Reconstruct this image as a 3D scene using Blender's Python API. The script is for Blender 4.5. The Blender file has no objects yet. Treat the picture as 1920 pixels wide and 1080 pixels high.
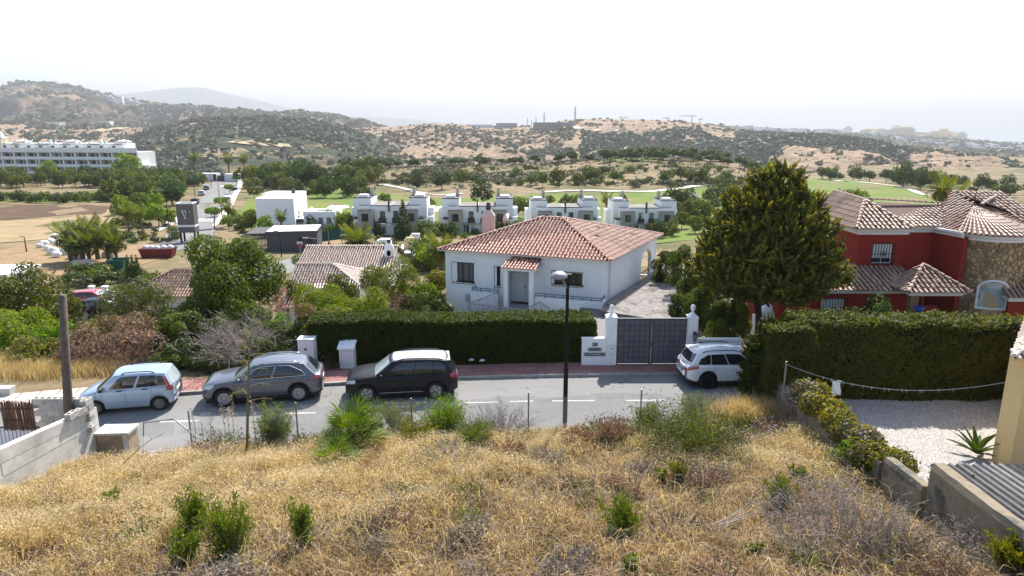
import bpy, bmesh, math, random
import numpy as np
from mathutils import Vector, Matrix
# ------------------------------------------------------------------ camera, sky, sun, exposure
sc = bpy.context.scene
COL = sc.collection
PITCH = math.radians(13.4)
SP, CP = math.sin(PITCH), math.cos(PITCH)
CAMZ = 11.0
camd = bpy.data.cameras.new('camera')
cam = bpy.data.objects.new('camera', camd)
COL.objects.link(cam)
cam.location = (0, 0, CAMZ)
cam.rotation_euler = (math.radians(90) - PITCH, 0, 0)
camd.sensor_width = 36.0
camd.lens = 24.0
camd.clip_start = 0.1
camd.clip_end = 90000
sc.camera = cam
SUN_EL, SUN_AZ = math.radians(47), math.radians(15)
wd = bpy.data.worlds.new('World')
sc.world = wd
wd.use_nodes = True
wn = wd.node_tree
bg = wn.nodes['Background']
sky = wn.nodes.new('ShaderNodeTexSky')
sky.sky_type = 'NISHITA'
sky.sun_disc = False
sky.sun_elevation = SUN_EL
sky.sun_rotation = SUN_AZ
sky.altitude = 0
sky.air_density = 1.0
sky.dust_density = 1.0
sky.ozone_density = 1.0
wn.links.new(sky.outputs[0], bg.inputs[0])
bg.inputs[1].default_value = 0.109
sund = bpy.data.lights.new('sun', 'SUN')
sun = bpy.data.objects.new('sun', sund)
COL.objects.link(sun)
sund.energy = 4.1
sund.angle = math.radians(0.55)
sund.color = (1.0, 0.95, 0.87)
_d = Vector((math.sin(SUN_AZ) * math.cos(SUN_EL), math.cos(SUN_AZ) * math.cos(SUN_EL), math.sin(SUN_EL)))
sun.rotation_euler = _d.to_track_quat('Z', 'Y').to_euler()
sun.location = (20, 60, 80)
vs = sc.view_settings
vs.view_transform = 'Standard'
vs.look = 'None'
vs.exposure = 1.4
vs.gamma = 1.0
vs.use_curve_mapping = False
cy = sc.cycles
cy.max_bounces = 6
cy.diffuse_bounces = 2
cy.glossy_bounces = 3
cy.transmission_bounces = 4
cy.transparent_max_bounces = 8
cy.volume_bounces = 0
cy.caustics_reflective = False
cy.caustics_refractive = False
try:
 cy.use_denoising = True
 cy.denoiser = 'OPENIMAGEDENOISE'
except Exception:
 pass
RNG = np.random.default_rng(7)
random.seed(7)
def smooth(t):
 t = np.clip(t, 0, 1)
 return t * t * (3 - 2 * t)
# ------------------------------------------------------------------ measuring the photograph
def T(v):
 k = (v - 540.0) / 1280.0
 return (SP + k * CP) / (CP - k * SP)
def XatY(u, v, Y):
 z = CAMZ - Y * T(v)
 dep = Y * CP + (CAMZ - z) * SP
 return (u - 960) / 1280.0 * dep
def PY(u, v, Y):
 return Vector((XatY(u, v, Y), Y, CAMZ - Y * T(v)))
def PZ(u, v, z):
 Y = (CAMZ - z) / T(v)
 return Vector((XatY(u, v, Y), Y, z))
def on_wall(u, v, p0, p1):
 kx, kv = (u - 960) / 1280.0, (v - 540) / 1280.0
 d = Vector((kx, CP - kv * SP, -SP - kv * CP))
 a = Vector((p0[0], p0[1])); e = Vector((p1[0] - p0[0], p1[1] - p0[1]))
 L = e.length; e = e / L
 det = d.x * (-e.y) + e.x * d.y
 t = (a.x * (-e.y) + e.x * a.y) / det
 s = (d.x * a.y - d.y * a.x) / -det
 s = ((d.x * t - a.x) * e.x + (d.y * t - a.y) * e.y)
 return s, CAMZ + d.z * t
# ------------------------------------------------------------------ terrain
UCOL = [-200, 0, 200, 430, 560, 700, 960, 1200, 1350, 1470, 1600, 1800, 1920, 2120]
_L = [(30,-.1),(36,-1.5),(44,-3.4),(50,-4),(58,-4.2),(80,-5.3),(100,-6.3),(112,-7.1),(170,-8.3),(215,-9.6),(330,-11.3),(500,-25),(900,-38)]
_R = [(30,0),(50,0),(62,-1),(90,-4.5),(130,-7.5),(210,-11),(300,-16),(340,-18),(500,-32),(700,-33),(900,-30)]
PROF = [_L, _L, _L,
[(30,0),(36,-1),(46,-3.2),(58,-4.1),(90,-5.8),(110,-6.8),(180,-8.7),(260,-10.5),(330,-12),(500,-30),(900,-40)],
[(30,0),(36,-.6),(46,-2.5),(58,-4),(75,-5),(95,-6.2),(120,-7),(170,-8.6),(230,-10),(300,-9.6),(345,-10.1),(500,-35),(900,-45)],
[(30,0),(48,-.6),(58,-3.6),(75,-5),(90,-5.8),(112,-7.2),(135,-7.8),(170,-8.8),(205,-9.5),(250,-9.3),(330,-8),(500,-38),(900,-45)],
[(30,0),(56,-.4),(64,-3.4),(90,-5.8),(115,-7.3),(135,-7.5),(160,-8.5),(220,-9.4),(250,-8.8),(330,-6.5),(500,-40),(900,-45)],
[(30,0),(56,-.3),(66,-3),(90,-6),(115,-8.4),(135,-9),(160,-9.2),(215,-9.4),(260,-7.8),(340,-3.4),(500,-38),(900,-45)],
[(30,0),(50,0),(62,-1.5),(85,-5),(115,-7.3),(160,-8.6),(175,-8.9),(230,-9.5),(335,-4.3),(480,-36),(900,-42)],
[(30,0),(50,0),(62,-1.2),(90,-5),(130,-8),(180,-9.8),(240,-11),(300,-12),(380,-16),(500,-35),(900,-38)],
[(30,0),(50,0),(62,-1),(90,-4.5),(130,-7.5),(198,-10),(290,-11.9),(340,-15),(500,-28),(700,-32),(900,-34)],
_R, _R, _R]
ACOL = np.array([(u - 960) / 1280.0 * 0.985 for u in UCOL])
_S = np.linspace(math.log(26.0), math.log(1000.0), 160)
_G = np.array([np.interp(_S, [math.log(p[0]) for p in pr], [p[1] for p in pr]) for pr in PROF])
_K = np.array([1, 2, 3, 2, 1.0]); _K /= _K.sum()
_G = np.array([np.convolve(np.pad(g, 2, mode='edge'), _K, 'valid') for g in _G])
def far_h(x, y):
 x = np.asarray(x, float); y = np.asarray(y, float)
 yy = np.maximum(y, 26.5)
 a = np.clip(x / yy, ACOL[0] + 1e-6, ACOL[-1] - 1e-6)
 s = np.clip((np.log(yy) - _S[0]) / (_S[-1] - _S[0]) * (len(_S) - 1), 0, len(_S) - 1.001)
 i = np.clip(np.searchsorted(ACOL, a) - 1, 0, len(ACOL) - 2)
 f = (a - ACOL[i]) / (ACOL[i + 1] - ACOL[i]); f = f * f * (3 - 2 * f)
 j = s.astype(int); g = s - j
 z0 = _G[i, j] * (1 - g) + _G[i, j + 1] * g
 z1 = _G[i + 1, j] * (1 - g) + _G[i + 1, j + 1] * g
 n = 0.25 * np.sin(x * .11 + 1.3) * np.sin(y * .09) + .12 * np.sin(x * .37 + y * .21)
 dip = 1.4*smooth((x + 11)/2.)*smooth((5.4 - x)/1.)*smooth((y - 33.2)/1.2)*smooth((50 - y)/6.)
 return z0 * (1 - f) + z1 * f - dip + n * smooth((y - 60) / 60.) * np.minimum(1, y / 200.)
def Yk(x):
 x = np.asarray(x, float)
 return 29 - .0051 * np.clip(7 - x, 0, 60) ** 2 + 2.2 * smooth((x - 6.5) / 10.)
def Yn(x): return Yk(x) - 5.6
def fence_y(x): return Yk(x) - 6.55
def field_h(x, y):
 x = np.asarray(x, float); y = np.asarray(y, float)
 n = .10 * np.sin(x * .9 + y * .5) + .08 * np.sin(x * 1.7 - y * 1.1 + 2) + .05 * np.sin(3.1 * x + 2.3 * y)
 d = np.clip(fence_y(np.clip(x, -14, 12)) + .2 - y, 0, 60)
 d = d - 2.6*smooth((x - 7.2)/2.2)*smooth((17.5 - y)/2.5)
 return .22 + .25 * d + n * np.minimum(1, d / 1.5)
def H(x, y):
 f = far_h(x, y)
 return float(f)
def ground_at(u, v, y0=31., y1=600.):
 Y = y0
 while Y < y1:
  p = PY(u, v, Y)
  if p.z < H(p.x, p.y): break
  Y *= 1.01
 return Vector((p.x, p.y, H(p.x, p.y)))
# ------------------------------------------------------------------ objects
def tag(o, label=None, cat=None, group=None, kind=None):
 if label: o['label'] = label
 if cat: o['category'] = cat
 if group: o['group'] = group
 if kind: o['kind'] = kind
 return o
def E(name, loc=(0, 0, 0), rz=0., label=None, cat=None, group=None):
 o = bpy.data.objects.new(name, None); COL.objects.link(o)
 o.location = loc; o.rotation_euler = (0, 0, rz); o.empty_display_size = .2
 return tag(o, label, cat, group)
def mesh_obj(name, me, parent=None, **k):
 o = bpy.data.objects.new(name, me); COL.objects.link(o)
 if parent: o.parent = parent
 return tag(o, **k)
def kids(o, cache={}):
 return [c for c in o.children]
def copy_tree(o, loc=None, rz=None, scale=None, label=None, group=None, cat=None):
 def rec(a, par):
  c = a.copy(); COL.objects.link(c); c.parent = par
  for ch in a.children: rec(ch, c)
  return c
 c = rec(o, None)
 if loc is not None: c.location = loc
 if rz is not None: c.rotation_euler = (0, 0, rz)
 if scale is not None: c.scale = scale if hasattr(scale, '__len__') else (scale,) * 3
 return tag(c, label, cat, group)
class MB:
 def __init__(s): s.v = []; s.f = []; s.m = []
 def add(s, vs, fs, mi=0):
  b = len(s.v); s.v.extend([tuple(p) for p in vs])
  for f in fs: s.f.append(tuple(i + b for i in f)); s.m.append(mi)
  return s
 def box(s, x0, x1, y0, y1, z0, z1, mi=0):
  return s.add([(x0,y0,z0),(x1,y0,z0),(x1,y1,z0),(x0,y1,z0),(x0,y0,z1),(x1,y0,z1),(x1,y1,z1),(x0,y1,z1)],
  [(3,2,1,0),(4,5,6,7),(0,1,5,4),(1,2,6,5),(2,3,7,6),(3,0,4,7)], mi)
 def boxm(s, M, sx, sy, sz, mi=0):
  vs = [M @ Vector((x*sx/2, y*sy/2, z*sz/2)) for z in (-1,1) for x, y in ((-1,-1),(1,-1),(1,1),(-1,1))]
  return s.add(vs, [(3,2,1,0),(4,5,6,7),(0,1,5,4),(1,2,6,5),(2,3,7,6),(3,0,4,7)], mi)
 def cbox(s, x, y, z, sx, sy, sz, rz=0., mi=0):
  return s.boxm(Matrix.Translation((x, y, z + sz/2)) @ Matrix.Rotation(rz, 4, 'Z'), sx, sy, sz, mi)
 def beam(s, a, b, w, h=None, mi=0):
  a, b = Vector(a), Vector(b); d = b - a
  q = d.to_track_quat('Z', 'Y').to_matrix().to_4x4()
  return s.boxm(Matrix.Translation((a + b) / 2) @ q, w, h or w, d.length, mi)
 def prism(s, poly, z0, z1, mi=0):
  n = len(poly); b = [(p[0], p[1], z0) for p in poly]; t = [(p[0], p[1], z1) for p in poly]
  return s.add(b + t, [tuple(reversed(range(n))), tuple(range(n, 2*n))] + [(i, (i+1) % n, n + (i+1) % n, n + i) for i in range(n)], mi)
 def tube(s, pts, r, n=6, mi=0, cap=True):
  pts = [Vector(p) for p in pts]; rr = r if hasattr(r, '__len__') else [r] * len(pts)
  vs = []; fs = []
  for i, p in enumerate(pts):
   d = (pts[min(i+1, len(pts)-1)] - pts[max(i-1, 0)]).normalized()
   x = d.orthogonal().normalized() if i == 0 else (px - d * px.dot(d)).normalized()
   px = x; y = d.cross(x)
   for k in range(n):
    a = 2 * math.pi * k / n
    vs.append(p + (x * math.cos(a) + y * math.sin(a)) * rr[i])
  for i in range(len(pts) - 1):
   for k in range(n):
    fs.append((i*n + k, i*n + (k+1) % n, (i+1)*n + (k+1) % n, (i+1)*n + k))
  if cap:
   fs.append(tuple(reversed(range(n)))); fs.append(tuple(range((len(pts)-1)*n, len(pts)*n)))
  return s.add(vs, fs, mi)
 def lathe(s, prof, n=12, M=None, mi=0):
  vs = []; fs = []; M = M or Matrix.Identity(4)
  for r, z in prof:
   for k in range(n):
    a = 2 * math.pi * k / n; vs.append(M @ Vector((r*math.cos(a), r*math.sin(a), z)))
  for i in range(len(prof) - 1):
   for k in range(n):
    fs.append((i*n + k, i*n + (k+1) % n, (i+1)*n + (k+1) % n, (i+1)*n + k))
  if prof[0][0] > 1e-4: fs.append(tuple(reversed(range(n))))
  if prof[-1][0] > 1e-4: fs.append(tuple(range((len(prof)-1)*n, len(prof)*n)))
  return s.add(vs, fs, mi)
 def wall(s, p0, p1, z0, z1, t, holes=(), mi=0, reveal=None):
  """upright wall from p0 to p1 (outer face on the right-hand side going p0->p1), thickness t behind; holes (s0,s1,z0,z1)"""
  a = Vector((p0[0], p0[1], 0)); e = Vector((p1[0]-p0[0], p1[1]-p0[1], 0)); L = e.length; e /= L
  n = Vector((-e.y, e.x, 0)) * t
  P = lambda q, z, d: a + e*q + n*d + Vector((0, 0, z))
  xs = sorted({.003, L - .003} | {min(max(h[i], .003), L - .003) for h in holes for i in (0, 1)}); zs = sorted({z0, z1} | {min(max(h[i], z0), z1) for h in holes for i in (2, 3)})
  for i in range(len(xs)-1):
   for j in range(len(zs)-1):
    cx, cz = (xs[i]+xs[i+1])/2, (zs[j]+zs[j+1])/2
    if any(h[0] < cx < h[1] and h[2] < cz < h[3] for h in holes): continue
    q = (xs[i], xs[i+1], zs[j], zs[j+1])
    s.add([P(q[0],q[2],0),P(q[1],q[2],0),P(q[1],q[3],0),P(q[0],q[3],0)], [(0,1,2,3)], mi)
    s.add([P(q[0],q[2],1),P(q[1],q[2],1),P(q[1],q[3],1),P(q[0],q[3],1)], [(3,2,1,0)], mi)
  for h in holes:
   c = [(h[0],h[2]),(h[1],h[2]),(h[1],h[3]),(h[0],h[3])]
   for i in range(4):
    (s0, c0), (s1, c1) = c[i], c[(i+1) % 4]
    s.add([P(s0,c0,0),P(s1,c1,0),P(s1,c1,1),P(s0,c0,1)], [(3,2,1,0)], reveal if reveal is not None else mi)
  c = [(.003,z0),(L-.003,z0),(L-.003,z1),(.003,z1)]
  for i in range(4):
   (s0, c0), (s1, c1) = c[i], c[(i+1) % 4]
   s.add([P(s0,c0,0),P(s1,c1,0),P(s1,c1,1),P(s0,c0,1)], [(0,1,2,3)], mi)
  return s
 def build(s, name, mats, parent=None, smooth_=False, **k):
  me = bpy.data.meshes.new(name); me.from_pydata(s.v, [], s.f)
  mats = mats if isinstance(mats, (list, tuple)) else [mats]
  for m in mats: me.materials.append(m)
  if len(mats) > 1: me.polygons.foreach_set('material_index', s.m)
  if smooth_: me.shade_smooth()
  me.update()
  return mesh_obj(name, me, parent, **k)
def npmesh(name, V, F, mat, mi=None, smooth_=False):
 me = bpy.data.meshes.new(name)
 V = np.ascontiguousarray(V, np.float32); F = np.ascontiguousarray(F, np.int32)
 me.vertices.add(len(V)); me.vertices.foreach_set('co', V.ravel())
 k = F.shape[1]
 me.loops.add(F.size); me.loops.foreach_set('vertex_index', F.ravel())
 me.polygons.add(len(F)); me.polygons.foreach_set('loop_start', np.arange(0, F.size, k, dtype=np.int32))
 for m in (mat if isinstance(mat, (list, tuple)) else [mat]): me.materials.append(m)
 if mi is not None: me.polygons.foreach_set('material_index', np.asarray(mi, np.int32))
 me.update(calc_edges=True)
 if smooth_: me.shade_smooth()
 return me
def text_obj(name, txt, size, M, m, parent=None, ext=.004, align='CENTER', **k):
 c = bpy.data.curves.new(name, 'FONT'); c.body = txt; c.size = size; c.extrude = ext; c.align_x = align; c.align_y = 'CENTER'
 c.materials.append(m)
 o = bpy.data.objects.new(name, c); COL.objects.link(o); o.parent = parent; o.matrix_local = M
 return tag(o, **k)
# ------------------------------------------------------------------ materials
def rgb(*c): return (c[0], c[1], c[2], 1.0)
class NT:
 def __init__(s, name):
  s.mat = bpy.data.materials.new(name); s.mat.use_nodes = True
  s.t = s.mat.node_tree; s.n = s.t.nodes; s.p = s.n['Principled BSDF']; s.out = s.n['Material Output']
  s.geo = s.n.new('ShaderNodeNewGeometry')
 def L(s, a, b): s.t.links.new(a, b)
 def noise(s, scale, detail=4, rough=.6, vec=None, dist=0):
  x = s.n.new('ShaderNodeTexNoise'); x.inputs['Scale'].default_value = scale; x.inputs['Detail'].default_value = detail
  x.inputs['Roughness'].default_value = rough; x.inputs['Distortion'].default_value = dist
  s.L(vec or s.geo.outputs['Position'], x.inputs['Vector']); return x.outputs['Fac']
 def scalevec(s, sx, sy, sz):
  x = s.n.new('ShaderNodeMapping'); x.inputs['Scale'].default_value = (sx, sy, sz)
  s.L(s.geo.outputs['Position'], x.inputs['Vector']); return x.outputs[0]
 def ramp(s, fac, stops):
  x = s.n.new('ShaderNodeValToRGB'); cr = x.color_ramp
  while len(cr.elements) < len(stops): cr.elements.new(.5)
  for e, (p, c) in zip(cr.elements, stops): e.position = p; e.color = rgb(*c) if hasattr(c, '__len__') else rgb(c, c, c)
  s.L(fac, x.inputs[0]); return x.outputs[0]
 def mix(s, fac, a, b, mode='MIX'):
  x = s.n.new('ShaderNodeMix'); x.data_type = 'RGBA'; x.blend_type = mode
  for val, i in ((fac, 0), (a, 6), (b, 7)):
   if hasattr(val, 'links'): s.L(val, x.inputs[i])
   elif i == 0: x.inputs[0].default_value = val
   else: x.inputs[i].default_value = rgb(*val)
  return x.outputs[2]
 def math(s, op, a, b=None, c=None):
  x = s.n.new('ShaderNodeMath'); x.operation = op
  for i, val in enumerate((a, b, c)):
   if val is None: continue
   if hasattr(val, 'links'): s.L(val, x.inputs[i])
   else: x.inputs[i].default_value = val
  return x.outputs[0]
 def island(s): return s.geo.outputs['Random Per Island']
 def objrand(s):
  x = s.n.new('ShaderNodeObjectInfo'); return x.outputs['Random']
 def hsv(s, col, h=None, sat=None, val=None):
  x = s.n.new('ShaderNodeHueSaturation'); s.L(col, x.inputs['Color'])
  for nm, q in (('Hue', h), ('Saturation', sat), ('Value', val)):
   if q is None: continue
   if hasattr(q, 'links'): s.L(q, x.inputs[nm])
   else: x.inputs[nm].default_value = q
  return x.outputs[0]
 def rng(s, v, a, b):
  x = s.n.new('ShaderNodeMapRange'); s.L(v, x.inputs[0]); x.inputs[3].default_value = a; x.inputs[4].default_value = b; return x.outputs[0]
 def bump(s, h, strength=.3, dist=.02):
  x = s.n.new('ShaderNodeBump'); x.inputs['Strength'].default_value = strength; x.inputs['Distance'].default_value = dist
  s.L(h, x.inputs['Height']); s.L(x.outputs[0], s.p.inputs['Normal'])
 def fin(s, col=None, rough=.8, spec=.3, metal=0.):
  if col is not None:
   if hasattr(col, 'links'): s.L(col, s.p.inputs['Base Color'])
   else: s.p.inputs['Base Color'].default_value = rgb(*col)
  if hasattr(rough, 'links'): s.L(rough, s.p.inputs['Roughness'])
  else: s.p.inputs['Roughness'].default_value = rough
  s.p.inputs['Specular IOR Level'].default_value = spec; s.p.inputs['Metallic'].default_value = metal
  return s.mat
def plain(name, c, rough=.7, spec=.3, metal=0., var=.12, scale=3., bump=0., bscale=40., isl=0., orand=0.):
 """a paint / plaster / stone: base colour broken up by two noises, optional random tone per piece"""
 t = NT(name)
 f = t.noise(scale, 5, .65)
 col = t.ramp(f, [(.3, [q * (1 - var) for q in c]), (.7, [min(1, q * (1 + var * .6)) for q in c])])
 if isl: col = t.hsv(col, val=t.rng(t.island(), 1 - isl, 1 + isl))
 if orand: col = t.hsv(col, val=t.rng(t.objrand(), 1 - orand, 1 + orand))
 if bump: t.bump(t.noise(bscale, 3, .6), bump, .01)
 return t.fin(col, rough, spec, metal)
def leafmat(name, cols, trans=.35, blue=.55, orand=.0, rough=.65):
 """foliage: tones vary leaf by leaf and in clumps; some light passes through"""
 t = NT(name)
 n = len(cols)
 col = t.ramp(t.island(), [(i / max(1, n - 1), (c[0], c[1], c[2]*blue)) for i, c in enumerate(cols)])
 cl = t.rng(t.noise(.9, 2, .5), .62, 1.42)
 col = t.hsv(col, val=cl)
 if orand: col = t.hsv(col, h=t.rng(t.objrand(), .5 - .02, .5 + .02), val=t.rng(t.objrand(), 1 - orand, 1 + orand))
 t.fin(col, rough, .25)
 tr = t.n.new('ShaderNodeBsdfTranslucent')
 t.L(t.hsv(col, sat=1.15, val=1.25), tr.inputs[0])
 mx = t.n.new('ShaderNodeMixShader'); mx.inputs[0].default_value = trans
 t.L(t.p.outputs[0], mx.inputs[1]); t.L(tr.outputs[0], mx.inputs[2]); t.L(mx.outputs[0], t.out.inputs[0])
 return t.mat
def plaster(name, c, dirt=.25, rough=.85):
 t = NT(name)
 f = t.noise(1.2, 6, .7)
 st = t.noise(2.2, 5, .7, vec=t.scalevec(3., 3., .35))
 col = t.mix(t.ramp(st, [(.52, 0.), (.78, 1.)]), c, [q * (1 - dirt) * s for q, s in zip(c, (1, .97, .9))])
 col = t.mix(t.ramp(f, [(.35, 0.), (.75, 1.)]), col, [min(1, q * 1.05) for q in c])
 t.bump(t.noise(60, 3, .6), .12, .01)
 return t.fin(col, rough, .2)
def tilemat(name, cols, moss=.25, rough=.75, spec=.25):
 t = NT(name)
 col = t.ramp(t.island(), [(i / (len(cols) - 1), c) for i, c in enumerate(cols)])
 st = t.noise(3.5, 5, .7)
 col = t.mix(t.math('MULTIPLY', t.ramp(st, [(.5, 0.), (.75, 1.)]), moss), col, (.07, .05, .04))
 t.bump(t.noise(45, 3), .2, .01)
 return t.fin(col, rough, spec)
def carpaint(name, c, metal=.4, rough=.28, coat=.8):
 t = NT(name)
 d = t.noise(2.5, 5, .7)
 col = t.ramp(d, [(.35, c), (.8, [q * .93 + .012 for q in c])])
 t.fin(col, t.rng(t.noise(6, 4), rough * .85, rough * 1.4), .5, metal)
 t.p.inputs['Coat Weight'].default_value = coat; t.p.inputs['Coat Roughness'].default_value = .04
 return t.mat
M = {}
M['white'] = plaster('white_plaster', (.88, .87, .85), .16)
M['white_alias'] = M['white']  # second key for the same white plaster
M['farwhite'] = plain('far_white_render', (.78, .77, .74), .85, .2, var=.1, scale=.5)
M['grey_render'] = plaster('warm_grey_render', (.36, .33, .29), .2)
M['red_wall'] = plaster('oxblood_plaster', (.26, .029, .017), .2)
M['cornice'] = plaster('cornice_white', (.72, .70, .66), .25)
M['yellow_wall'] = plaster('ochre_yellow_plaster', (.74, .53, .25), .15)
M['pink_wall'] = plaster('faded_pink_plaster', (.62, .47, .43), .35)
M['concrete'] = plain('board_marked_concrete', (.56, .54, .49), .9, .2, var=.3, scale=1.6, bump=.35, bscale=22, orand=.06)
M['block'] = plain('concrete_block', (.40, .38, .35), .95, .1, var=.2, scale=5, bump=.5, bscale=60, orand=.12)
M['old_wall'] = None
M['dark_metal'] = plain('black_iron', (.016, .016, .016), .7, .15, 0, var=.2)
M['galv'] = plain('galvanised_steel', (.32, .32, .32), .5, .4, .6, var=.2)
M['grey_gate'] = plain('grey_gate_paint', (.09, .093, .103), .55, .4, var=.16, scale=2, orand=.06)  # leaf sheet darkened so the raised panels stand out in shade
M['gate_panel'] = plain('gate_panel_relief_tone', (.165, .168, .18), .5, .4, var=.14, scale=3, orand=.08)  # lighter than the leaf: relief shading of the panels put into colour
M['white_metal'] = plain('white_enamel', (.78, .78, .77), .45, .4, var=.06)
M['wood_pole'] = plain('weathered_pole_timber', (.13, .105, .085), .9, .15, var=.35, scale=7, bump=.4)
M['cane'] = plain('reed_cane', (.16, .09, .065), .85, .15, var=.3, scale=8, isl=.45)
M['bark'] = plain('bark', (.13, .10, .075), .95, .1, var=.35, scale=6, bump=.5, bscale=20)
M['darkbark'] = plain('dark_bark', (.06, .047, .038), .95, .1, var=.35, scale=6, bump=.5, bscale=20)
M['twig'] = plain('bleached_twigs', (.30, .255, .23), .9, .1, var=.25, scale=4, isl=.35)
M['twig_dark'] = plain('dark_twigs', (.12, .095, .08), .9, .1, var=.3, scale=4, isl=.4)
M['black'] = plain('black_plastic', (.018, .018, .02), .55, .35, var=.1)
M['rubber'] = plain('tyre_rubber', (.022, .022, .023), .85, .2, var=.25, scale=9)
M['chrome'] = plain('bright_trim', (.72, .72, .73), .18, .5, .9, var=.05)
M['alloy'] = plain('alloy_wheel', (.55, .55, .56), .3, .5, .7, var=.08)
M['dark_alloy'] = plain('dark_alloy', (.03, .03, .033), .35, .5, .6, var=.08)
M['hubcap'] = plain('dusty_hubcap', (.27, .26, .25), .6, .3, .2, var=.2, scale=12)
M['plate'] = plain('number_plate_white', (.7, .7, .68), .5, .4, var=.03)
M['shutter'] = plain('roller_shutter_white', (.7, .7, .69), .6, .3, var=.06)
M['brown_frame'] = plain('brown_window_frame', (.055, .038, .03), .6, .3, var=.15)
M['stone_mortar'] = plain('ochre_mortar', (.42, .32, .2), .95, .1, var=.2, scale=6, bump=.4)
M['ochre_stone'] = plain('ochre_facing_stone', (.36, .24, .125), .9, .15, var=.25, scale=5, bump=.5, bscale=25, orand=.42)
M['terrace'] = plain('grey_terrace_tile', (.27, .26, .25), .7, .3, var=.15, scale=4)
M['slate_roof'] = plain('grey_flat_roof', (.235, .22, .205), .95, .1, var=.22, scale=.8)
M['white_roof'] = plain('white_roof_membrane', (.82, .82, .80), .9, .1, var=.06, scale=.6)
M['charcoal'] = plain('charcoal_cladding', (.075, .073, .075), .75, .25, var=.15, scale=2, orand=.08)
M['sign_grey'] = plain('sign_tower_grey', (.12, .115, .11), .7, .3, var=.14, scale=.8)
M['skip_red'] = plain('red_skip_paint', (.19, .022, .022), .6, .3, var=.3)
M['bin_green'] = plain('green_bin', (.01, .09, .06), .5, .4, var=.2)
M['bigbag'] = plain('white_rubble_sack', (.72, .71, .68), .9, .1, var=.2, scale=4, orand=.1)
M['pallet'] = plain('bleached_timber', (.42, .33, .2), .9, .1, var=.25, scale=4, orand=.2)
M['stone_white'] = plain('pale_stone_heap', (.55, .52, .47), .95, .1, var=.25, scale=3, orand=.2)
M['green_screen'] = plain('green_netting', (.008, .075, .06), .8, .2, var=.3, scale=1.5)
M['blue_sign'] = plain('blue_sign_face', (.02, .06, .3), .4, .4, var=.05)
M['red_sign'] = plain('red_sign_face', (.35, .04, .05), .5, .4, var=.05)
M['corr'] = None
M['red_roof'] = tilemat('red_clay_tiles', [(.46, .22, .15), (.52, .31, .22), (.38, .13, .09), (.58, .40, .29), (.45, .19, .13)], .2, .52, .32)
M['red_pan'] = tilemat('shaded_dark_red_pans', [(.085, .016, .011), (.11, .022, .015), (.07, .013, .01)], .2)  # dark red channels, deepened to hold the shadow between cover tiles
M['old_roof'] = tilemat('weathered_brown_tiles', [(.36, .22, .15), (.45, .31, .22), (.30, .165, .11), (.49, .37, .28), (.27, .14, .095)], .5, .55, .3)
M['old_pan'] = tilemat('shaded_weathered_pans', [(.085, .045, .032), (.11, .06, .042), (.065, .034, .026)], .4)  # weathered brown, also deepened for the shadow between covers
M['pale_roof'] = tilemat('sun_bleached_tiles', [(.58, .45, .36), (.66, .54, .45), (.50, .36, .28)], .25, .5, .5)
def glass(name, tint=(.02, .025, .03), rough=.06):
 t = NT(name); col = t.ramp(t.noise(1.5, 3), [(.3, tint), (.7, [q * 1.7 for q in tint])])
 return t.fin(col, rough, .8)
M['glass'] = glass('dark_window_glass')
M['carglass'] = glass('tinted_car_glass', (.012, .015, .018), .03)
M['paleglass'] = glass('reflection_tinted_glass', (.22, .25, .25), .08)  # pale base tint stands in for sky reflected in the panes
def curtain():
 t = NT('window_with_curtains')
 x = t.n.new('ShaderNodeTexWave'); x.inputs['Scale'].default_value = 5.; x.inputs['Distortion'].default_value = 2.5
 t.L(t.geo.outputs['Position'], x.inputs['Vector'])
 return t.fin(t.ramp(x.outputs['Fac'], [(.2, (.07, .075, .08)), (.8, (.22, .22, .21))]), .5, .3)
M['curtain'] = curtain()
def lens(name, c):
 t = NT(name); t.fin(t.ramp(t.noise(30, 2), [(.3, c), (.7, [q * 1.5 for q in c])]), .12, .6); t.p.inputs['Coat Weight'].default_value = 1.; return t.mat
M['redlens'] = lens('red_lamp_lens', (.30, .012, .015)); M['clearlens'] = lens('clear_lamp_lens', (.42, .44, .46))
def oldwall():
 t = NT('stained_old_render')
 a = t.noise(1.1, 6, .7); b = t.noise(2.7, 5, .7)
 col = t.ramp(b, [(.3, (.20, .165, .115)), (.55, (.26, .215, .15)), (.75, (.17, .14, .10))])
 col = t.mix(t.ramp(a, [(.50, 0.), (.62, 1.)]), col, (.10, .095, .085))
 t.bump(t.noise(30, 4), .4, .02)
 return t.fin(col, .95, .1)
M['old_wall'] = oldwall()
def corr():
 t = NT('weathered_fibre_cement')
 a = t.noise(2.2, 6, .7); col = t.ramp(a, [(.35, (.34, .34, .34)), (.6, (.46, .46, .455)), (.8, (.52, .52, .51))])
 return t.fin(col, .9, .1)
M['corr'] = corr()
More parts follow.
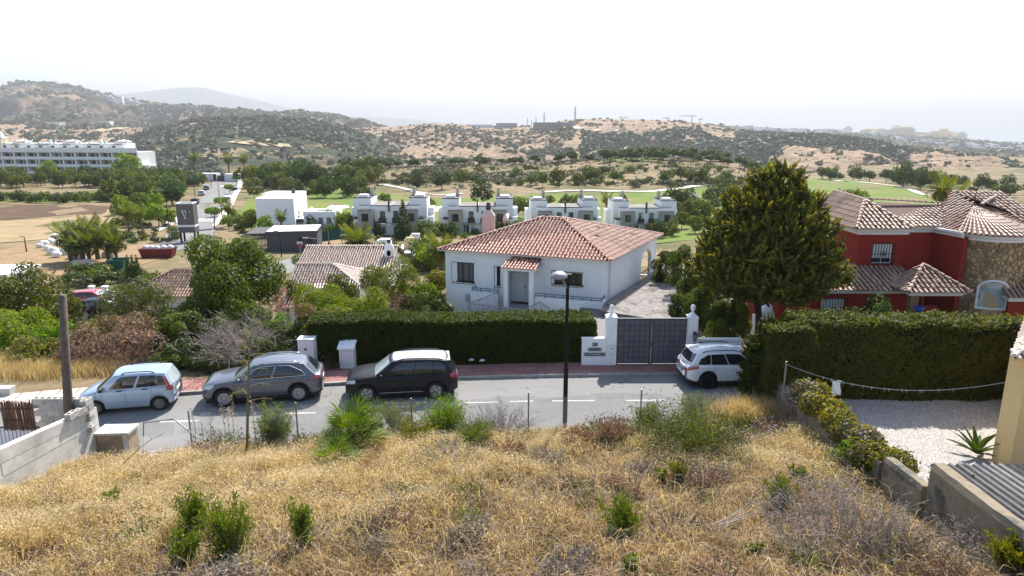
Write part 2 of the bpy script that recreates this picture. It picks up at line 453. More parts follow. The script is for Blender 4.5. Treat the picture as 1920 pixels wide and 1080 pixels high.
def asphalt():
 t = NT('worn_asphalt')
 big = t.noise(.35, 5, .6); fine = t.noise(55, 3, .7); mid = t.noise(2.2, 5, .7, vec=t.scalevec(.6, 1.6, 1))
 col = t.ramp(big, [(.3, (.165, .162, .158)), (.7, (.215, .21, .203))])
 col = t.mix(t.ramp(mid, [(.55, 0.), (.75, .55)]), col, (.135, .13, .127))
 col = t.mix(t.ramp(fine, [(.4, 0.), (.7, .5)]), col, (.27, .265, .255))
 v = t.n.new('ShaderNodeTexVoronoi'); v.feature = 'DISTANCE_TO_EDGE'; v.inputs['Scale'].default_value = .33
 w = t.n.new('ShaderNodeMix'); w.data_type = 'VECTOR'
 nz = t.n.new('ShaderNodeTexNoise'); nz.inputs['Scale'].default_value = 1.4; nz.inputs['Detail'].default_value = 6
 t.L(t.geo.outputs['Position'], nz.inputs['Vector'])
 w.inputs[0].default_value = .28; t.L(t.geo.outputs['Position'], w.inputs[4]);
 sc_ = t.n.new('ShaderNodeVectorMath'); sc_.operation = 'SCALE'; sc_.inputs[3].default_value = 6.; t.L(nz.outputs['Color'], sc_.inputs[0]); t.L(sc_.outputs[0], w.inputs[5])
 t.L(w.outputs[1], v.inputs['Vector'])
 pt = t.ramp(t.noise(.22, 3, .5, vec=t.scalevec(.5, 1.1, 1)), [(.60, 0.), (.63, .5)])
 col = t.mix(pt, col, (.12, .117, .113))
 st = t.ramp(t.noise(.9, 4, .6), [(.66, 0.), (.74, .6)])
 col = t.mix(st, col, (.085, .083, .08))
 crack = t.math('MULTIPLY', t.math('LESS_THAN', v.outputs['Distance'], .006), t.ramp(t.noise(.5, 2), [(.45, 0.), (.6, .8)]))
 col = t.mix(crack, col, (.06, .058, .055))
 t.bump(fine, .25, .01)
 return t.fin(col, .9, .2)
M['asphalt'] = asphalt()
M['asphalt_far'] = plain('far_asphalt', (.20, .195, .19), .9, .2, var=.2, scale=.25)
M['paver_red'] = plain('red_paving_slab', (.30, .15, .13), .9, .15, var=.16, scale=2.5, bump=.2, bscale=30, orand=.13)
M['paver_pale'] = plain('pale_paving', (.52, .45, .38), .9, .15, var=.16, scale=1.2, bump=.2, orand=.08)
M['kerb'] = plain('kerb_stone', (.33, .31, .29), .9, .15, var=.2, scale=3, bump=.3, orand=.1)
M['paint'] = plain('road_paint', (.62, .61, .58), .8, .2, var=.3, scale=8)
M['path'] = plain('pale_concrete_path', (.60, .57, .52), .9, .1, var=.12, scale=.7)
M['sand'] = plain('bunker_sand', (.72, .62, .46), .95, .1, var=.1, scale=.6)
M['soil_heap'] = plain('ochre_soil', (.27, .185, .105), .95, .1, var=.25, scale=.8, bump=.4, bscale=4)
def gravelm():
 t = NT('white_gravel')
 v = t.n.new('ShaderNodeTexVoronoi'); v.inputs['Scale'].default_value = 24; t.L(t.geo.outputs['Position'], v.inputs['Vector'])
 c = t.ramp(v.outputs['Color'], [(.0, (.26, .24, .22)), (.5, (.42, .395, .37)), (1., (.52, .49, .46))])
 c = t.mix(t.ramp(v.outputs['Distance'], [(.45, 0.), (.75, .6)]), c, (.15, .13, .11))
 c = t.mix(t.ramp(t.noise(1.4, 5, .7), [(.6, 0.), (.8, .35)]), c, (.32, .26, .2))
 t.bump(v.outputs['Distance'], .6, .02)
 return t.fin(c, .95, .1)
M['gravel'] = gravelm()
M['pebble'] = plain('gravel_stone', (.46, .435, .405), .9, .15, var=.1, isl=.4)
def drivem():
 t = NT('stamped_drive')
 v = t.n.new('ShaderNodeTexVoronoi'); v.feature = 'DISTANCE_TO_EDGE'; v.inputs['Scale'].default_value = 2.6; t.L(t.geo.outputs['Position'], v.inputs['Vector'])
 c = t.ramp(t.noise(1.3, 5), [(.3, (.18, .165, .155)), (.7, (.27, .25, .235))])
 c = t.mix(t.ramp(v.outputs['Distance'], [(.0, 1.), (.05, 0.)]), c, (.15, .12, .11))
 c = t.mix(t.ramp(t.noise(1.0, 6, .75, dist=1.5), [(.50, 0.), (.62, .85)]), c, (.055, .036, .032))
 t.bump(v.outputs['Distance'], .3, .01)
 return t.fin(c, .85, .2)
M['drive'] = drivem()
def fieldm():
 t = NT('dry_field_soil')
 a = t.noise(.5, 5, .65); b = t.noise(9, 5, .75)
 c = t.ramp(a, [(.3, (.12, .085, .052)), (.5, (.17, .12, .072)), (.72, (.09, .066, .044))])
 c = t.mix(t.ramp(b, [(.4, 0.), (.72, .5)]), c, (.26, .19, .11))
 t.bump(b, .8, .06)
 return t.fin(c, .95, .1)
M['field'] = fieldm()
def terrm():
 """ground beyond the street: dry straw, bare ochre and scrub tones in patches"""
 t = NT('dry_hill_ground')
 a = t.noise(.05, 6, .65); b = t.noise(.35, 6, .7); c3 = t.noise(2.2, 4, .7)
 c = t.ramp(a, [(.32, (.20, .148, .085)), (.44, (.24, .178, .11)), (.54, (.13, .115, .05)), (.66, (.085, .09, .03))])
 c = t.mix(t.ramp(b, [(.5, 0.), (.68, .65)]), c, (.105, .10, .045))
 c = t.mix(t.ramp(c3, [(.5, 0.), (.75, .45)]), c, (.17, .12, .07))
 t.bump(b, .6, .3)
 return t.fin(c, .95, .1)
M['terrain'] = terrm()
M['turf'] = None
def turfm():
 t = NT('golf_turf')
 a = t.noise(.06, 5, .6); b = t.noise(.5, 5, .7)
 c = t.ramp(a, [(.32, (.095, .155, .026)), (.5, (.12, .165, .033)), (.64, (.165, .165, .048)), (.75, (.19, .15, .062))])
 c = t.mix(t.ramp(b, [(.5, 0.), (.8, .4)]), c, (.13, .125, .035))
 return t.fin(c, .95, .1)
M['turf'] = turfm()
M['green'] = plain('putting_green', (.15, .20, .045), .95, .1, var=.12, scale=.3)
def hillm(name, tan, scrub, cover, sc1=.012):
 t = NT(name)
 a = t.noise(sc1, 7, .62); b = t.noise(sc1 * 7, 5, .7); f = t.noise(sc1 * 2.6, 6, .7)
 c = t.ramp(f, [(.3, [q * .8 for q in tan]), (.5, tan), (.7, [min(1, q * 1.22) for q in tan])])
 c = t.mix(t.ramp(a, [(cover - .05, 1.), (cover + .05, 0.)]), c, scrub)
 c = t.mix(t.ramp(b, [(.52, 0.), (.62, .75)]), c, [q * .9 for q in scrub])
 t.bump(f, .8, 14.)
 return t.fin(c, .97, .05)
M['hill_tan'] = hillm('tan_hill', (.33, .235, .16), (.085, .08, .05), .33)
M['hill_green'] = hillm('scrubby_hill', (.30, .205, .12), (.052, .062, .036), .56)
M['hill_far'] = hillm('far_mountain', (.28, .19, .13), (.07, .065, .045), .55, .004)
M['mount'] = hillm('distant_mountain', (.12, .10, .08), (.08, .08, .06), .5, .002)
def seam():
 t = NT('sea'); t.bump(t.noise(.02, 4), .2, 1.)
 return t.fin((.05, .09, .11), .25, .5)
M['sea'] = seam()
# foliage
M['lf_olive'] = leafmat('olive_green_leaves', [(.055,.078,.018),(.088,.115,.028),(.12,.145,.038),(.07,.092,.024)], .38, orand=.15)
M['lf_dark'] = leafmat('dark_green_leaves', [(.03,.05,.014),(.046,.074,.02),(.066,.094,.026)], .3, orand=.12)
M['lf_bright'] = leafmat('bright_green_leaves', [(.105,.17,.018),(.135,.21,.026),(.17,.23,.032),(.115,.17,.024)], .45, orand=.1)
M['lf_pine'] = leafmat('pine_needles', [(.036,.058,.02),(.053,.08,.026),(.074,.10,.032)], .28, orand=.2)
M['lf_yellow'] = leafmat('yellow_green_leaves', [(.14,.15,.02),(.18,.17,.025),(.11,.13,.02),(.22,.17,.035)], .4)
M['lf_hedge'] = leafmat('cypress_hedge_sprays', [(.028,.042,.003),(.045,.066,.004),(.07,.098,.006)], .5)
M['lf_hedge_wide'] = leafmat('wide_hedge_sprays', [(.045,.06,.01),(.065,.08,.013),(.095,.11,.018),(.075,.09,.014),(.12,.09,.04)], .42)
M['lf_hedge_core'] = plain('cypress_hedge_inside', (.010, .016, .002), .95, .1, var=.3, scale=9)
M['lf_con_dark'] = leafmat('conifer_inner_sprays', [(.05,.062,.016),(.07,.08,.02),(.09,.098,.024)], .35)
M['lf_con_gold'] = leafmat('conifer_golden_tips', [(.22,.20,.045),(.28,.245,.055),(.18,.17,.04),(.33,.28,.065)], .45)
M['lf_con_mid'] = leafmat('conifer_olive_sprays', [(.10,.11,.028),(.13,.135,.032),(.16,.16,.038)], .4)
M['lf_rust'] = leafmat('rusty_dead_leaves', [(.24,.125,.07),(.30,.17,.10),(.19,.105,.065),(.34,.22,.14)], .25, 1.)
M['lf_grey'] = leafmat('grey_brown_brush', [(.13,.10,.08),(.18,.145,.115),(.22,.18,.145),(.10,.085,.06)], .15, 1.)
M['lf_pink'] = leafmat('oleander_flowers', [(.42,.16,.17),(.5,.24,.25),(.30,.11,.12)], .3, 1.)
M['lf_palm'] = leafmat('palm_fronds', [(.07,.10,.02),(.11,.14,.028),(.16,.16,.035),(.08,.11,.025)], .35)
M['lf_fan'] = leafmat('fan_palm_leaves', [(.08,.13,.02),(.11,.17,.028),(.15,.20,.035)], .35)
M['lf_scrub'] = leafmat('far_scrub', [(.075,.08,.04),(.105,.105,.055),(.14,.125,.07),(.085,.085,.045)], .15, .9)
M['lf_pinefar'] = leafmat('far_pines', [(.068,.078,.046),(.082,.094,.054),(.10,.108,.062)], .15, .95)
M['straw'] = leafmat('dry_oat_straw', [(.46,.335,.14),(.56,.43,.205),(.38,.26,.10),(.60,.495,.27),(.49,.365,.16)], .35, 1.)
M['straw_brown'] = leafmat('brown_dead_grass', [(.30,.195,.09),(.39,.265,.125),(.21,.13,.06),(.45,.33,.17)], .3, 1.)
M['oats'] = leafmat('oat_spikelets', [(.62,.50,.29),(.70,.60,.40),(.55,.42,.22)], .45, 1.)
M['lf_weed'] = leafmat('green_weeds', [(.08,.125,.024),(.11,.16,.03),(.15,.18,.04),(.085,.115,.024)], .38)
M['lf_ivy'] = leafmat('yellow_green_ivy', [(.13,.15,.025),(.22,.20,.04),(.28,.23,.045),(.15,.12,.05),(.10,.13,.025)], .4)  # the ivy's own yellow-green leaf tones
M['purple'] = plain('purple_flowers', (.12, .08, .45), .8, .2, var=.2)
# ------------------------------------------------------------------ noise, foliage generators
_NT = np.random.default_rng(3).random((256, 256))
def vnoise(x, y):
 x = np.asarray(x, float); y = np.asarray(y, float)
 i = np.floor(x).astype(int); j = np.floor(y).astype(int); f = x - i; g = y - j
 f = f*f*(3-2*f); g = g*g*(3-2*g)
 a = _NT[i & 255, j & 255]; b = _NT[(i+1) & 255, j & 255]; c = _NT[i & 255, (j+1) & 255]; d = _NT[(i+1) & 255, (j+1) & 255]
 return (a*(1-f) + b*f)*(1-g) + (c*(1-f) + d*f)*g
def fbm(x, y, o=4):
 s = 0; a = .5
 for k in range(o): s = s + a*(vnoise(x*2**k + 17*k, y*2**k + 31*k) - .5)*2; a *= .5
 return s
def unit(v): return v / np.maximum(np.linalg.norm(v, axis=1, keepdims=True), 1e-9)
def leafquads(P, N, size, asp, rng, up=0.):
 n = len(P); r = unit(rng.normal(size=(n, 3)) + np.array([0, 0, up]))
 t = unit(r - (r*N).sum(1, keepdims=True)*N); b = np.cross(N, t)
 s = (np.asarray(size)*np.ones(n))[:, None]
 V = np.stack([P + t*s, P + b*s*asp, P - t*s, P - b*s*asp], 1).reshape(-1, 3)
 return V, np.arange(4*n).reshape(n, 4)
def crown_pts(rng, blobs, n, shell=.62, out=1.1):
 B = np.array(blobs, float); w = (B[:, 3]*B[:, 4] + B[:, 3]*B[:, 5] + B[:, 4]*B[:, 5]); w /= w.sum()
 P = []; D = []; tot = 0
 while tot < n:
  m = int((n - tot)*1.6) + 20
  k = rng.choice(len(B), m, p=w); d = unit(rng.normal(size=(m, 3))); r = shell + (1-shell)*rng.random(m)**.45
  r *= 1 + .14*rng.normal(size=m)*(rng.random(m) < .4)
  p = B[k, :3] + d*B[k, 3:]*r[:, None]
  keep = np.ones(m, bool)
  for c in B:
   q = (((p - c[:3])/c[3:])**2).sum(1); keep &= ~((q < .30))
  P.append(p[keep]); D.append(unit(d[keep]/B[k[keep], 3:]*B[k[keep], 3:].mean())); tot += keep.sum()
 P = np.concatenate(P)[:n]; D = np.concatenate(D)[:n]
 return P, unit(D*out + rng.normal(size=P.shape)*.62)
def crown_mesh(name, blobs, n, size, mat, rng, asp=.5, shell=.62, up=.3, mi=None):
 P, N = crown_pts(rng, blobs, n, shell)
 V, F = leafquads(P, N, size*rng.uniform(.6, 1.35, len(P)), asp, rng, up)
 if mi is None: return npmesh(name, V, F, mat)
 return npmesh(name, V, F, mat, (rng.random(len(F)) < mi).astype(int))
def blobs(rng, w, d, h, k, z0=0., r=(.26, .42), flat=1.):
 """k overlapping clumps filling an ellipsoid w x d x h standing on z0"""
 out = [(0, 0, z0 + h*.5, w*.30, d*.30, h*.36)]
 for i in range(k):
  a = rng.uniform(0, 2*math.pi); e = math.asin(rng.uniform(-.75, .95)); q = rng.uniform(.62, .8)
  x, y, z = math.cos(a)*math.cos(e)*q*w/2, math.sin(a)*math.cos(e)*q*d/2, h*(.5 + .5*q*math.sin(e))
  s = rng.uniform(*r)*.5*(w + d)/2*1.15
  s2 = min(s, h*.36)
  out.append((x, y, z0 + z, s, s, s2*flat))
 return out
def limbs(mb, rng, h, r, targets, mi=0):
 top = Vector((rng.uniform(-.1, .1)*h, rng.uniform(-.1, .1)*h, h))
 mb.tube([(0,0,-.3), (0,0,.02*h), top*.5 + Vector((rng.uniform(-.05,.05)*h, 0, 0)), top], [r*1.5, r*1.15, r*.85, r*.6], 7, mi)
 for t in targets:
  t = Vector(t); s = top*rng.uniform(.55, 1.)
  mb.tube([s, s*.45 + t*.55 + Vector((0, 0, .06*h)), t], [r*.5, r*.34, r*.14], 5, mi)
def tree(name, loc, bl, n, size, lmat, label, cat='tree', group=None, trunk=None, tr=.12, bark='bark', rng=RNG, asp=.5, shell=.62, up=.3, part='crown', mi=None, nl=6):
 e = E(name, loc, 0, label, cat, group)
 mesh_obj(part, crown_mesh(part, bl, n, size, lmat, rng, asp, shell, up, mi), e)
 mb = MB(); th = trunk if trunk else min(b[2] for b in bl)
 limbs(mb, rng, th, tr, [b[:3] for b in bl[1:1+nl]])
 mb.build('trunk' if tr > .05 else 'stem', M[bark], e, smooth_=True)
 return e
def twig_mesh(name, rng, w, h, n, mat, wd=.012, curl=.5, sub=4, base=.25, droop=0.):
 """a bare shrub: n stems from the base, each with side twigs, as thin three-sided strips"""
 segs = []
 for i in range(n):
  a = rng.uniform(0, 2*math.pi); R = math.sqrt(rng.random())
  p = np.array([math.cos(a)*R*base*w, math.sin(a)*R*base*w, 0.])
  d = np.array([math.cos(a)*R*.9, math.sin(a)*R*.9, 1.]) + rng.normal(size=3)*.2; d /= np.linalg.norm(d)
  L = h*rng.uniform(.55, 1.05)/4
  for k in range(4):
   q = p + d*L; segs.append((p, q, wd*(1-.18*k)))
   for s in range(sub):
    e = d + rng.normal(size=3)*.75; e /= np.linalg.norm(e); b = p + (q-p)*rng.random(); l2 = L*rng.uniform(.4, .9)
    c = b + e*l2; segs.append((b, c, wd*.6))
    e2 = e + rng.normal(size=3)*.8; e2 /= np.linalg.norm(e2); segs.append((b + e*l2*.6, b + e*l2*.6 + e2*l2*.6, wd*.45))
   p = q; d = d + rng.normal(size=3)*curl*.4 + np.array([math.cos(a)*.15, math.sin(a)*.15, -droop*k]); d /= np.linalg.norm(d)
 A = np.array([s[0] for s in segs]); B = np.array([s[1] for s in segs]); W = np.array([s[2] for s in segs])[:, None]
 D = unit(B - A); X = unit(np.cross(D, unit(rng.normal(size=A.shape)))); Y = np.cross(D, X)
 c = [X, -.5*X + .866*Y, -.5*X - .866*Y]
 V = np.stack([A + c[0]*W, A + c[1]*W, A + c[2]*W, B + c[0]*W*.6, B + c[1]*W*.6, B + c[2]*W*.6], 1).reshape(-1, 3)
 o = np.arange(len(A))[:, None]*6
 F = np.concatenate([o + np.array([i, (i+1) % 3, 3 + (i+1) % 3, 3 + i]) for i in range(3)])
 return npmesh(name, V, F, mat)
# ------------------------------------------------------------------ terrain beyond the street
def fan():
 aa = np.linspace(-1.15, 1.15, 200); ys = np.exp(np.linspace(math.log(24.), math.log(990.), 210))
 A, Yg = np.meshgrid(aa, ys, indexing='ij'); X = A*Yg
 Z = far_h(X, Yg)
 k = smooth((Yg - Yk(np.clip(X, -60, 60)) - 1.7)/1.2)
 Z = Z*k - .3*(1-k)
 V = np.stack([X, Yg, Z], -1).reshape(-1, 3); n = len(ys)
 i, j = np.meshgrid(np.arange(len(aa)-1), np.arange(n-1), indexing='ij'); q = (i*n + j).ravel()
 F = np.stack([q, q + n, q + n + 1, q + 1], 1)
 mesh_obj('terrain', npmesh('terrain', V, F, M['terrain'], smooth_=True), kind='structure')
fan()
def drape(name, poly, mat, dz, step, kind='structure', edge=0.):
 """a sheet over the terrain inside a plan polygon; dz metres above it"""
 P = np.array(poly, float); x0, y0 = P.min(0); x1, y1 = P.max(0)
 bm = bmesh.new(); vs = [bm.verts.new((p[0], p[1], 0)) for p in poly]; f = bm.faces.new(vs)
 for ax, lo, hi in ((0, x0, x1), (1, y0, y1)):
  q = lo + step
  while q < hi:
   co = (q, 0, 0) if ax == 0 else (0, q, 0); no = (1, 0, 0) if ax == 0 else (0, 1, 0)
   bmesh.ops.bisect_plane(bm, geom=bm.verts[:] + bm.edges[:] + bm.faces[:], plane_co=co, plane_no=no); q += step
 for v in bm.verts: v.co.z = H(v.co.x, v.co.y) + dz
 bmesh.ops.recalc_face_normals(bm, faces=bm.faces)
 if sum(f.normal.z for f in bm.faces) < 0: bmesh.ops.reverse_faces(bm, faces=bm.faces)
 me = bpy.data.meshes.new(name); bm.to_mesh(me); bm.free(); me.materials.append(mat); me.shade_smooth()
 return mesh_obj(name, me, kind=kind)
def ribbon(name, pts, w, mat, dz, kind='structure', on=None, closed=False):
 """a path of width w over the terrain through plan points"""
 pts = [Vector((p[0], p[1])) for p in pts]; dense = []
 for i in range(len(pts)-1):
  p0, p1, p2, p3 = pts[max(i-1, 0)], pts[i], pts[i+1], pts[min(i+2, len(pts)-1)]
  for k in range(8):
   t = k/8; dense.append(.5*((2*p1) + (p2-p0)*t + (2*p0-5*p1+4*p2-p3)*t*t + (3*p1-p0-3*p2+p3)*t**3))
 dense.append(pts[-1]); V = []; F = []
 for i, p in enumerate(dense):
  d = (dense[min(i+1, len(dense)-1)] - dense[max(i-1, 0)]).normalized(); n = Vector((-d.y, d.x))
  for s in (-.5, -.17, .17, .5):
   q = p + n*w*s; V.append((q.x, q.y, H(q.x, q.y) + dz))
 for i in range(len(dense)-1):
  for j in range(3): F.append((i*4+j, i*4+j+1, i*4+j+5, i*4+j+4)[::-1])
 me = bpy.data.meshes.new(name); me.from_pydata(V, [], F); me.materials.append(mat); me.shade_smooth()
 return mesh_obj(name, me, kind=kind)
def uvY(lst): return [PY(u, v, 1)[:] and (XatY(u, v, Y), Y) for u, v, Y in lst]
def gpoly(lst):
 return [tuple(ground_at(u, v)[:2]) for u, v in lst]
HILLS = {}
def hill(name, crest, base, mat, nu=180, nt=36, amp=6., fr=.01, drop=(500, -110), p=.85, rough=1.5):
 us = np.linspace(crest[0][0], crest[-1][0], nu)
 cv = np.interp(us, [c[0] for c in crest], [c[1] for c in crest]); cY = np.interp(us, [c[0] for c in crest], [c[2] for c in crest])
 for _ in range(2): cv = np.convolve(np.pad(cv, 1, mode='edge'), [.25, .5, .25], 'valid')
 bY = np.interp(us, [b[0] for b in base], [b[1] for b in base]); bz = np.interp(us, [b[0] for b in base], [b[2] for b in base])
 k = (cv - 540)/1280.; Tv = (SP + k*CP)/(CP - k*SP); cz = CAMZ - cY*Tv; a = (us - 960)/1280.*(CP + Tv*SP)
 t = np.linspace(0, 1, nt)
 Y = bY[:, None]*(1-t) + cY[:, None]*t; X = a[:, None]*Y
 amp_ = amp*np.sin(np.pi*np.clip(t, 0, 1)**.8)**.8
 rv_ = (1 - np.abs(fbm(X*fr*1.7 + 5, Y*fr*.7, 3)))**5*np.sin(np.pi*t)
 Z = bz[:, None] + (cz - bz)[:, None]*t**p - amp*1.1*rv_ + amp_*fbm(X*fr, Y*fr*1.3, 5)*2 + rough*fbm(X*fr*9, Y*fr*9, 3)*np.minimum(1, 4*t)
 tb = np.linspace(.12, 1, 8)
 Yb = cY[:, None] + drop[0]*tb; Xb = a[:, None]*Yb; Zb = Z[:, -1:] + (drop[1] - Z[:, -1:])*tb**1.5
 X = np.hstack([X, Xb]); Y = np.hstack([Y, Yb]); Z = np.hstack([Z, Zb]); n = X.shape[1]
 V = np.stack([X, Y, Z], -1).reshape(-1, 3)
 i, j = np.meshgrid(np.arange(nu-1), np.arange(n-1), indexing='ij'); q = (i*n + j).ravel()
 o = mesh_obj(name, npmesh(name, V, np.stack([q, q+n, q+n+1, q+1], 1), mat, smooth_=True), kind='structure')
 HILLS[o.name] = (us, nt, X, Y, Z)
 return o
def on_hill(nm, u, v):
 us, nt, X, Y, Z = HILLS[nm]
 i = int(np.clip(np.searchsorted(us, u), 0, len(us)-1)); y = Y[i, :nt]; z = Z[i, :nt]
 tt = (CAMZ - z)/y; want = T(v)
 j = int(np.argmin(np.abs(tt - want)))
 yy = y[j]; return Vector((XatY(u, v, yy), float(yy), float(z[j])))
def hill_patch(name, hn, rows, mat, up=1.2, n=14):
 V = []; F = []
 for v, u0, u1 in rows:
  for i in range(n): p = on_hill(hn, u0 + (u1-u0)*i/(n-1), v); V.append((p.x, p.y, p.z + up))
 for r in range(len(rows)-1):
  for i in range(n-1): F.append((r*n+i, (r+1)*n+i, (r+1)*n+i+1, r*n+i+1)[::-1] if rows[0][0] < rows[1][0] else (r*n+i, (r+1)*n+i, (r+1)*n+i+1, r*n+i+1))
 me = bpy.data.meshes.new(name); me.from_pydata(V, [], F); me.materials.append(mat); me.shade_smooth(); return mesh_obj(name, me, kind='structure')
mt = hill('far_mountain', [(-300,200,13000),(150,190,13000),(213,178,13000),(267,172,13000),(300,168,13000),(350,163,13000),(392,165,13000),(410,172,13000),(470,185,13200),(530,200,13400),(570,209,13600),(640,216,13800),(750,222,14000),(860,231,14200),(960,236,14500)],
[(-300,9800,-88),(960,12000,-88)], M['mount'], 160, 24, 60., .0012, (1500,-92), .9, 10)
hill('mountain', [(-420,170,3000),(-100,166,3100),(0,163,3200),(20,156,3200),(30,153,3200),(80,155,3200),(110,159,3200),(133,161,3200),(167,167,3150),(200,176,3100),(250,186,3000),(300,193,2900),(333,196,2850),(400,200,2750),(450,205,2650),(500,210,2600),(560,214,2500),(620,217,2450),(660,221,2400),(700,232,2350),(740,244,2300)],
[(-420,1650,-30),(300,1650,-25),(500,1750,-35),(740,1900,-55)], M['hill_far'], 260, 56, 34., .0042, (900,-90), .8, 4.)
hill('low_hill', [(-420,236,1750),(0,228,1700),(60,236,1650),(120,238,1650),(200,240,1600),(260,240,1560),(330,236,1500),(420,236,1480)], [(-420,900,-36),(420,1000,-40)], M['hill_tan'], 110, 26, 5., .009, (300,-60), .8)
hill('scrub_hill', [(-420,292,1150),(0,284,1150),(150,275,1180),(230,262,1230),(270,247,1260),(300,238,1280),(350,227,1300),(420,220,1300),(480,219,1300),(550,222,1290),(610,230,1270),(660,240,1240),(720,262,1180),(760,285,1100)],
[(-420,560,-36),(300,560,-36),(760,650,-45)], M['hill_green'], 220, 50, 8., .011, (500,-70), .8)
hill('tan_hill', [(560,262,1750),(600,252,1720),(640,241,1700),(700,238,1690),(750,237,1680),(780,233,1650),(820,231,1620),(870,235,1620),(930,238,1620),(1000,237,1600),(1030,230,1580),(1060,226,1580),(1100,223,1580),(1200,224,1560),(1290,228,1520),(1340,236,1480),(1390,246,1380),(1450,251,1280),(1550,254,1200),(1600,259,1160),(1650,266,1100),(1680,275,1060),(1720,279,1020),(1800,288,980),(1920,297,940),(2100,305,900),(2330,315,900)],
[(560,760,-50),(1000,700,-46),(1300,640,-42),(1500,560,-36),(1700,560,-36),(2330,560,-36)], M['hill_tan'], 320, 56, 9., .010, (500,-80), .8)
hill('coastal_hill', [(1180,236,2300),(1270,232,2350),(1340,235,2400),(1400,239,2500),(1450,242,2550),(1550,247,2650),(1600,251,2700),(1700,256,2800),(1760,259,2800),(1850,266,2700),(1920,271,2600),(2100,279,2500),(2330,285,2500)],
[(1180,1500,-55),(2330,1300,-70)], M['hill_far'], 130, 30, 7., .006, (900,-92), .8)
hill('headland', [(1500,256,3900),(1560,250,3900),(1640,247,3900),(1700,246,3900),(1760,250,3950),(1800,257,4000),(1830,262,4000)], [(1500,3300,-88),(1830,3400,-89)], M['hill_far'], 60, 16, 5., .005, (500,-92), .8)
pm_ = plain('pale_dry_field', (.42, .34, .21), .95, .1, var=.2, scale=.04); tm_ = plain('dirt_track', (.46, .39, .31), .95, .1, var=.12, scale=.1)
hill_patch('pale_field', 'scrub_hill', [(275, 470, 575), (270, 425, 578), (264, 440, 560), (260, 470, 540)], pm_); hill_patch('tan_field', 'scrub_hill', [(297, 372, 470), (290, 375, 500), (283, 395, 470), (280, 400, 440)], M['terrain'])
hill_patch('hillside_clearing', 'low_hill', [(247, 172, 200), (243, 188, 232), (239, 215, 245)], pm_)
hill_patch('dirt_track', 'tan_hill', [(292, 572, 580), (283, 584, 591), (275, 596, 602), (267, 600, 606), (258, 618, 624), (251, 640, 646)], tm_, 1.5, 4); hill_patch('hill_road', 'tan_hill', [(246, 1080, 1320), (245, 1085, 1322)], tm_, 1.5, 20); hill_patch('ridge_clearing', 'tan_hill', [(243, 1060, 1096), (238, 1050, 1085), (234, 1048, 1066)], tm_, 1.5, 5)
# sea: one sheet out to the horizon
mb = MB(); R = 42000; n = 64
mb.add([(0, 1400, -90)] + [(R*math.sin(-1.3 + 2.6*i/n), 1400 + R*math.cos(-1.3 + 2.6*i/n), -90) for i in range(n+1)], [(0, i+1, i+2)[::-1] for i in range(n)])
mb.build('sea', M['sea'], kind='structure')
mb = MB(); mb.box(-52000, 52000, -4000, 46000, -150, 760)
hz = bpy.data.materials.new('haze'); hz.use_nodes = True
for nd in list(hz.node_tree.nodes): hz.node_tree.nodes.remove(nd)
ho = hz.node_tree.nodes.new('ShaderNodeOutputMaterial'); pv = hz.node_tree.nodes.new('ShaderNodeVolumePrincipled')
hz.node_tree.links.new(pv.outputs[0], ho.inputs['Volume'])
pv.inputs['Color'].default_value = (.595, .62, .65, 1); pv.inputs['Density'].default_value = 1.5e-4; pv.inputs['Anisotropy'].default_value = .25
mb.build('haze', hz, kind='stuff')
# ------------------------------------------------------------------ the street
XS = np.linspace(-46, 46, 116)
def strip(name, y0, y1, z, mat, x0=-46, x1=46, rows=2, zf=None, **k):
 xs = [x for x in np.linspace(x0, x1, max(3, int((x1-x0)/.8)))]; V = []; F = []
 for x in xs:
  a, b = float(y0(x)), float(y1(x))
  for r in range(rows): V.append((x, a + (b-a)*r/(rows-1), z))
 for i in range(len(xs)-1):
  for r in range(rows-1): F.append((i*rows+r, (i+1)*rows+r, (i+1)*rows+r+1, i*rows+r+1))
 me = bpy.data.meshes.new(name); me.from_pydata(V, [], F); me.materials.append(mat)
 return mesh_obj(name, me, **k)
def Yn(x): return Yk(x) - 5.6 + 1.2*smooth((np.asarray(x, float) - 6)/4.)
strip('road', lambda x: Yn(x) - .05, lambda x: Yk(x) + .05, 0., M['asphalt'], kind='structure')
for nm, edge, sgn, x0, x1 in (('kerb', Yk, 1, -27, 13), ('near_kerb', Yn, -1, -14, 9.4)):
 par = E(nm, (0, 0, 0)); tag(par, kind='structure')
 x = x0; me = None
 while x < x1:
  a = Vector((x, float(edge(x)), 0)); b = Vector((x + .98, float(edge(x + .98)), 0)); d = (b - a)
  if me is None:
   q = MB(); q.box(0, .985, 0, .14, -.1, .13); o = q.build('kerbstone', M['kerb'], par); me = o.data
  else: o = mesh_obj('kerbstone', me, par)
  o.location = a + Vector((0, 0 if sgn > 0 else -.14, random.uniform(-.006, .006))); o.rotation_euler = (0, 0, math.atan2(d.y, d.x)); o.scale = (d.length/.985*.992, 1, 1)
  x += .98
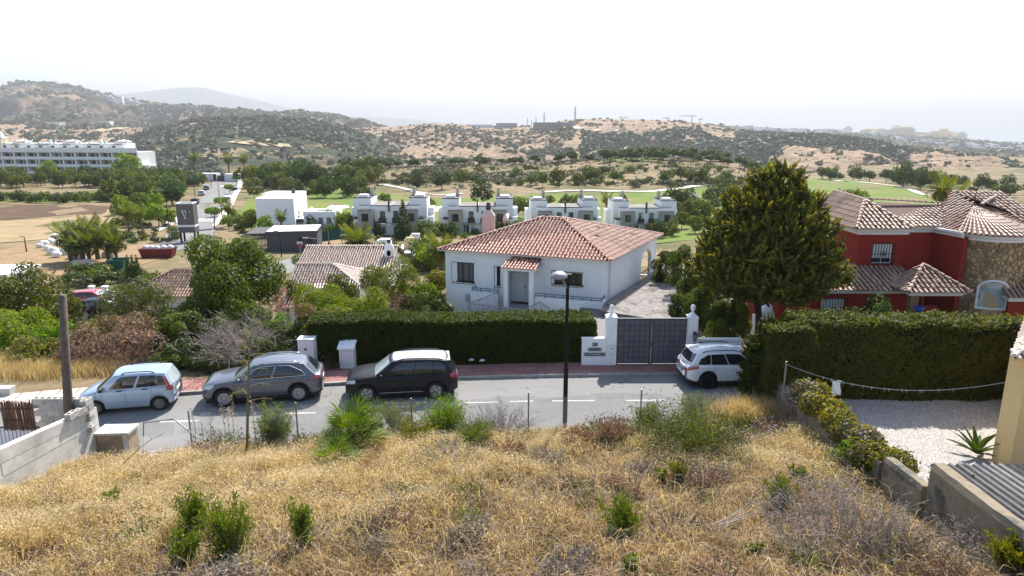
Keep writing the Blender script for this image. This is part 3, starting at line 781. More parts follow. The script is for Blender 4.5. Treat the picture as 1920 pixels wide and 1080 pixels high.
def slabs(nm, base, depth, rows, x0, x1, mat, lx, zt):
 par = strip(nm, lambda x: base(x), lambda x: base(x) + depth, zt - .03, M['kerb'], x0=x0 - 6, x1=x1 + 6, kind='structure')
 w = depth/rows; me = None; x = x0
 while x < x1:
  for r in range(rows):
   y = float(base(x + lx/2)) + w*(r + .5); sl = (float(base(x + lx)) - float(base(x)))/lx
   if me is None:
    q = MB(); g = .012; q.add([(-lx/2+g, -w/2+g, -.05), (lx/2-g, -w/2+g, -.05), (lx/2-g, w/2-g, -.05), (-lx/2+g, w/2-g, -.05),
    (-lx/2+g, -w/2+g, 0), (lx/2-g, -w/2+g, 0), (lx/2-g, w/2-g, 0), (-lx/2+g, w/2-g, 0)], [(4,5,6,7),(0,1,5,4),(1,2,6,5),(2,3,7,6),(3,0,4,7)])
    o = q.build('paving_slab', mat, par); me = o.data
   else: o = mesh_obj('paving_slab', me, par)
   o.location = (x + lx/2, y, zt + random.uniform(-.006, .006)); o.rotation_euler = (random.uniform(-.006, .006), random.uniform(-.006, .006), math.atan(sl))
  x += lx
slabs('pavement', lambda x: Yk(x) + .15, 1.45, 3, -15.4, 12.2, M['paver_red'], .5, .125)
slabs('pale_pavement', lambda x: Yk(x) + .15, 1.45, 2, -27.4, -15.6, M['paver_pale'], .7, .125)
slabs('near_pavement', lambda x: Yn(x) - .15 - .75, .74, 1, -13.6, 9., M['paver_pale'], .6, .125)
par = E('road_markings'); tag(par, kind='structure')
for u0, u1, v in ((-30,40,825),(120,190,806),(300,372,789),(505,592,774),(700,782,762),(872,935,754),(955,1000,752),(1035,1115,751),(1174,1247,750)):
 a, b = PZ(u0, v + (1 if u0 > 600 else 2), 0), PZ(u1, v, 0)
 d = (b - a); q = MB(); q.box(0, d.length, -.05, .05, 0, .004)
 o = q.build('centre_dash', M['paint'], par); o.location = a; o.rotation_euler = (0, 0, math.atan2(d.y, d.x))
# the empty plot in front, and the ground of its neighbours
def sheet(name, x0, x1, y0, y1, nx, ny, zf, mat, **k):
 xs = np.linspace(x0, x1, nx); t = np.linspace(0, 1, ny)
 V = [];
 for x in xs:
  a = y0(x) if callable(y0) else y0; b = y1(x) if callable(y1) else y1
  for q in t: y = a + (b-a)*q; V.append((x, y, float(zf(x, y))))
 i, j = np.meshgrid(np.arange(nx-1), np.arange(ny-1), indexing='ij'); q = (i*ny + j).ravel()
 return mesh_obj(name, npmesh(name, np.array(V), np.stack([q, q+ny, q+ny+1, q+1], 1), mat, smooth_=True), **k)
sheet('field', -13.95, 10.05, -14., lambda x: float(Yn(x)) - .88, 120, 190, field_h, M['field'], kind='structure')
sheet('neighbour_drive', -46, -14.1, -14., lambda x: float(Yn(x)) - .05, 20, 20, lambda x, y: -.02, M['paver_pale'], kind='structure')
YARD = .95
sheet('gravel_yard', 10.05, 46, -14., lambda x: 25.9, 20, 20, lambda x, y: YARD - .05, M['gravel'], kind='structure')
sheet('verge', -46, 46, lambda x: float(Yk(x)) + 1.55, lambda x: float(Yk(x)) + 4.5, 60, 6, lambda x, y: .06 if y < float(Yk(x)) + 2.6 else -.7, M['field'], kind='structure')
def fg(u, v):
 Y = 7.
 while Y < 24:
  p = PY(u, v, Y)
  if p.z < float(field_h(p.x, p.y)): break
  Y += .05
 return Vector((p.x, p.y, float(field_h(p.x, p.y))))
# ------------------------------------------------------------------ building helpers
def rebase(e, loc):
 loc = Vector(loc)
 for c in e.children: c.location = c.location - loc
 e.location = loc
 return e
def frame_of(p0, p1, z=0.):
 e = Vector((p1[0]-p0[0], p1[1]-p0[1], 0)).normalized(); n = Vector((-e.y, e.x, 0))
 m = Matrix((( e.x, n.x, 0, p0[0]), (e.y, n.y, 0, p0[1]), (0, 0, 1, z), (0, 0, 0, 1)))
 return m
def window(par, W, h, mat='brown_frame', gl='glass', dep=.10, fw=.05, nx=2, nz=1, sill=None, **k):
 s0, s1, z0, z1 = h; q = MB()
 q.box(s0, s1, dep, dep+.06, z0, z0+fw); q.box(s0, s1, dep, dep+.06, z1-fw, z1)
 q.box(s0, s0+fw, dep, dep+.06, z0+fw, z1-fw); q.box(s1-fw, s1, dep, dep+.06, z0+fw, z1-fw)
 for i in range(1, nx): x = s0 + (s1-s0)*i/nx; q.box(x-fw*.5, x+fw*.5, dep+.003, dep+.057, z0+fw, z1-fw)
 for i in range(1, nz): z = z0 + (z1-z0)*i/nz; q.box(s0+fw, s1-fw, dep+.006, dep+.054, z-fw*.4, z+fw*.4)
 o = q.build('window', M[mat], par, **k); o.matrix_local = W
 g = MB(); g.box(s0+.01, s1-.01, dep+.035, dep+.045, z0+.01, z1-.01); g.build('pane', M[gl], o)
 if sill:
  g = MB(); g.box(s0-.08, s1+.08, -.06, dep, z0-.06, z0); g.build('sill', M[sill], o)
 return o
def grille(par, W, h, nbar, nh=2, proj=.16, r=.012, mat='dark_metal', name='window_grille', rose=False):
 s0, s1, z0, z1 = h; q = MB()
 for i in range(nbar+1):
  x = s0 + (s1-s0)*i/nbar; q.box(x-r, x+r, -proj-r, -proj+r, z0, z1)
 for i in range(nh+1):
  z = z0 + (z1-z0)*i/nh; q.box(s0, s1, -proj-r*1.5, -proj+r*1.5, z-r, z+r)
 for x in (s0, s1):
  for z in (z0+.03, z1-.03): q.box(x-r, x+r, -proj, .0, z-r, z+r)
 if rose:
  cx, cz = (s0+s1)/2, z0 + (z1-z0)*.52
  q.tube([(cx+.11*math.cos(a), -proj-.02, cz+.13*math.sin(a)) for a in np.linspace(0, 6.283, 13)], .016, 4)
  q.tube([(cx+.05*math.cos(a), -proj-.02, cz+.06*math.sin(a)) for a in np.linspace(0, 6.283, 9)], .018, 4)
 o = q.build(name, M[mat], par); o.matrix_local = W
 return o
def tile_mesh(L=.42, r0=.078, r1=.064, mat=None, name='roof_tile'):
 q = MB(); v = []
 for r, y, z in ((r0, 0, .022), (r1, L, 0.)):
  for k in range(5):
   a = math.pi*k/4; v.append((r*math.cos(a), y, z + r*1.05*math.sin(a)))
 q.add(v, [(k, k+1, k+6, k+5) for k in range(4)] + [(4, 3, 2, 1, 0)])
 me = bpy.data.meshes.new(name); me.from_pydata(q.v, [], q.f); me.materials.append(mat); me.update()
 return me, np.array(q.v), q.f
class Roof:
 """clay barrel tiles laid in rows over roof planes; the nearest ones are objects, the rest one part"""
 def __init__(s, par, cover, pan, col=.235, row=.37, r=.068):
  s.par, s.cover, s.pan, s.col, s.row = par, cover, pan, col, row
  s.me, s.tv, s.tf = tile_mesh(row + .06, r, r*.8, M[cover]); s.T = []; s.deck = MB(); s.ridges = []
 def plane(s, pts, jit=.012, skip=0., off=.0):
  P = [Vector(p) for p in pts]; e = (P[1]-P[0]).normalized(); n = e.cross(P[2]-P[0]).normalized()
  if n.z < 0: n = -n
  u = n.cross(e)
  q = [((p-P[0]).dot(e), (p-P[0]).dot(u)) for p in P]
  s.deck.add(P, [tuple(range(len(P))) if (P[1]-P[0]).cross(P[2]-P[0]).z > 0 else tuple(reversed(range(len(P))))])
  smin, smax = min(a[0] for a in q), max(a[0] for a in q); k = int((smax-smin)/s.col)
  for i in range(k+1):
   x = smin + s.col*(i + .5 + off); ts = []
   for j in range(len(q)):
    (a, b), (c, d) = q[j], q[(j+1) % len(q)]
    if (a <= x < c) or (c <= x < a): ts.append(b + (d-b)*(x-a)/(c-a))
   if len(ts) < 2: continue
   t0, t1 = min(ts), max(ts); t = t0 - .05
   while t < t1 - .12:
    o = P[0] + e*(x + random.gauss(0, jit)) + u*(t + random.gauss(0, jit)) + n*.012
    R = Matrix(((e.x,u.x,n.x,o.x),(e.y,u.y,n.y,o.y),(e.z,u.z,n.z,o.z),(0,0,0,1))) @ Matrix.Rotation(random.gauss(0, .025), 4, 'Z')
    if random.random() >= skip: s.T.append(R)
    t += s.row
  return s
 def ridge(s, a, b, sc=1.25, n=.0):
  a, b = Vector(a), Vector(b); d = b - a; L = d.length; d /= L; k = max(1, int(L/.36))
  x = d.cross(Vector((0, 0, 1))).normalized(); z = x.cross(d)
  for i in range(k):
   o = a + d*(L*i/k) + z*.045
   s.ridges.append(Matrix(((x.x*sc,d.x,z.x*sc,o.x),(x.y*sc,d.y,z.y*sc,o.y),(x.z*sc,d.z,z.z*sc,o.z),(0,0,0,1))))
  return s
 def build(s, nobj=0, deck_t=.0, name='roof'):
  top = s.deck.build(name, M[s.pan], s.par)
  T_ = sorted(s.T, key=lambda m: (m.translation - cam.location).length)
  for m in T_[:nobj]:
   o = mesh_obj('roof_tile', s.me, top); o.matrix_local = m
  rest = T_[nobj:]
  if rest:
   A = np.array([[list(r) for r in m] for m in rest]); V = np.einsum('kij,nj->kni', A[:, :3, :3], s.tv) + A[:, None, :3, 3]
   nv = len(s.tv); F = []
   b = np.arange(len(rest))[:, None]*nv
   quads = np.array([f for f in s.tf if len(f) == 4])
   Fq = (quads[None] + b[:, :, None]).reshape(-1, 4)
   cap = np.array([[4, 3, 1, 0], [3, 2, 1, 1]])[:1]; Fc = (cap[None] + b[:, :, None]).reshape(-1, 4)
   mesh_obj('tile_rows', npmesh('tile_rows', V.reshape(-1, 3), np.concatenate([Fq, Fc]), M[s.cover]), top, kind='stuff')
  for m in s.ridges: o = mesh_obj('ridge_tile', s.me, top); o.matrix_local = m
  return top
# ------------------------------------------------------------------ the white house with the red hipped roof
hs = E('white_house', (0, 0, 0), 0, 'white single-storey house with red clay hipped roof and barred windows behind the long hedge', 'house')
FL, FR, BR, BL = Vector((-5.0, 45.0, 2.9)), Vector((6.03, 41.0, 2.9)), Vector((11.5, 51.5, 2.9)), Vector((.47, 55.5, 2.9))
e1 = (FR - FL).normalized(); e2 = (BR - FR).normalized(); e1.z = e2.z = 0
wi = .36
WFL, WFR, WBR, WBL = FL + e1*wi + e2*wi, FR - e1*wi + e2*wi, BR - e1*wi - e2*wi, BL + e1*wi - e2*wi
ZB = -2.0
f = lambda u, v: on_wall(u, v, WFL, WFR)
def hole(u0, u1, v0, v1):
 um = (u0+u1)/2; vm = (v0+v1)/2
 return (f(u0, vm)[0], f(u1, vm)[0], f(um, v1)[1], f(um, v0)[1])
hw1 = hole(857, 889, 493, 528); hw2 = hole(1040, 1092, 511, 533); hn = hole(930, 938, 500, 537); hd = hole(949, 991, 505, 574)
mb = MB(); mb.wall(WFL, WFR, ZB, 2.84, .25, [hw1, hw2, hn, hd]); o = mb.build('front_wall', M['white'], hs)
WF = frame_of(WFL, WFR)
SL = (WBR - WFR).length
arch = (7.35, 9.9, -.2, 2.2)
mb = MB(); mb.wall(WFR, WBR, ZB, 2.84, .25, [arch])
mb.build('side_wall', M['white'], hs)
WS = frame_of(WFR, WBR)
q = MB()
for sx, dr in ((arch[0], 1), (arch[1], -1)):
 pts = [(sx, 2.2)] + [(sx + dr*1.275*(1-math.cos(a)), 1.25 + .95*math.sin(a)) for a in np.linspace(0, math.pi/2, 8)]
 n = len(pts); q.add([(p[0], .002, p[1]) for p in pts] + [(p[0], .248, p[1]) for p in pts],
 [tuple(range(n)) if dr < 0 else tuple(reversed(range(n))), tuple(range(n, 2*n)) if dr > 0 else tuple(reversed(range(n, 2*n)))] + [(i, (i+1) % n, n+(i+1) % n, n+i) for i in range(n)])
o = q.build('arch', M['white'], hs); o.matrix_local = WS
q = MB(); q.lathe([(.17,-.2),(.17,-.1),(.12,-.05),(.14,.5),(.115,1.1),(.16,1.15),(.18,1.25)], 12, Matrix.Translation((arch[1]-.02, .12, 0)))
o = q.build('porch_column', M['white'], hs, True); o.matrix_local = WS
q = MB(); q.box(arch[0], arch[1], .12, .15, .55, .6); q.box(arch[0], arch[1], .12, .15, -.05, -.02)
for i in range(14): x = arch[0] + (arch[1]-arch[0])*i/13; q.box(x-.01, x+.01, .125, .145, -.02, .55)
o = q.build('porch_railing', M['dark_metal'], hs); o.matrix_local = WS
mb = MB(); mb.wall(WBR, WBL, ZB - 2, 2.84, .25, [(.25, 2.7, -.2, 2.2)]); mb.build('back_wall', M['white'], hs)
mb = MB(); mb.wall(WBL, WFL, ZB - 2, 2.84, .25); mb.build('side_wall', M['white'], hs)
mb = MB(); mb.add([p + Vector((0,0,-.045)) for p in (FL, FR, BR, BL)] + [p + Vector((0,0,-.0)) for p in (FL, FR, BR, BL)], [(3,2,1,0)] + [(i, (i+1) % 4, 4+(i+1) % 4, 4+i) for i in range(4)])
mb.build('eaves_board', M['white'], hs)
ctr = (FL + FR + BR + BL)/4
R0 = PY(1017, 409, 47.6); R1 = PY(1054, 410, 47.1); R0.z = R1.z = 4.72
rf = Roof(hs, 'red_roof', 'red_pan', .245, .38)
up = Vector((0, 0, .012))
rf.plane([FL+up, FR+up, R1, R0]); rf.plane([FR+up, BR+up, R1], skip=.012); rf.plane([BR+up, BL+up, R0, R1]); rf.plane([BL+up, FL+up, R0])
rf.ridge(FL, R0).ridge(FR, R1).ridge(BR, R1).ridge(BL, R0).ridge(R0, R1)
rf.build(300)
window(hs, WF, hw1, gl='curtain', nx=3, sill='brown_frame'); grille(hs, WF, (hw1[0]-.25, hw1[1]+.03, hw1[2]-.08, hw1[3]+.08), 2, 1, .3)
window(hs, WF, hw2, nx=4, sill='brown_frame', gl='glass'); grille(hs, WF, (hw2[0]-.12, hw2[1]+.06, hw2[2]-.1, hw2[3]+.1), 12, 1, .28)
window(hs, WF, hn, nx=1); grille(hs, WF, (hn[0]-.05, hn[1]+.05, hn[2]-.04, hn[3]+.04), 2, 1, .18)
# front door in its recess, porch canopy on two posts
q = MB(); dw = hd[1]-hd[0]
q.box(hd[0]-.3, hd[1]+.3, 1.15, 1.25, hd[2], hd[3]); q.box(hd[0]-.12, hd[0], .25, 1.15, hd[2], hd[3]); q.box(hd[1], hd[1]+.12, .25, 1.15, hd[2], hd[3]); q.box(hd[0]-.12, hd[1]+.12, .25, 1.15, hd[3], hd[3]+.08)
o = q.build('entrance_recess', M['white'], hs); o.matrix_local = WF
ds0 = hd[0] + dw*.56; q = MB(); q.box(ds0, hd[1]-.03, 1.09, 1.147, hd[2]+.02, hd[3]-.12); q.box(ds0+.12, hd[1]-.15, 1.075, 1.09, hd[2]+.2, hd[2]+1.); q.box(ds0+.12, hd[1]-.15, 1.075, 1.09, hd[2]+1.15, hd[3]-.3)
o = q.build('front_door', M['white_metal'], hs); o.matrix_local = WF
q = MB(); q.box(ds0+.06, ds0+.1, 1.03, 1.09, hd[2]+.95, hd[2]+1.2); q.build('handle', M['black'], o)
q = MB(); q.box(ds0+.02, hd[1]-.05, 1.05, 1.1, hd[3]-.3, hd[3]-.22)
for i in range(5): q.tube([(ds0+.1+.16*i, 1.04, hd[3]-.24), (ds0+.18+.16*i, 1.02, hd[3]-.06), (ds0+.26+.16*i, 1.04, hd[3]-.24)], .02, 4)
o = q.build('door_fanlight_scroll', M['black'], hs); o.matrix_local = WF
q = MB(); q.lathe([(.0,-.02),(.10,0),(.12,.1),(.07,.22),(.0,.25)], 10, Matrix.Translation((hd[0]+dw*.27, 1.05, hd[3]-.42)))
o = q.build('porch_lamp', M['white_metal'], hs, True); o.matrix_local = WF
def wp(u, v, d):
 n = Vector((-e1.y, e1.x, 0)).normalized()*-d
 s, z = on_wall(u, v, (WFL + n)[:2], (WFR + n)[:2]); return s, z
PD = 1.35
a0, zt = wp(944, 506, PD); a1 = wp(1000, 514, PD)[0]
zb = wp(948, 577, PD)[1]
q = MB(); q.box(a0, a0+.28, -PD, -PD+.28, ZB, zt); o = q.build('porch_post', M['white'], hs); o.matrix_local = WF
q = MB(); q.box(a1-.28, a1, -PD, -PD+.28, ZB, zt); o = q.build('porch_post', M['white'], hs); o.matrix_local = WF
q = MB(); q.box(a0-.12, a1+.12, -PD-.1, 0, zt, zt+.14); o = q.build('porch_canopy_slab', M['white'], hs); o.matrix_local = WF
ce = MB()
W3 = lambda s, y, z: WF @ Vector((s, y, z))
pr = Roof(hs, 'red_roof', 'red_pan', .215, .34)
pr.plane([W3(a0-.16, -PD-.2, zt+.16), W3(a1+.16, -PD-.2, zt+.16), W3(a1+.1, -.0, zt+.62), W3(a0+.1, -.0, zt+.62)], off=.1)
pr.build(40, name='porch_roof')
q = MB(); q.box(a0-.3, a1+.1, -PD-1.2, -.02, ZB-.1, zb-.02); o = q.build('terrace', M['terrace'], hs); o.matrix_local = WF
# parapets beside the porch with black top rails
def rail(pts, name='parapet_rail', z0=None, post=.0, r=.018, mat='dark_metal', W=WF, double=True, par=hs):
 q = MB(); P = [Vector(p) for p in pts]
 for i in range(len(P)-1):
  q.beam(P[i], P[i+1], r*2, r*1.6)
  if double: q.beam(P[i] - Vector((0, 0, .14)), P[i+1] - Vector((0, 0, .14)), r*1.4, r*1.4)
  L = (P[i+1]-P[i]).length; n = max(1, int(L/.55))
  for k in range(n+1):
   p = P[i].lerp(P[i+1], k/n); q.box(p.x-r*.8, p.x+r*.8, p.y-r*.8, p.y+r*.8, p.z-(.3 if double else .9), p.z)
 o = q.build(name, M[mat], par); o.matrix_local = W
 return o
s0, z0 = wp(996, 556, 1.1); s1, z1 = wp(1130, 568, 1.1)
q = MB(); q.box(a1+.01, s1, -1.1, -.9, ZB, z0-.02); q.box(s1-.2, s1, -.9, -.002, ZB, z0-.02); o = q.build('parapet', M['white'], hs); o.matrix_local = WF
rail([(a1+.05, -1., z0+.22), (s1-.1, -1., z0+.22), (s1-.1, -.06, z0+.22)])
q = MB(); q.lathe([(.0,0),(.16,.02),(.2,.3),(.14,.35)], 12, Matrix.Translation((s1-.35, -1.35, ZB+.9))); o = q.build('wall_meter', M['galv'], hs); o.matrix_local = WF
s2, z2 = wp(882, 542, .8); s3 = wp(934, 548, .8)[0]
q = MB(); q.box(s2, s3, -.8, -.62, ZB, z2-.16); q.box(s2, s2+.18, -.62, -.002, ZB, z2-.16); o = q.build('parapet', M['white'], hs); o.matrix_local = WF
rail([(s2+.08, -.06, z2+.1), (s2+.08, -.72, z2+.1), (s3, -.72, z2+.1)])
h = hole(895, 932, 497, 560); q = MB(); q.box(h[0], h[1], -.012, 0, h[2], h[3]); q.box(h[0]-.03, h[0]-.003, -.02, 0, h[2], h[3]); q.box(h[0]-.03, h[1]+.03, -.022, 0, h[3]+.002, h[3]+.03)
o = q.build('blind_panel', M['white'], hs); o.matrix_local = WF
# outside stair with white balusters
def balusters(a, b, hgt, n, name='stair_railing'):
 a, b = Vector(a), Vector(b); q = MB(); q.beam(a, b, .05, .04); q.beam(a - Vector((0,0,hgt)), b - Vector((0,0,hgt)), .03, .03)
 for i in range(n+1):
  p = a.lerp(b, i/n); q.box(p.x-.011, p.x+.011, p.y-.011, p.y+.011, p.z-hgt, p.z)
 o = q.build(name, M['galv'], hs); o.matrix_local = WF
b0 = wp(879, 569, 2.6); b1 = wp(934, 548, 1.4); balusters((b0[0], -2.6, b0[1]), (b1[0], -1.4, b1[1]), .8, 14)
b2 = wp(983, 580, 2.6); balusters((b0[0], -2.6, b0[1]), (b2[0], -2.6, b0[1] - .05), .8, 20)
b3 = wp(1013, 566, 2.0); balusters((b2[0], -2.6, b2[1]), (b3[0], -2.0, b3[1]), .8, 8)
b4 = wp(1030, 578, 2.6); balusters((b3[0], -2.0, b3[1]), (b4[0], -2.6, b4[1]), .8, 6)
q = MB(); q.box(b0[0], b4[0]+.3, -3.4, -1.35, ZB-.2, b0[1]-.82); o = q.build('landing', M['terrace'], hs); o.matrix_local = WF
q = MB(); q.tube([W3(0, 0, 0)*0 + Vector((.55, -.06, ZB)), (.55, -.06, 2.75)], .04, 8); o = q.build('downpipe', M['white_metal'], hs); o.matrix_local = WS
rebase(hs, (.6, 43, -.6))
s, z = wp(871, 566, .35)
ac = E('air_conditioner', WF @ Vector((s, -.04, z)), WF.to_euler().z, 'pale air conditioner unit on the white wall below the left window', 'air conditioner')
q = MB(); q.box(0, .8, -.3, 0, 0, .58); q.build('casing', M['white_metal'], ac)
q = MB()
for i in range(9): q.box(.06, .52, -.312, -.302, .06+.055*i, .085+.055*i)
q.build('fan_grille', M['galv'], ac)
# white iron garden chairs on the landing
def iron_chair(loc, rz, label):
 c = E('garden_chair', loc, rz, label, 'chair', 'white iron chairs by the entrance stair')
 q = MB(); q.lathe([(.2, .44), (.21, .46), (.0, .465)], 12); q.build('seat', M['white_metal'], c)
 q = MB()
 for a in np.linspace(0, math.pi, 6): q.tube([(.2*math.cos(a), .18, .46), (.24*math.cos(a), .22, .75), (.12*math.cos(a), .25, .92)], .014, 5)
 q.tube([(.24*math.cos(a), .2, .72+.2*math.sin(a)) for a in np.linspace(0, math.pi, 9)], .016, 5); q.build('backrest', M['white_metal'], c)
 for x, y in ((-.15,-.15),(.15,-.15),(-.15,.15),(.15,.15)):
  q = MB(); q.tube([(x*.8, y*.8, .45), (x*1.3, y*1.3, 0)], .013, 5); q.build('leg', M['white_metal'], c)
 return c
p = WF @ Vector((wp(907, 570, 1.9)[0], -1.9, b0[1]-.81)); iron_chair(p, 2.6, 'white scrolled iron chair beside the stair railing nearest the air conditioner')
p = WF @ Vector((wp(925, 570, 1.6)[0], -1.6, b0[1]-.81)); iron_chair(p, 3.5, 'white scrolled iron chair next to the porch post')
# pink chimney against the far side of the roof
ch = E('chimney', (-1.75, 50.6, -1.5), 0, 'faded pink masonry chimney with dark pot rising behind the red hipped roof', 'chimney')
q = MB(); q.cbox(0, 0, 0, .95, .95, 6.0); q.build('stack', M['pink_wall'], ch)
q = MB(); q.add([(x*.47, y*.47, 6.001) for x, y in ((-1,-1),(1,-1),(1,1),(-1,1))] + [(x*.2, y*.2, 6.4) for x, y in ((-1,-1),(1,-1),(1,1),(-1,1))], [(i, (i+1) % 4, 4+(i+1) % 4, 4+i) for i in range(4)] + [(4,5,6,7)]); q.build('shoulder', M['pink_wall'], ch)
q = MB(); q.lathe([(.16, 6.38), (.2, 6.5), (.17, 6.75), (.13, 6.95)], 10); q.build('pot', M['charcoal'], ch, True)
ds = E('satellite_dish', (-.55, 49.3, 3.6), 0, 'small pale satellite dish on a bent arm beside the pink chimney', 'satellite dish')
q = MB(); q.lathe([(0, 0), (.16, .02), (.3, .07), (.4, .14)], 16, Matrix.Translation((0, 0, .9)) @ Matrix.Rotation(1.9, 4, 'Y') @ Matrix.Rotation(.5, 4, 'X')); q.build('dish', M['farwhite'], ds, True)
q = MB(); q.tube([(0, 0, -.6), (0, 0, .7), (.1, 0, .9)], .025, 6); q.tube([(.1, 0, .8), (.5, -.1, 1.)], .015, 5); q.build('arm', M['galv'], ds)
# parking slab beside the house
A, B = PZ(1127, 583, .3), PZ(1300, 607, .3)
pts = [(A.x, A.y), (8.3, 37.2), (13.5, 36.6), (15.5, 52.5), (11.6, 52.), (WFR.x + .04, WFR.y - .1)]
q = MB(); q.prism(pts, -1.0, .3); q.build('parking_slab', M['drive'], kind='structure')
q = MB(); q.box(4.2, 9.6, 30.6, 41., -.4, .03); q.build('forecourt', M['sign_grey'], kind='structure')
q = MB(); q.box(-6.5, 4.19, 34.2, 44., -2.2, -1.3); q.build('front_yard', M['terrace'], kind='structure')
# ------------------------------------------------------------------ gate, walls, hedges and boxes along the far pavement
YG = 30.25
xg0, xg1 = XatY(1156, 640, YG), XatY(1287, 640, YG)
def pillar(x0, x1, label, extra=None):
 e = E('gate_pillar', ((x0+x1)/2, YG + .12, 0), 0, label, 'gate pillar', 'white pillars of the driveway gate')
 w = x1 - x0; q = MB(); q.cbox(0, 0, .1, w, .5, 2.33); q.build('shaft', M['white'], e)
 q = MB(); q.add([(x*(w/2+.03), y*.28, 2.43) for x, y in ((-1,-1),(1,-1),(1,1),(-1,1))] + [(0, 0, 2.62)], [(0,1,4),(1,2,4),(2,3,4),(3,0,4),(3,2,1,0)]); q.build('cap', M['white'], e)
 q = MB(); q.lathe([(.07,2.52),(.09,2.6),(.045,2.66),(.10,2.76),(.115,2.84),(.08,2.95),(.0,3.0)], 12); q.build('finial', M['white'], e, True)
 return e
px0, px1 = XatY(1137, 640, YG-.13), xg0 - .03
p1 = pillar(px0, px1, 'white gate pillar with an urn finial joined to the low name wall')
px2, px3 = xg1 + .03, XatY(1307, 640, YG-.13)
p2 = pillar(px2, px3, 'white gate pillar with an urn finial and a black wall lantern')
lw = E('name_wall', (XatY(1091, 660, YG-.1), YG - .1, 0), 0, 'low white garden wall carrying dark name tiles left of the grey gate', 'wall')
Lw = px0 - lw.location.x - .003
q = MB(); q.box(0, Lw, 0, .24, .05, 1.37); q.box(-.02, Lw, -.02, .26, 1.372, 1.42); q.build('wall_body', M['white'], lw)
for row, txt, zc, wd in ((0, 'EL', 1.13, .30), (1, 'VILLA', .89, .72), (2, 'ESPAÑOLA', .65, 1.02)):
 n = len(txt); cw = .125
 for i, chh in enumerate(txt):
  x = Lw*.535 + (i - (n-1)/2)*cw
  q = MB(); q.box(x-.06, x+.06, -.014, -.001, zc-.085, zc+.085); o = q.build('letter_tile', M['charcoal'], lw)
  text_obj('letter', chh, .16, Matrix.Translation((x, -.018, zc)) @ Matrix.Rotation(math.pi/2, 4, 'X'), M['plate'], o, .002)
mbx = E('letterbox', ((px0+px1)/2, YG - .135, .72), 0, 'white letterbox fixed to the pillar beside the name wall', 'letterbox')
q = MB(); q.box(-.17, .17, -.11, 0, 0, .36); q.add([(.19*math.cos(a), y, .36 + .08*math.sin(a)) for y in (-.12, 0) for a in np.linspace(0, math.pi, 7)], [(i, i+1, 8+i, 7+i) for i in range(6)] + [tuple(range(6, -1, -1)), tuple(range(7, 14))]); q.build('box', M['white_metal'], mbx)
q = MB(); q.box(-.06, .06, -.116, -.111, .24, .27); q.build('slot', M['black'], mbx)
gt = E('driveway_gate', (xg0, YG, 0), 0, 'grey double driveway gate covered in small raised square panels', 'gate')
gw = (xg1 - xg0); sq = None
for lf in (0, 1):
 x0 = lf*gw/2 + .012; w = gw/2 - .024
 q = MB(); q.box(x0, x0+w, .02, .06, .16, 2.3); q.box(x0, x0+w, -.005, .085, 2.3, 2.36); q.box(x0, x0+.07, -.005, .085, .14, 2.298); q.box(x0+w-.07, x0+w, -.005, .085, .14, 2.298); q.box(x0, x0+w, -.008, .088, .08, .138)
 leaf = q.build('gate_leaf', M['grey_gate'], gt)
 nx, nz = 6, 8; cw = (w-.16)/nx; chh = 2.08/nz
 for i in range(nx):
  for j in range(nz):
   if sq is None:
    b = MB(); a, c = cw*.33, chh*.31
    b.add([(-a-.03, 0, -c-.03), (a+.03, 0, -c-.03), (a+.03, 0, c+.03), (-a-.03, 0, c+.03), (-a, -.06, -c), (a, -.06, -c), (a, -.06, c), (-a, -.06, c), (-a+.03, -.01, -c+.03), (a-.03, -.01, -c+.03), (a-.03, -.01, c-.03), (-a+.03, -.01, c-.03)],
    [(i, (i+1) % 4, 4+(i+1) % 4, 4+i) for i in range(4)] + [(4+i, 4+(i+1) % 4, 8+(i+1) % 4, 8+i) for i in range(4)] + [(8,9,10,11)])
    o = b.build('raised_panel', M['gate_panel'], leaf); sq = o.data
   else: o = mesh_obj('raised_panel', sq, leaf)
   o.location = (x0 + .08 + cw*(i+.5), .019, .2 + chh*(j+.5))
q = MB(); q.box(gw/2-.05, gw/2-.015, -.07, -.006, 1.05, 1.2); q.build('lock', M['black'], gt)
rw = E('garden_wall', (px3 + .003, YG - .08, 0), 0, 'low white garden wall with a small number tile right of the grey gate', 'wall')
q = MB(); q.box(0, 2.1, 0, .24, .05, 1.32); q.box(0, 2.1, -.02, .26, 1.322, 1.38); q.build('wall_body', M['white'], rw)
q = MB(); q.box(.10, .32, -.014, -.001, .98, 1.22); o = q.build('number_tile', M['plate'], rw)
q = MB(); q.box(.10,.32,-.018,-.0141,.98,1.0); q.box(.10,.32,-.018,-.0141,1.2,1.22); q.box(.10,.12,-.018,-.0141,1.0,1.2); q.box(.30,.32,-.018,-.0141,1.0,1.2); q.build('tile_border', M['black'], o)
text_obj('number', '1', .17, Matrix.Translation((.21, -.018, 1.1)) @ Matrix.Rotation(math.pi/2, 4, 'X'), M['black'], o, .002)
ln = E('wall_lantern', ((px2+px3)/2 + .05, YG - .145, 1.35), 0, 'black carriage lantern on the gate pillar above the white car', 'lantern')
q = MB(); q.box(-.03, .03, -.16, 0, .38, .42); q.lathe([(.0,.46),(.11,.36),(.12,.34),(.08,.33)], 6, Matrix.Translation((0,-.16,0))); q.lathe([(.07,.0),(.08,.03)], 6, Matrix.Translation((0,-.16,0)))
for k in range(6): a = k*math.pi/3; q.tube([(.072*math.cos(a), -.16+.072*math.sin(a), .02), (.1*math.cos(a), -.16+.1*math.sin(a), .345)], .009, 4)
q.build('cage', M['dark_metal'], ln); q = MB(); q.lathe([(.06,.03),(.085,.33)], 6, Matrix.Translation((0,-.16,0))); q.build('lantern_glass', M['paleglass'], ln)
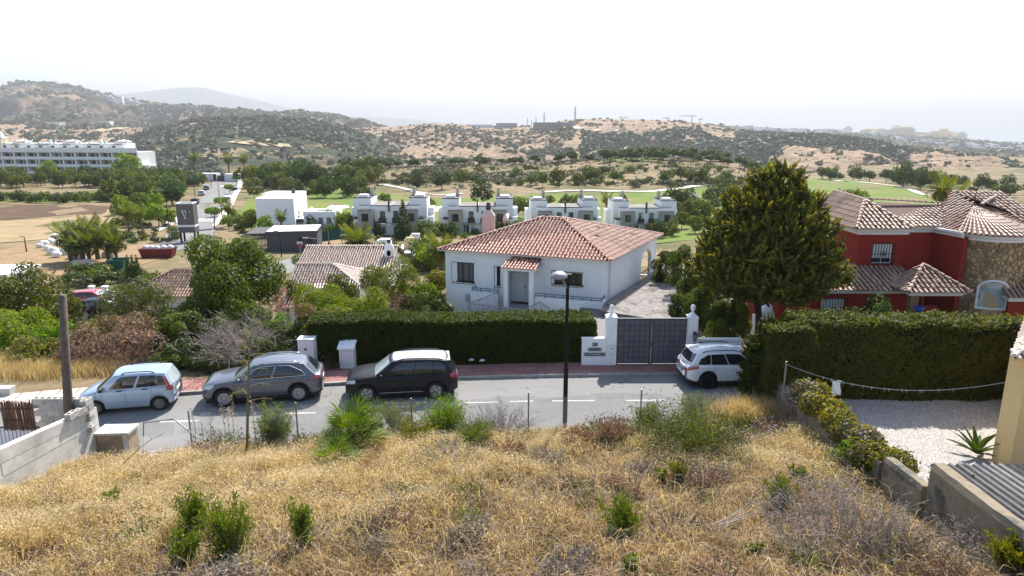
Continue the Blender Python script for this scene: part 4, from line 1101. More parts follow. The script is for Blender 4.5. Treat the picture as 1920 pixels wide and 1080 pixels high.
# hedges: dense clipped sprays over a solid core box in darker green
def hedge(name, loc, boxes, dens, size, label, rng, lm='lf_hedge', up=1.6, rag=.05, asp=.32, cat='hedge', core=True):
 """boxes: (fx0,fy0,fx1,fy1 front line, thickness, z0, z1)"""
 e = E(name, loc, 0, label, cat); VV = []; FF = []; o = 0; cb = MB(); l = Vector(loc)
 for (fx0, fy0, fx1, fy1, th, z0, z1) in boxes:
  a = Vector((fx0, fy0, 0)) - Vector((l.x, l.y, 0)); d = Vector((fx1-fx0, fy1-fy0, 0)); L = d.length; d /= L; n = Vector((-d.y, d.x, 0)); h = z1 - z0
  for kind, area in (('f', L*h), ('t', L*th), ('l', th*h), ('r', th*h), ('b', L*h*.5)):
   m = int(area*dens); r1, r2 = rng.random(m), rng.random(m)
   if kind == 't': s, t, z = r1*L, r2*th, np.full(m, h); N = np.array([0, 0, 1.])
   elif kind == 'f': s, t, z = r1*L, np.zeros(m), r2*h; N = np.array([-n.x, -n.y, .1])
   elif kind == 'b': s, t, z = r1*L, np.full(m, th), h*(.5 + .5*r2); N = np.array([n.x, n.y, .1])
   elif kind == 'l': s, t, z = np.zeros(m), r1*th, r2*h; N = np.array([-d.x, -d.y, .1])
   else: s, t, z = np.full(m, L), r1*th, r2*h; N = np.array([d.x, d.y, .1])
   X = a.x + d.x*s + n.x*t; Y = a.y + d.y*s + n.y*t
   bul = rag*(fbm((X+l.x)*.8, (Y+l.y)*.8 + z*.9, 3)*2.4 + rng.normal(size=m)*.45)
   rnd = -.12*np.clip((z/h - .82)/.18, 0, 1)**2*(0 if kind == 't' else 1)
   P = np.stack([X, Y, z + z0 - l.z], 1) + N[None]*(bul + rnd)[:, None]
   if kind == 't': P[:, 2] += rag*.9*rng.random(m)**2*2 - .10*np.clip(1 - np.minimum(np.minimum(t, th-t), np.minimum(s, L-s))/.18, 0, 1)**2
   Nn = unit(N[None]*.9 + rng.normal(size=(m, 3))*.55)
   V, F = leafquads(P, Nn, size*rng.uniform(.6, 1.4, m), asp, rng, up); VV.append(V); FF.append(F + o); o += len(V)
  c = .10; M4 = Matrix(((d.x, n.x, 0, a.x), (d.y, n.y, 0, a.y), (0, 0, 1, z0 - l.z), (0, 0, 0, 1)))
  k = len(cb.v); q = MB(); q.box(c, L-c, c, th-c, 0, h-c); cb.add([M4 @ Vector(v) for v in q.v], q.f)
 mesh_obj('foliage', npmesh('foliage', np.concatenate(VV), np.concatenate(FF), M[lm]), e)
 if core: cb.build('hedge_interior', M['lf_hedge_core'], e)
 return e
RH = np.random.default_rng(11)
hp = [(x, float(Yk(x)) + 1.72 + .75*float(smooth((-2-x)/5))) for x in np.linspace(-9.4, 3.95, 7)]
hedge('clipped_hedge', (-2.5, 31, 0), [(hp[i][0], hp[i][1], hp[i+1][0], hp[i+1][1], 1.9, .05, 2.12 + .03*math.sin(i*2.1)) for i in range(6)], 760, .075, 'long clipped dark green cypress hedge in front of the white house', RH)
# electricity cabinet and meter hut
def cab(u0, u1, v0, y):
 x0, x1 = XatY(u0, 660, y), XatY(u1, 660, y); return x0, x1, CAMZ - y*T(v0)
x0, x1, zt = cab(559, 588, 638, 29.55)
c = E('electricity_cabinet', ((x0+x1)/2, 29.75, .05), 0, 'tall pale grey electricity cabinet with a warning triangle behind the grey car', 'electricity cabinet')
w = x1 - x0; q = MB(); q.box(-w/2, w/2, -.2, .35, 0, zt-.05); q.box(-w/2-.02, w/2+.02, -.22, .37, zt-.05, zt); q.build('casing', M['white_metal'], c)
q = MB(); q.box(-w/2+.04, w/2-.04, -.215, -.201, .12, zt-.1); d = q.build('door', M['white_metal'], c); q = MB(); q.box(-w/2+.08, -w/2+.11, -.235, -.216, .7, .82); q.build('lock', M['black'], d)
q = MB(); q.add([(-.08, -.219, 1.0), (.08, -.219, 1.0), (0, -.219, 1.14)], [(0,1,2)]); q.build('warning_triangle', M['black'], d)
x0, x1, zt = cab(635, 662, 648, 29.8)
c = E('meter_hut', ((x0+x1)/2, 30.05, .05), 0, 'small white meter hut with an overhanging sloped lid against the long hedge', 'meter hut')
w = x1 - x0; q = MB(); q.box(-w/2, w/2, -.2, .3, 0, zt-.22); q.build('body', M['white'], c)
q = MB(); q.add([(-w/2-.06,-.3,zt-.24),(w/2+.06,-.3,zt-.24),(w/2+.06,.34,zt-.02),(-w/2-.06,.34,zt-.02),(-w/2-.06,-.3,zt-.17),(w/2+.06,-.3,zt-.17),(w/2+.06,.34,zt+.05),(-w/2-.06,.34,zt+.05)], [(3,2,1,0),(4,5,6,7),(0,1,5,4),(1,2,6,5),(2,3,7,6),(3,0,4,7)]); q.build('lid', M['white'], c)
q = MB(); q.box(-w/2+.07, w/2-.07, -.212, -.201, .18, zt-.32); d = q.build('door', M['white_metal'], c); q = MB(); q.box(-w/2+.09, -w/2+.12, -.225, -.213, .62, .68); q.build('lock', M['black'], d)
# ------------------------------------------------------------------ street lamp, timber pole, plot fence
lp = PZ(1059, 806, .12)
la = E('street_lamp', lp, 0, 'black street lamp with a grey dome lantern standing in front of the white house', 'street lamp')
q = MB(); q.lathe([(.13,-.1),(.13,.02),(.085,.05),(.082,2.3),(.09,2.34),(.062,2.4),(.055,5.62),(.07,5.64),(.07,5.8),(.0,5.86)], 12); q.build('post', M['dark_metal'], la, True)
q = MB(); q.tube([(0, 0, 5.3), (-.06, -.05, 5.45), (-.22, -.08, 5.72)], .03, 8); q.build('bracket', M['galv'], la)
hd_ = q = MB(); q.lathe([(.24,5.72),(.30,5.76),(.30,5.80),(.25,5.88),(.13,5.95),(.0,5.97)], 18, Matrix.Translation((-.30, -.06, 0)) ); o = q.build('lantern_dome', M['galv'], la, True)
q = MB(); q.lathe([(.0,5.66),(.16,5.67),(.25,5.73)], 18, Matrix.Translation((-.30, -.06, 0))); q.build('lantern_glass', M['black'], la, True)
q = MB(); q.box(-.05, .14, -.06, .06, 5.6, 5.86); q.build('control_box', M['black'], la)
ut = PY(117, 553, 20.7)
q = MB(); q.tube([(-14.35, 20.75, -.2), (-14.45, 20.72, 2.), (ut.x - .0, ut.y, ut.z)], [.15, .14, .115], 10)
tag(q.build('timber_pole', M['wood_pole'], None, True), 'weathered timber pole with a sawn top rising behind the concrete block wall', 'pole')
# chain-link fence along the plot's street edge
fe = E('wire_fence', (0, float(fence_y(0)), 0), 0, 'sagging chain-link fence on grey posts between the dry plot and the street', 'fence')
FX = [XatY(u, 760, float(fence_y(0)) + dy) for u, dy in ((325, -2.2), (556, -.7), (772, -.2), (991, .0), (1203, .1))]
fy = lambda x: float(fence_y(x)); fz = lambda x: float(field_h(x, fy(x)))
FT = [1.9, 1.95, 1.9, 1.98, 2.02]
for x, t in zip(FX, FT):
 q = MB(); q.tube([(x, fy(x)-fy(0), fz(x)-.2), (x, fy(x)-fy(0), t)], .028, 8); q.build('post', M['galv'], fe)
V = []; F = []
def wire(a, b, w=.0042):
 a, b = Vector(a), Vector(b); d = (b-a).normalized(); x = d.orthogonal().normalized()*w; y = d.cross(x); i = len(V)
 for p in (a, b):
  for c in (x, -.5*x + .866*y, -.5*x - .866*y): V.append(p + c)
 for k in range(3): F.append((i+k, i+(k+1) % 3, i+3+(k+1) % 3, i+3+k))
FX2 = FX + [7.6]; FT2 = FT + [1.95]
pitch = .085
def ztop(x): return float(np.interp(x, FX2, FT2)) - .06 - .10*abs(math.sin((x - FX2[0])*.9))
x = FX2[0]
while x < FX2[-1]:
 h0 = fz(x) - .02; h1 = ztop(x); n = int((h1-h0)/pitch); dy = lambda xx: fy(min(xx, 7.6)) - fy(0)
 for k in range(0, n):
  z = h0 + k*pitch; b = pitch/2
  for sg in (1, -1):
   xa, xb = x + (0 if sg > 0 else pitch), x + (pitch if sg > 0 else 0)
   wire((xa, dy(xa), z), (xb, dy(xb), z + pitch))
 x += pitch
me = npmesh('chain_link', np.array(V), np.array(F), M['galv']); mesh_obj('chain_link', me, fe, kind='stuff')
# welded panel, brace and post at the left end, over the concrete meter box
wp_ = E('welded_panel', (0, 0, 0), 0, 'leaning square-mesh panel framed in steel tube at the left end of the fence', 'fence panel')
q = MB(); pa, pb = PY(269, 793, 21.2), PY(325, 786, 21.0); pc, pd = PY(269, 818, 21.1), PY(325, 818, 20.95)
for a, b in ((pa, pb), (pa, pc)): q.tube([a, b], .022, 6)
q.build('frame', M['galv'], wp_); V.clear(); F.clear()
for i in range(18): t = i/17; wire(pa.lerp(pb, t), pc.lerp(pd, t), .0035)
for i in range(9): t = i/8; wire(pa.lerp(pc, t), pb.lerp(pd, t), .0035)
ga, gb = PY(182, 803, 21.3), PY(269, 803, 21.2); gc, gd_ = PY(182, 850, 21.1), PY(269, 850, 21.0)
for i in range(26): t = i/25; wire(ga.lerp(gb, t), gc.lerp(gd_, t), .0035)
for i in range(15): t = i/14; wire(ga.lerp(gc, t), gb.lerp(gd_, t), .0035)
mesh_obj('square_mesh', npmesh('square_mesh', np.array(V), np.array(F), M['galv']), wp_, kind='stuff')
q = MB(); q.tube([PY(327, 787, 21.0), PY(372, 822, 20.6)], .022, 6); q.build('brace', M['galv'], wp_)
rebase(wp_, (-12, 21.1, .3))
p = PZ(220, 842, .25); bx = E('meter_box', p, .04, 'squat concrete meter box with a pale top behind the welded mesh panel', 'meter box')
q = MB(); q.box(-.52, .52, -.2, .45, -.2, .62); q.build('body', M['stone_mortar'], bx); q = MB(); q.box(-.58, .58, -.26, .5, .622, .7); q.build('lid', M['concrete'], bx)
q = MB(); q.box(.35, .5, -.215, -.202, -.1, .6); q.build('pale_stripe', M['plate'], bx)
# ------------------------------------------------------------------ board-marked concrete wall, block pier, reed gate
cw = E('concrete_wall', (0, 0, 0), 0, 'raw board-marked concrete retaining wall along the dry grass', 'wall')
XW = -14.0; y0, y1 = 21.45, 4.
zt = lambda y: 1.77 + .14*(21.45 - y)
nb = 7
for k in range(4):
 ya, yb = y0 - (y0-y1)*k/4 - (.006 if k else 0), y0 - (y0-y1)*(k+1)/4
 for b in range(nb):
  ins = random.uniform(0, .014); za = -.4 + (zt(ya)+.4)*b/nb; zb_ = -.4 + (zt(yb)+.4)*b/nb; zc = -.4 + (zt(ya)+.4)*(b+1)/nb - .006; zd = -.4 + (zt(yb)+.4)*(b+1)/nb - .006
  x0, x1 = XW - .24 + ins, XW - ins
  q = MB(); q.add([(x0,yb,zb_),(x1,yb,zb_),(x1,ya,za),(x0,ya,za),(x0,yb,zd),(x1,yb,zd),(x1,ya,zc),(x0,ya,zc)], [(3,2,1,0),(4,5,6,7),(0,1,5,4),(1,2,6,5),(2,3,7,6),(3,0,4,7)])
  q.build('board_course', M['concrete'], cw)
rebase(cw, (XW, 14, 0))
pr_ = E('block_pier', (0, 0, 0), 0, 'unfinished grey hollow concrete block pier beside the timber pole', 'block wall')
def hollow(x, y, z, l=.4, w=.2, h=.2, rz=0.):
 q = MB(); t = .03
 q.box(-l/2, l/2, -w/2, w/2, 0, h-.004)
 for i in range(2):
  cx = -l/4 + i*l/2; q.box(cx-l/4+t*1.2, cx+l/4-t*1.2, -w/2+t, w/2-t, h-.004, h-.0035)
 o = q.build('concrete_block', M['block'], pr_); o.location = (x, y, z); o.rotation_euler = (random.uniform(-.01,.01), 0, rz + random.uniform(-.02, .02))
 g = MB()
 for i in range(2):
  cx = -l/4 + i*l/2; g.lathe([(.055, h+.002), (.0, h+.0021)], 10, Matrix.Translation((cx, 0, 0)))
 g.build('core_hole_dark', M['black'], o)  # flat black disc paints the dark inside of the block
zt0 = PY(100, 747, 20.9).z
for r in range(6):
 for i in range(4):
  hollow(-15.5 + .41*i + (.2 if r % 2 else 0), 20.95, zt0 - .2*(r+1), rz=.0)
for i in range(3): hollow(-13.98 - .0*i, 20.95 - .41*i, 1.86 + .05*i, rz=math.pi/2)
for i in range(1): hollow(-13.98, 20.95, 2.07, rz=math.pi/2)
q = MB(); q.cbox(-15.95, 20.2, -.1, .34, .34, 2.05); q.build('cement_post', M['stone_mortar'], pr_)
for i, (dx, hh) in enumerate(((-.55,.5),(-.35,.75),(-.15,.55),(.05,.6))):
 q = MB(); q.tube([(-16+dx*.9, 20.5+.1*i, 1.6), (-16+dx*.9+.02, 20.5+.1*i, 1.95+hh*.5)], .008, 5); q.build('steel_bar', M['wood_pole'], pr_)
rebase(pr_, (-14.8, 20.9, 0))
rs = E('reed_screen', (0, 0, 0), 0, 'brown reed screen wired to the top of a white barred gate', 'screen')
a, b = PY(2, 752, 19.3), PY(66, 806, 19.2); c_ = MB(); nC = 64
for i in range(nC):
 x = a.x + (b.x - a.x)*i/(nC-1) + random.uniform(-.01, .01)
 c_.tube([(x, 19.25 + random.uniform(-.02,.02), b.z - random.uniform(0, .05)), (x + random.uniform(-.03,.03), 19.25 + random.uniform(-.02,.02), a.z + random.uniform(-.06, .05))], .0135, 4)
c_.build('cane', M['cane'], rs, kind='stuff')
q = MB()
for z in (a.z*.75+b.z*.25, a.z*.35+b.z*.65): q.tube([(a.x, 19.22, z), (b.x, 19.22, z)], .008, 4)
q.build('binding_wire', M['dark_metal'], rs); rebase(rs, (-14.9, 19.25, 1.5))
wg = E('barred_gate', (0, 0, 0), 0, 'low white gate of thin upright bars below the reed screen', 'gate')
xa, xb = b.x - 3.6, XatY(76, 806, 19.4); q = MB()
for z in (.1, b.z - .03): q.box(xa, xb, 19.38, 19.42, z, z+.05)
q.build('frame', M['wood_pole'], wg); bar = None; n = 30
for i in range(n):
 x = xa + (xb-xa)*(i+.5)/n
 if bar is None: q = MB(); q.box(-.011, .011, 19.385, 19.41, .15, b.z-.03); o = q.build('gate_bar', M['white_metal'], wg); bar = o.data
 else: o = mesh_obj('gate_bar', bar, wg)
 o.location.x = x
q = MB(); q.box(xa, xb, 19.415, 19.425, .15, b.z-.03); q.build('backing_sheet', M['white_metal'], wg); rebase(wg, (-15.5, 19.4, 0))
# ------------------------------------------------------------------ old wall on the right of the plot, shed roof, yellow house
def wall_piece(ya, yb, za, zb, label, x=10., w=.3, lump=0):
 e = E('boundary_wall', (x, (ya+yb)/2, 0), 0, label, 'wall', 'stained boundary wall of the plot in stepped lengths')
 bm = bmesh.new(); n = 22; sec = [(-.5, 0), (-.5, .93), (-.36, 1.0), (.36, 1.0), (.5, .93), (.5, 0)]; rows = []
 for i in range(n+1):
  y = ya + (yb-ya)*i/n; z = za + (zb-za)*i/n; r = []
  for k, (sx, sz) in enumerate(sec):
   j = .018*fbm(np.array([y*3.+k]), np.array([sz*5.]), 3)[0]
   r.append(bm.verts.new((sx*w + j, y - (ya+yb)/2, -.3 + (z+.3)*(sz if sz < .5 else 1 - (1-sz)*.6) + j*1.5)))
  rows.append(r)
 for i in range(n):
  for k in range(5): bm.faces.new((rows[i][k], rows[i][k+1], rows[i+1][k+1], rows[i+1][k]))
 bm.faces.new(rows[0][::-1]); bm.faces.new(rows[-1]); bmesh.ops.recalc_face_normals(bm, faces=bm.faces)
 me = bpy.data.meshes.new('masonry'); bm.to_mesh(me); bm.free(); me.materials.append(M['old_wall']); mesh_obj('masonry', me, e)
wall_piece(24.2, 22.35, 1.65, 1.75, 'stained wall length nearest the street, beside the tall tan grass')
wall_piece(21.9, 16.75, 2.03, 2.2, 'stained wall length buried under the yellow ivy')
wall_piece(16.55, 14.85, 2.46, 2.56, 'short stained wall length with a rounded top below the ivy')
wall_piece(14.6, 8.2, 3.3, 3.5, 'tall stained wall length beside the corrugated roof', w=.36)
sh = E('lean_to_shed', (12.6, 12.5, YARD), 0, 'lean-to with a weathered grey corrugated roof beside the tall stained wall', 'shed')
V = []; F = []; nx = 150
for i in range(nx):
 x = -2.3 + 6.2*i/(nx-1); z = .05*math.cos(x/.21*2*math.pi)
 V += [(x, 3.05, 1.82 + z), (x, -5., 2.08 + z)]
for i in range(nx-1): F.append((2*i+1, 2*i+3, 2*i+2, 2*i))
me = bpy.data.meshes.new('corrugated_roof'); me.from_pydata(V, [], F); me.materials.append(M['corr']); me.materials.append(plain('lichen_valley', (.15,.148,.15), .95, .1, var=.45, scale=2.5)); me.shade_smooth()
for i in range(nx-1):
 x = -2.3 + 6.2*(i+.5)/(nx-1); me.polygons[i].material_index = int(math.sin(x/.21*2*math.pi + .5) < -.35); o = mesh_obj('corrugated_roof', me, sh)
sm = o.modifiers.new('thickness', 'SOLIDIFY'); sm.thickness = .012
q = MB(); q.box(-2.2, 3.8, 2.8, 2.9, -.1, 1.74); q.box(3.7, 3.8, -5, 2.8, -.1, 1.74); q.build('shed_wall', M['old_wall'], sh)
for x, y in ((-1.6, 2.3), (.2, 2.5), (1.6, 1.6), (-.6, 1.1), (2.4, 2.6), (.8, .4)): q = MB(); q.lathe([(.02, 0), (.022, .05), (0, .06)], 6, Matrix.Translation((x, y, 1.86 - .03*(y-3)+.02))); q.build('roof_bolt', M['dark_metal'], sh)
yh = E('yellow_house', (0, 0, 0), 0, 'ochre yellow rendered house corner with a pale tiled eave at the right edge', 'house')
q = MB(); q.wall((14.8, 19.0), (21.5, 18.6), YARD - .3, 4.5, .3); q.wall((19.6, 24.1), (14.8, 19.0), YARD - .3, 4.5, .3); q.build('wall', M['yellow_wall'], yh)
q = MB(); ev = [(14.3, 18.5), (21.8, 18.1), (21.8, 24.5), (14.6, 24.6)]
q.prism([(14.55, 18.8), (21.8, 18.35), (21.8, 24.3), (19.3, 24.3)], 4.35, 4.52); q.build('cornice', M['yellow_wall'], yh)
yr = Roof(yh, 'pale_roof', 'old_pan', .24, .38); yr.plane([(14.3, 18.45, 4.54), (21.8, 18.05, 4.54), (21.8, 20.6, 5.5), (17.6, 20.8, 5.5)]); yr.plane([(19.4, 24.6, 4.54), (14.3, 18.45, 4.54), (17.6, 20.8, 5.5), (21, 24.6, 5.5)]); yr.ridge((14.3, 18.45, 4.54), (17.6, 20.8, 5.5)); yr.build(60)
rebase(yh, (17, 20.5, YARD))
# washing line with pegs and a white cloth
LA, LB = PY(1474, 683, 22.6), PY(1884, 717, 19.1)
def line_at(t): return LA.lerp(LB, t) - Vector((0, 0, .62*4*t*(1-t)*.9))
wl = E('washing_line', LA, 0, 'grey washing line with pegs sagging across the gravel yard', 'washing line')
q = MB(); q.tube([line_at(i/24) - LA for i in range(25)], .013, 5); q.build('line', M['galv'], wl)
for i, t in enumerate((.2, .24, .3, .345, .4, .44, .5, .52, .58, .6, .66, .67, .74, .8)):
 p = line_at(t) - LA; q = MB(); q.box(p.x-.009, p.x+.009, p.y-.009, p.y+.009, p.z-.08, p.z+.015); q.build('peg', M['galv'], wl)
p = line_at(.27); q = MB(); V = []; F = []
for i in range(7):
 for j in range(8): V.append(((i/6-.5)*.30*(1-.12*math.sin(j*.9)), .03*math.sin(i*2.1+j*.7), -.52*j/7 - .02*math.sin(i)))
for i in range(6):
 for j in range(7): F.append((i*8+j, i*8+j+1, (i+1)*8+j+1, (i+1)*8+j))
q.add(V, F); o = q.build('hanging_cloth', M['white_metal'], None, True); o.location = p; tag(o, 'small white cloth pegged on the washing line', 'cloth'); o.modifiers.new('thickness', 'SOLIDIFY').thickness = .006
q = MB(); q.tube([(0, 0, -2.2), (0, 0, .1)], .03, 6); o = q.build('line_post', M['galv']); o.location = LA; tag(o, 'thin grey post that holds the washing line by the hedge corner', 'post')
hedge('boundary_hedge', (15, 25, 1), [(10.6, 24.35, 13.6, 24.25, 1.6, .8, 3.72), (13.6, 24.25, 16.6, 24.15, 1.6, .8, 3.76), (16.6, 24.15, 23.5, 24.0, 1.6, .8, 3.74)], 620, .085, 'massive clipped green hedge behind the white gravel yard', RH, 'lf_hedge_wide', rag=.12, asp=.36, up=1.1)
hedge('hedge_block', (10.3, 24, 1), [(9.45, 23.75, 11.05, 23.7, 1.1, .3, 3.72)], 760, .075, 'square-cut hedge block at the near end of the big hedge', RH, 'lf_hedge_wide', rag=.06, up=1.4)
# loose stones on the gravel yard
rg = np.random.default_rng(5); n = 15000
P = np.stack([rg.uniform(10.6, 22, n), rg.uniform(15, 24.4, n), np.full(n, YARD - .048)], 1); s = rg.uniform(.012, .034, n)[:, None]
ang = rg.uniform(0, 6.28, n); c, sn = np.cos(ang)[:, None]*s, np.sin(ang)[:, None]*s; z1 = np.array([[0, 0, 1.]])
X = np.concatenate([c, sn, 0*c], 1); Y = np.concatenate([-sn, c, 0*c], 1)*.7
V = np.stack([P + X, P + Y, P - X, P - Y, P + z1*s*.8], 1).reshape(-1, 3); o = np.arange(n)[:, None]*5
mesh_obj('gravel', npmesh('gravel', V, np.concatenate([o + np.array([i, (i+1) % 4, 4]) for i in range(4)]), M['pebble']), kind='stuff')
# ------------------------------------------------------------------ cars
class Car:
 def __init__(s, name, loc, rz, label, paint, L, W, Hh, wb, fo, R, belt, hood, roof, gh, cat='car', group=None, clad=True, rails=None, rimkind='spokes', rim='alloy', nsp=10, detail=True, lower='black'):
  s.e = E(name, loc, rz, label, cat, group); s.L, s.W, s.H = L, W, Hh
  xf = L/2 - fo; xr = xf - wb; s.xf, s.xr = xf, xr; Ra = R + .065
  zs = .27 if clad else .22
  hx = [p[0] for p in hood]; hz_ = [p[1] for p in hood]
  base = list(np.linspace(-L/2, L/2, 44)) + [xf-Ra, xf+Ra, xr-Ra, xr+Ra] + [c + d*Ra for c in (xf, xr) for d in (-.98,-.9,-.75,-.5,0,.5,.75,.9,.98)] + [L/2-.02, L/2-.05, -L/2+.02, -L/2+.05]
  xs = sorted({round(x, 4) for x in base if -L/2 <= x <= L/2}); s.xs = xs
  def sect(x):
   zt = float(np.interp(-x, [-p for p in hx], hz_)); zb = zs
   d = (L/2 - abs(x))
   zb += .10*max(0, 1 - d/.35)
   for c in (xf, xr):
    if abs(x-c) < Ra: zb = max(zb, R + math.sqrt(Ra*Ra - (x-c)**2) - .01)
   pl = (1 - max(0, 1 - d/.62)**2.6*.30 if x > 0 else 1 - max(0, 1 - d/.45)**2.6*.20)
   w = W/2*pl; h = zt - zb
   cr = .05*min(1, d/.5)
   return [(w*.955, zb), (w*.992, zb + min(.10, h*.3)), (w, zb + h*.5), (w*.992, zb + h*.72), (w*.965, zb + h*.9), (w*.90, zt), (w*.55, zt + cr*.8), (0, zt + cr)]
  s.sect = sect; q = MB(); V = []; n = 15
  for x in xs:
   p = sect(x); V += [(x, y, z) for y, z in p] + [(x, -y, z) for y, z in p[-2::-1]]
  F = []; Mi = []
  for i in range(len(xs)-1):
   for k in range(n-1):
    F.append((i*n+k, i*n+k+1, (i+1)*n+k+1, (i+1)*n+k)); Mi.append(1 if (clad and k in (0, n-2)) else 0)
  F.append(tuple(range(n))); Mi.append(0); F.append(tuple(reversed(range((len(xs)-1)*n, len(xs)*n)))); Mi.append(0)
  F = [f[::-1] for f in F]
  q.v, q.f, q.m = V, F, Mi; o = q.build('body', [M[paint] if isinstance(paint, str) else paint, M[lower]], s.e, True); s.body = o
  g = MB(); g.box(-L/2+.15, L/2-.15, -W/2*.84, W/2*.84, .17, .62); g.build('underbody', M['black'], s.e)
# greenhouse
  xbf, xrf, xrr, xbr, zbf, zbr, wr = gh; wb_ = W/2*.925
  zr = lambda f_: Hh - roof*(4*(f_-.42)**2) - .02
  def P(f_, t, off=0.):
   x = (xbf + (xbr-xbf)*f_)*(1-t) + (xrf + (xrr-xrf)*f_)*t; z = (zbf + (zbr-zbf)*f_)*(1-t) + zr(f_)*t
   ends = 1 - .10*max(0, abs(f_-.5)*2 - .55)**1.5
   y = (wb_*(1-t) + wr*t)*ends + .028*math.sin(math.pi*t) + off
   return (x, y, z + off*.2)
  def Q(gq, t, end, off=0.):
   a = P(end, t); sg = 1 if end == 0 else -1
   return (a[0] + sg*(.13*(1-gq*gq)*(1 - .35*t) + off), a[1]*gq, a[2] + .04*(1-gq*gq)*t)
  q = MB(); nf, nt_ = 18, 6
  for sd in (1, -1):
   v = [P(i/nf, j/nt_) for i in range(nf+1) for j in range(nt_+1)]; v = [(a, b*sd, c) for a, b, c in v]
   fs = [(i*(nt_+1)+j, i*(nt_+1)+j+1, (i+1)*(nt_+1)+j+1, (i+1)*(nt_+1)+j) for i in range(nf) for j in range(nt_)]
   q.add(v, fs if sd > 0 else [f[::-1] for f in fs])
  for end in (0, 1):
   v = [Q(-1 + 2*i/10, j/nt_, end) for i in range(11) for j in range(nt_+1)]; fs = [(i*(nt_+1)+j, i*(nt_+1)+j+1, (i+1)*(nt_+1)+j+1, (i+1)*(nt_+1)+j) for i in range(10) for j in range(nt_)]
   q.add(v, fs if end else [f[::-1] for f in fs])
  def RF(f_, gq, off=0.):
   a = P(f_, 1.); x = a[0] + .13*.65*(1-gq*gq)*(1-2*f_)
   return (x, a[1]*gq, a[2] + .04*(1-gq*gq) + off)
  q2 = MB(); v = [RF(i/nf, -1 + 2*j/10) for i in range(nf+1) for j in range(11)]
  q2.add(v, [(i*11+j, (i+1)*11+j, (i+1)*11+j+1, i*11+j+1)[::-1] for i in range(nf) for j in range(10)])
  q.build('pillars', M[paint] if isinstance(paint, str) else paint, s.e, True); q2.build('roof', M[paint] if isinstance(paint, str) else paint, s.e, True)
  s.P, s.Q, s.RF = P, Q, RF; s.zs, s.R, s.paint = zs, R, paint
  for x in (xf, xr):
   for sd in (1, -1): s.wheel(x, sd, R, rimkind, rim, nsp)
 def sidepane(s, f0, f1, t0, t1, name='side_window', mat='carglass', off=.006, frame=None, nf=8):
  for sd in (1, -1):
   q = MB(); v = [s.P(f0 + (f1-f0)*i/nf, (t0(f0 + (f1-f0)*i/nf) if callable(t0) else t0) + ((t1(f0+(f1-f0)*i/nf) if callable(t1) else t1) - (t0(f0 + (f1-f0)*i/nf) if callable(t0) else t0))*j/4, off) for i in range(nf+1) for j in range(5)]
   v = [(a, b*sd, c) for a, b, c in v]; fs = [(i*5+j, i*5+j+1, (i+1)*5+j+1, (i+1)*5+j) for i in range(nf) for j in range(4)]
   q.add(v, fs if sd > 0 else [f[::-1] for f in fs]); o = q.build(name, M[mat], s.e, True)
   if frame and sd:
    g = MB(); rim_ = [v[i*5] for i in range(nf+1)] + [v[nf*5+j] for j in range(1, 5)] + [v[i*5+4] for i in range(nf-1, -1, -1)] + [v[j] for j in (3, 2, 1, 0)]
    g.tube([(a, b + .004*sd, c) for a, b, c in rim_], .011, 4); g.build('window_trim', M[frame], o)
 def screen(s, end, g0, t0, t1, name, mat='carglass', off=.006):
  q = MB(); v = [s.Q(-g0 + 2*g0*i/10, t0 + (t1-t0)*j/4, end, off) for i in range(11) for j in range(5)]
  fs = [(i*5+j, i*5+j+1, (i+1)*5+j+1, (i+1)*5+j) for i in range(10) for j in range(4)]; q.add(v, fs if end else [f[::-1] for f in fs])
  return q.build(name, M[mat], s.e, True)
 def patch(s, name, x0, x1, r0, r1, mat, off=.008, nx=6, nr=3, sides=(1, -1), taper=0.):
  for sd in sides:
   q = MB(); v = []
   for i in range(nx+1):
    x = x0 + (x1-x0)*i/nx; x = max(min(x, s.L/2), -s.L/2); p = s.sect(x)
    for j in range(nr+1):
     r = r0 + taper*(i/nx) + (r1 - r0 - taper*(i/nx))*j/nr; k = min(int(r), 6); g = r - k
     y = p[k][0]*(1-g) + p[k+1][0]*g; z = p[k][1]*(1-g) + p[k+1][1]*g; v.append((x, (y + off)*sd, z + off*.3))
   fs = [(i*(nr+1)+j, i*(nr+1)+j+1, (i+1)*(nr+1)+j+1, (i+1)*(nr+1)+j) for i in range(nx) for j in range(nr)]
   q.add(v, fs if (x0 > x1) == (sd > 0) else [f[::-1] for f in fs]); q.build(name, M[mat], s.e, True)
 def seam(s, x, r0=.9, r1=4.9, slant=0.):
  for sd in (1, -1):
   pts = []
   for j in range(8):
    r = r0 + (r1-r0)*j/7; k = int(r); g = r-k; xx = x + slant*j/7; p = s.sect(xx); pts.append((xx, (p[k][0]*(1-g) + p[k+1][0]*g)*sd, p[k][1]*(1-g) + p[k+1][1]*g))
   q = MB(); q.tube(pts, .006, 4); q.build('door_seam', M['black'], s.e)
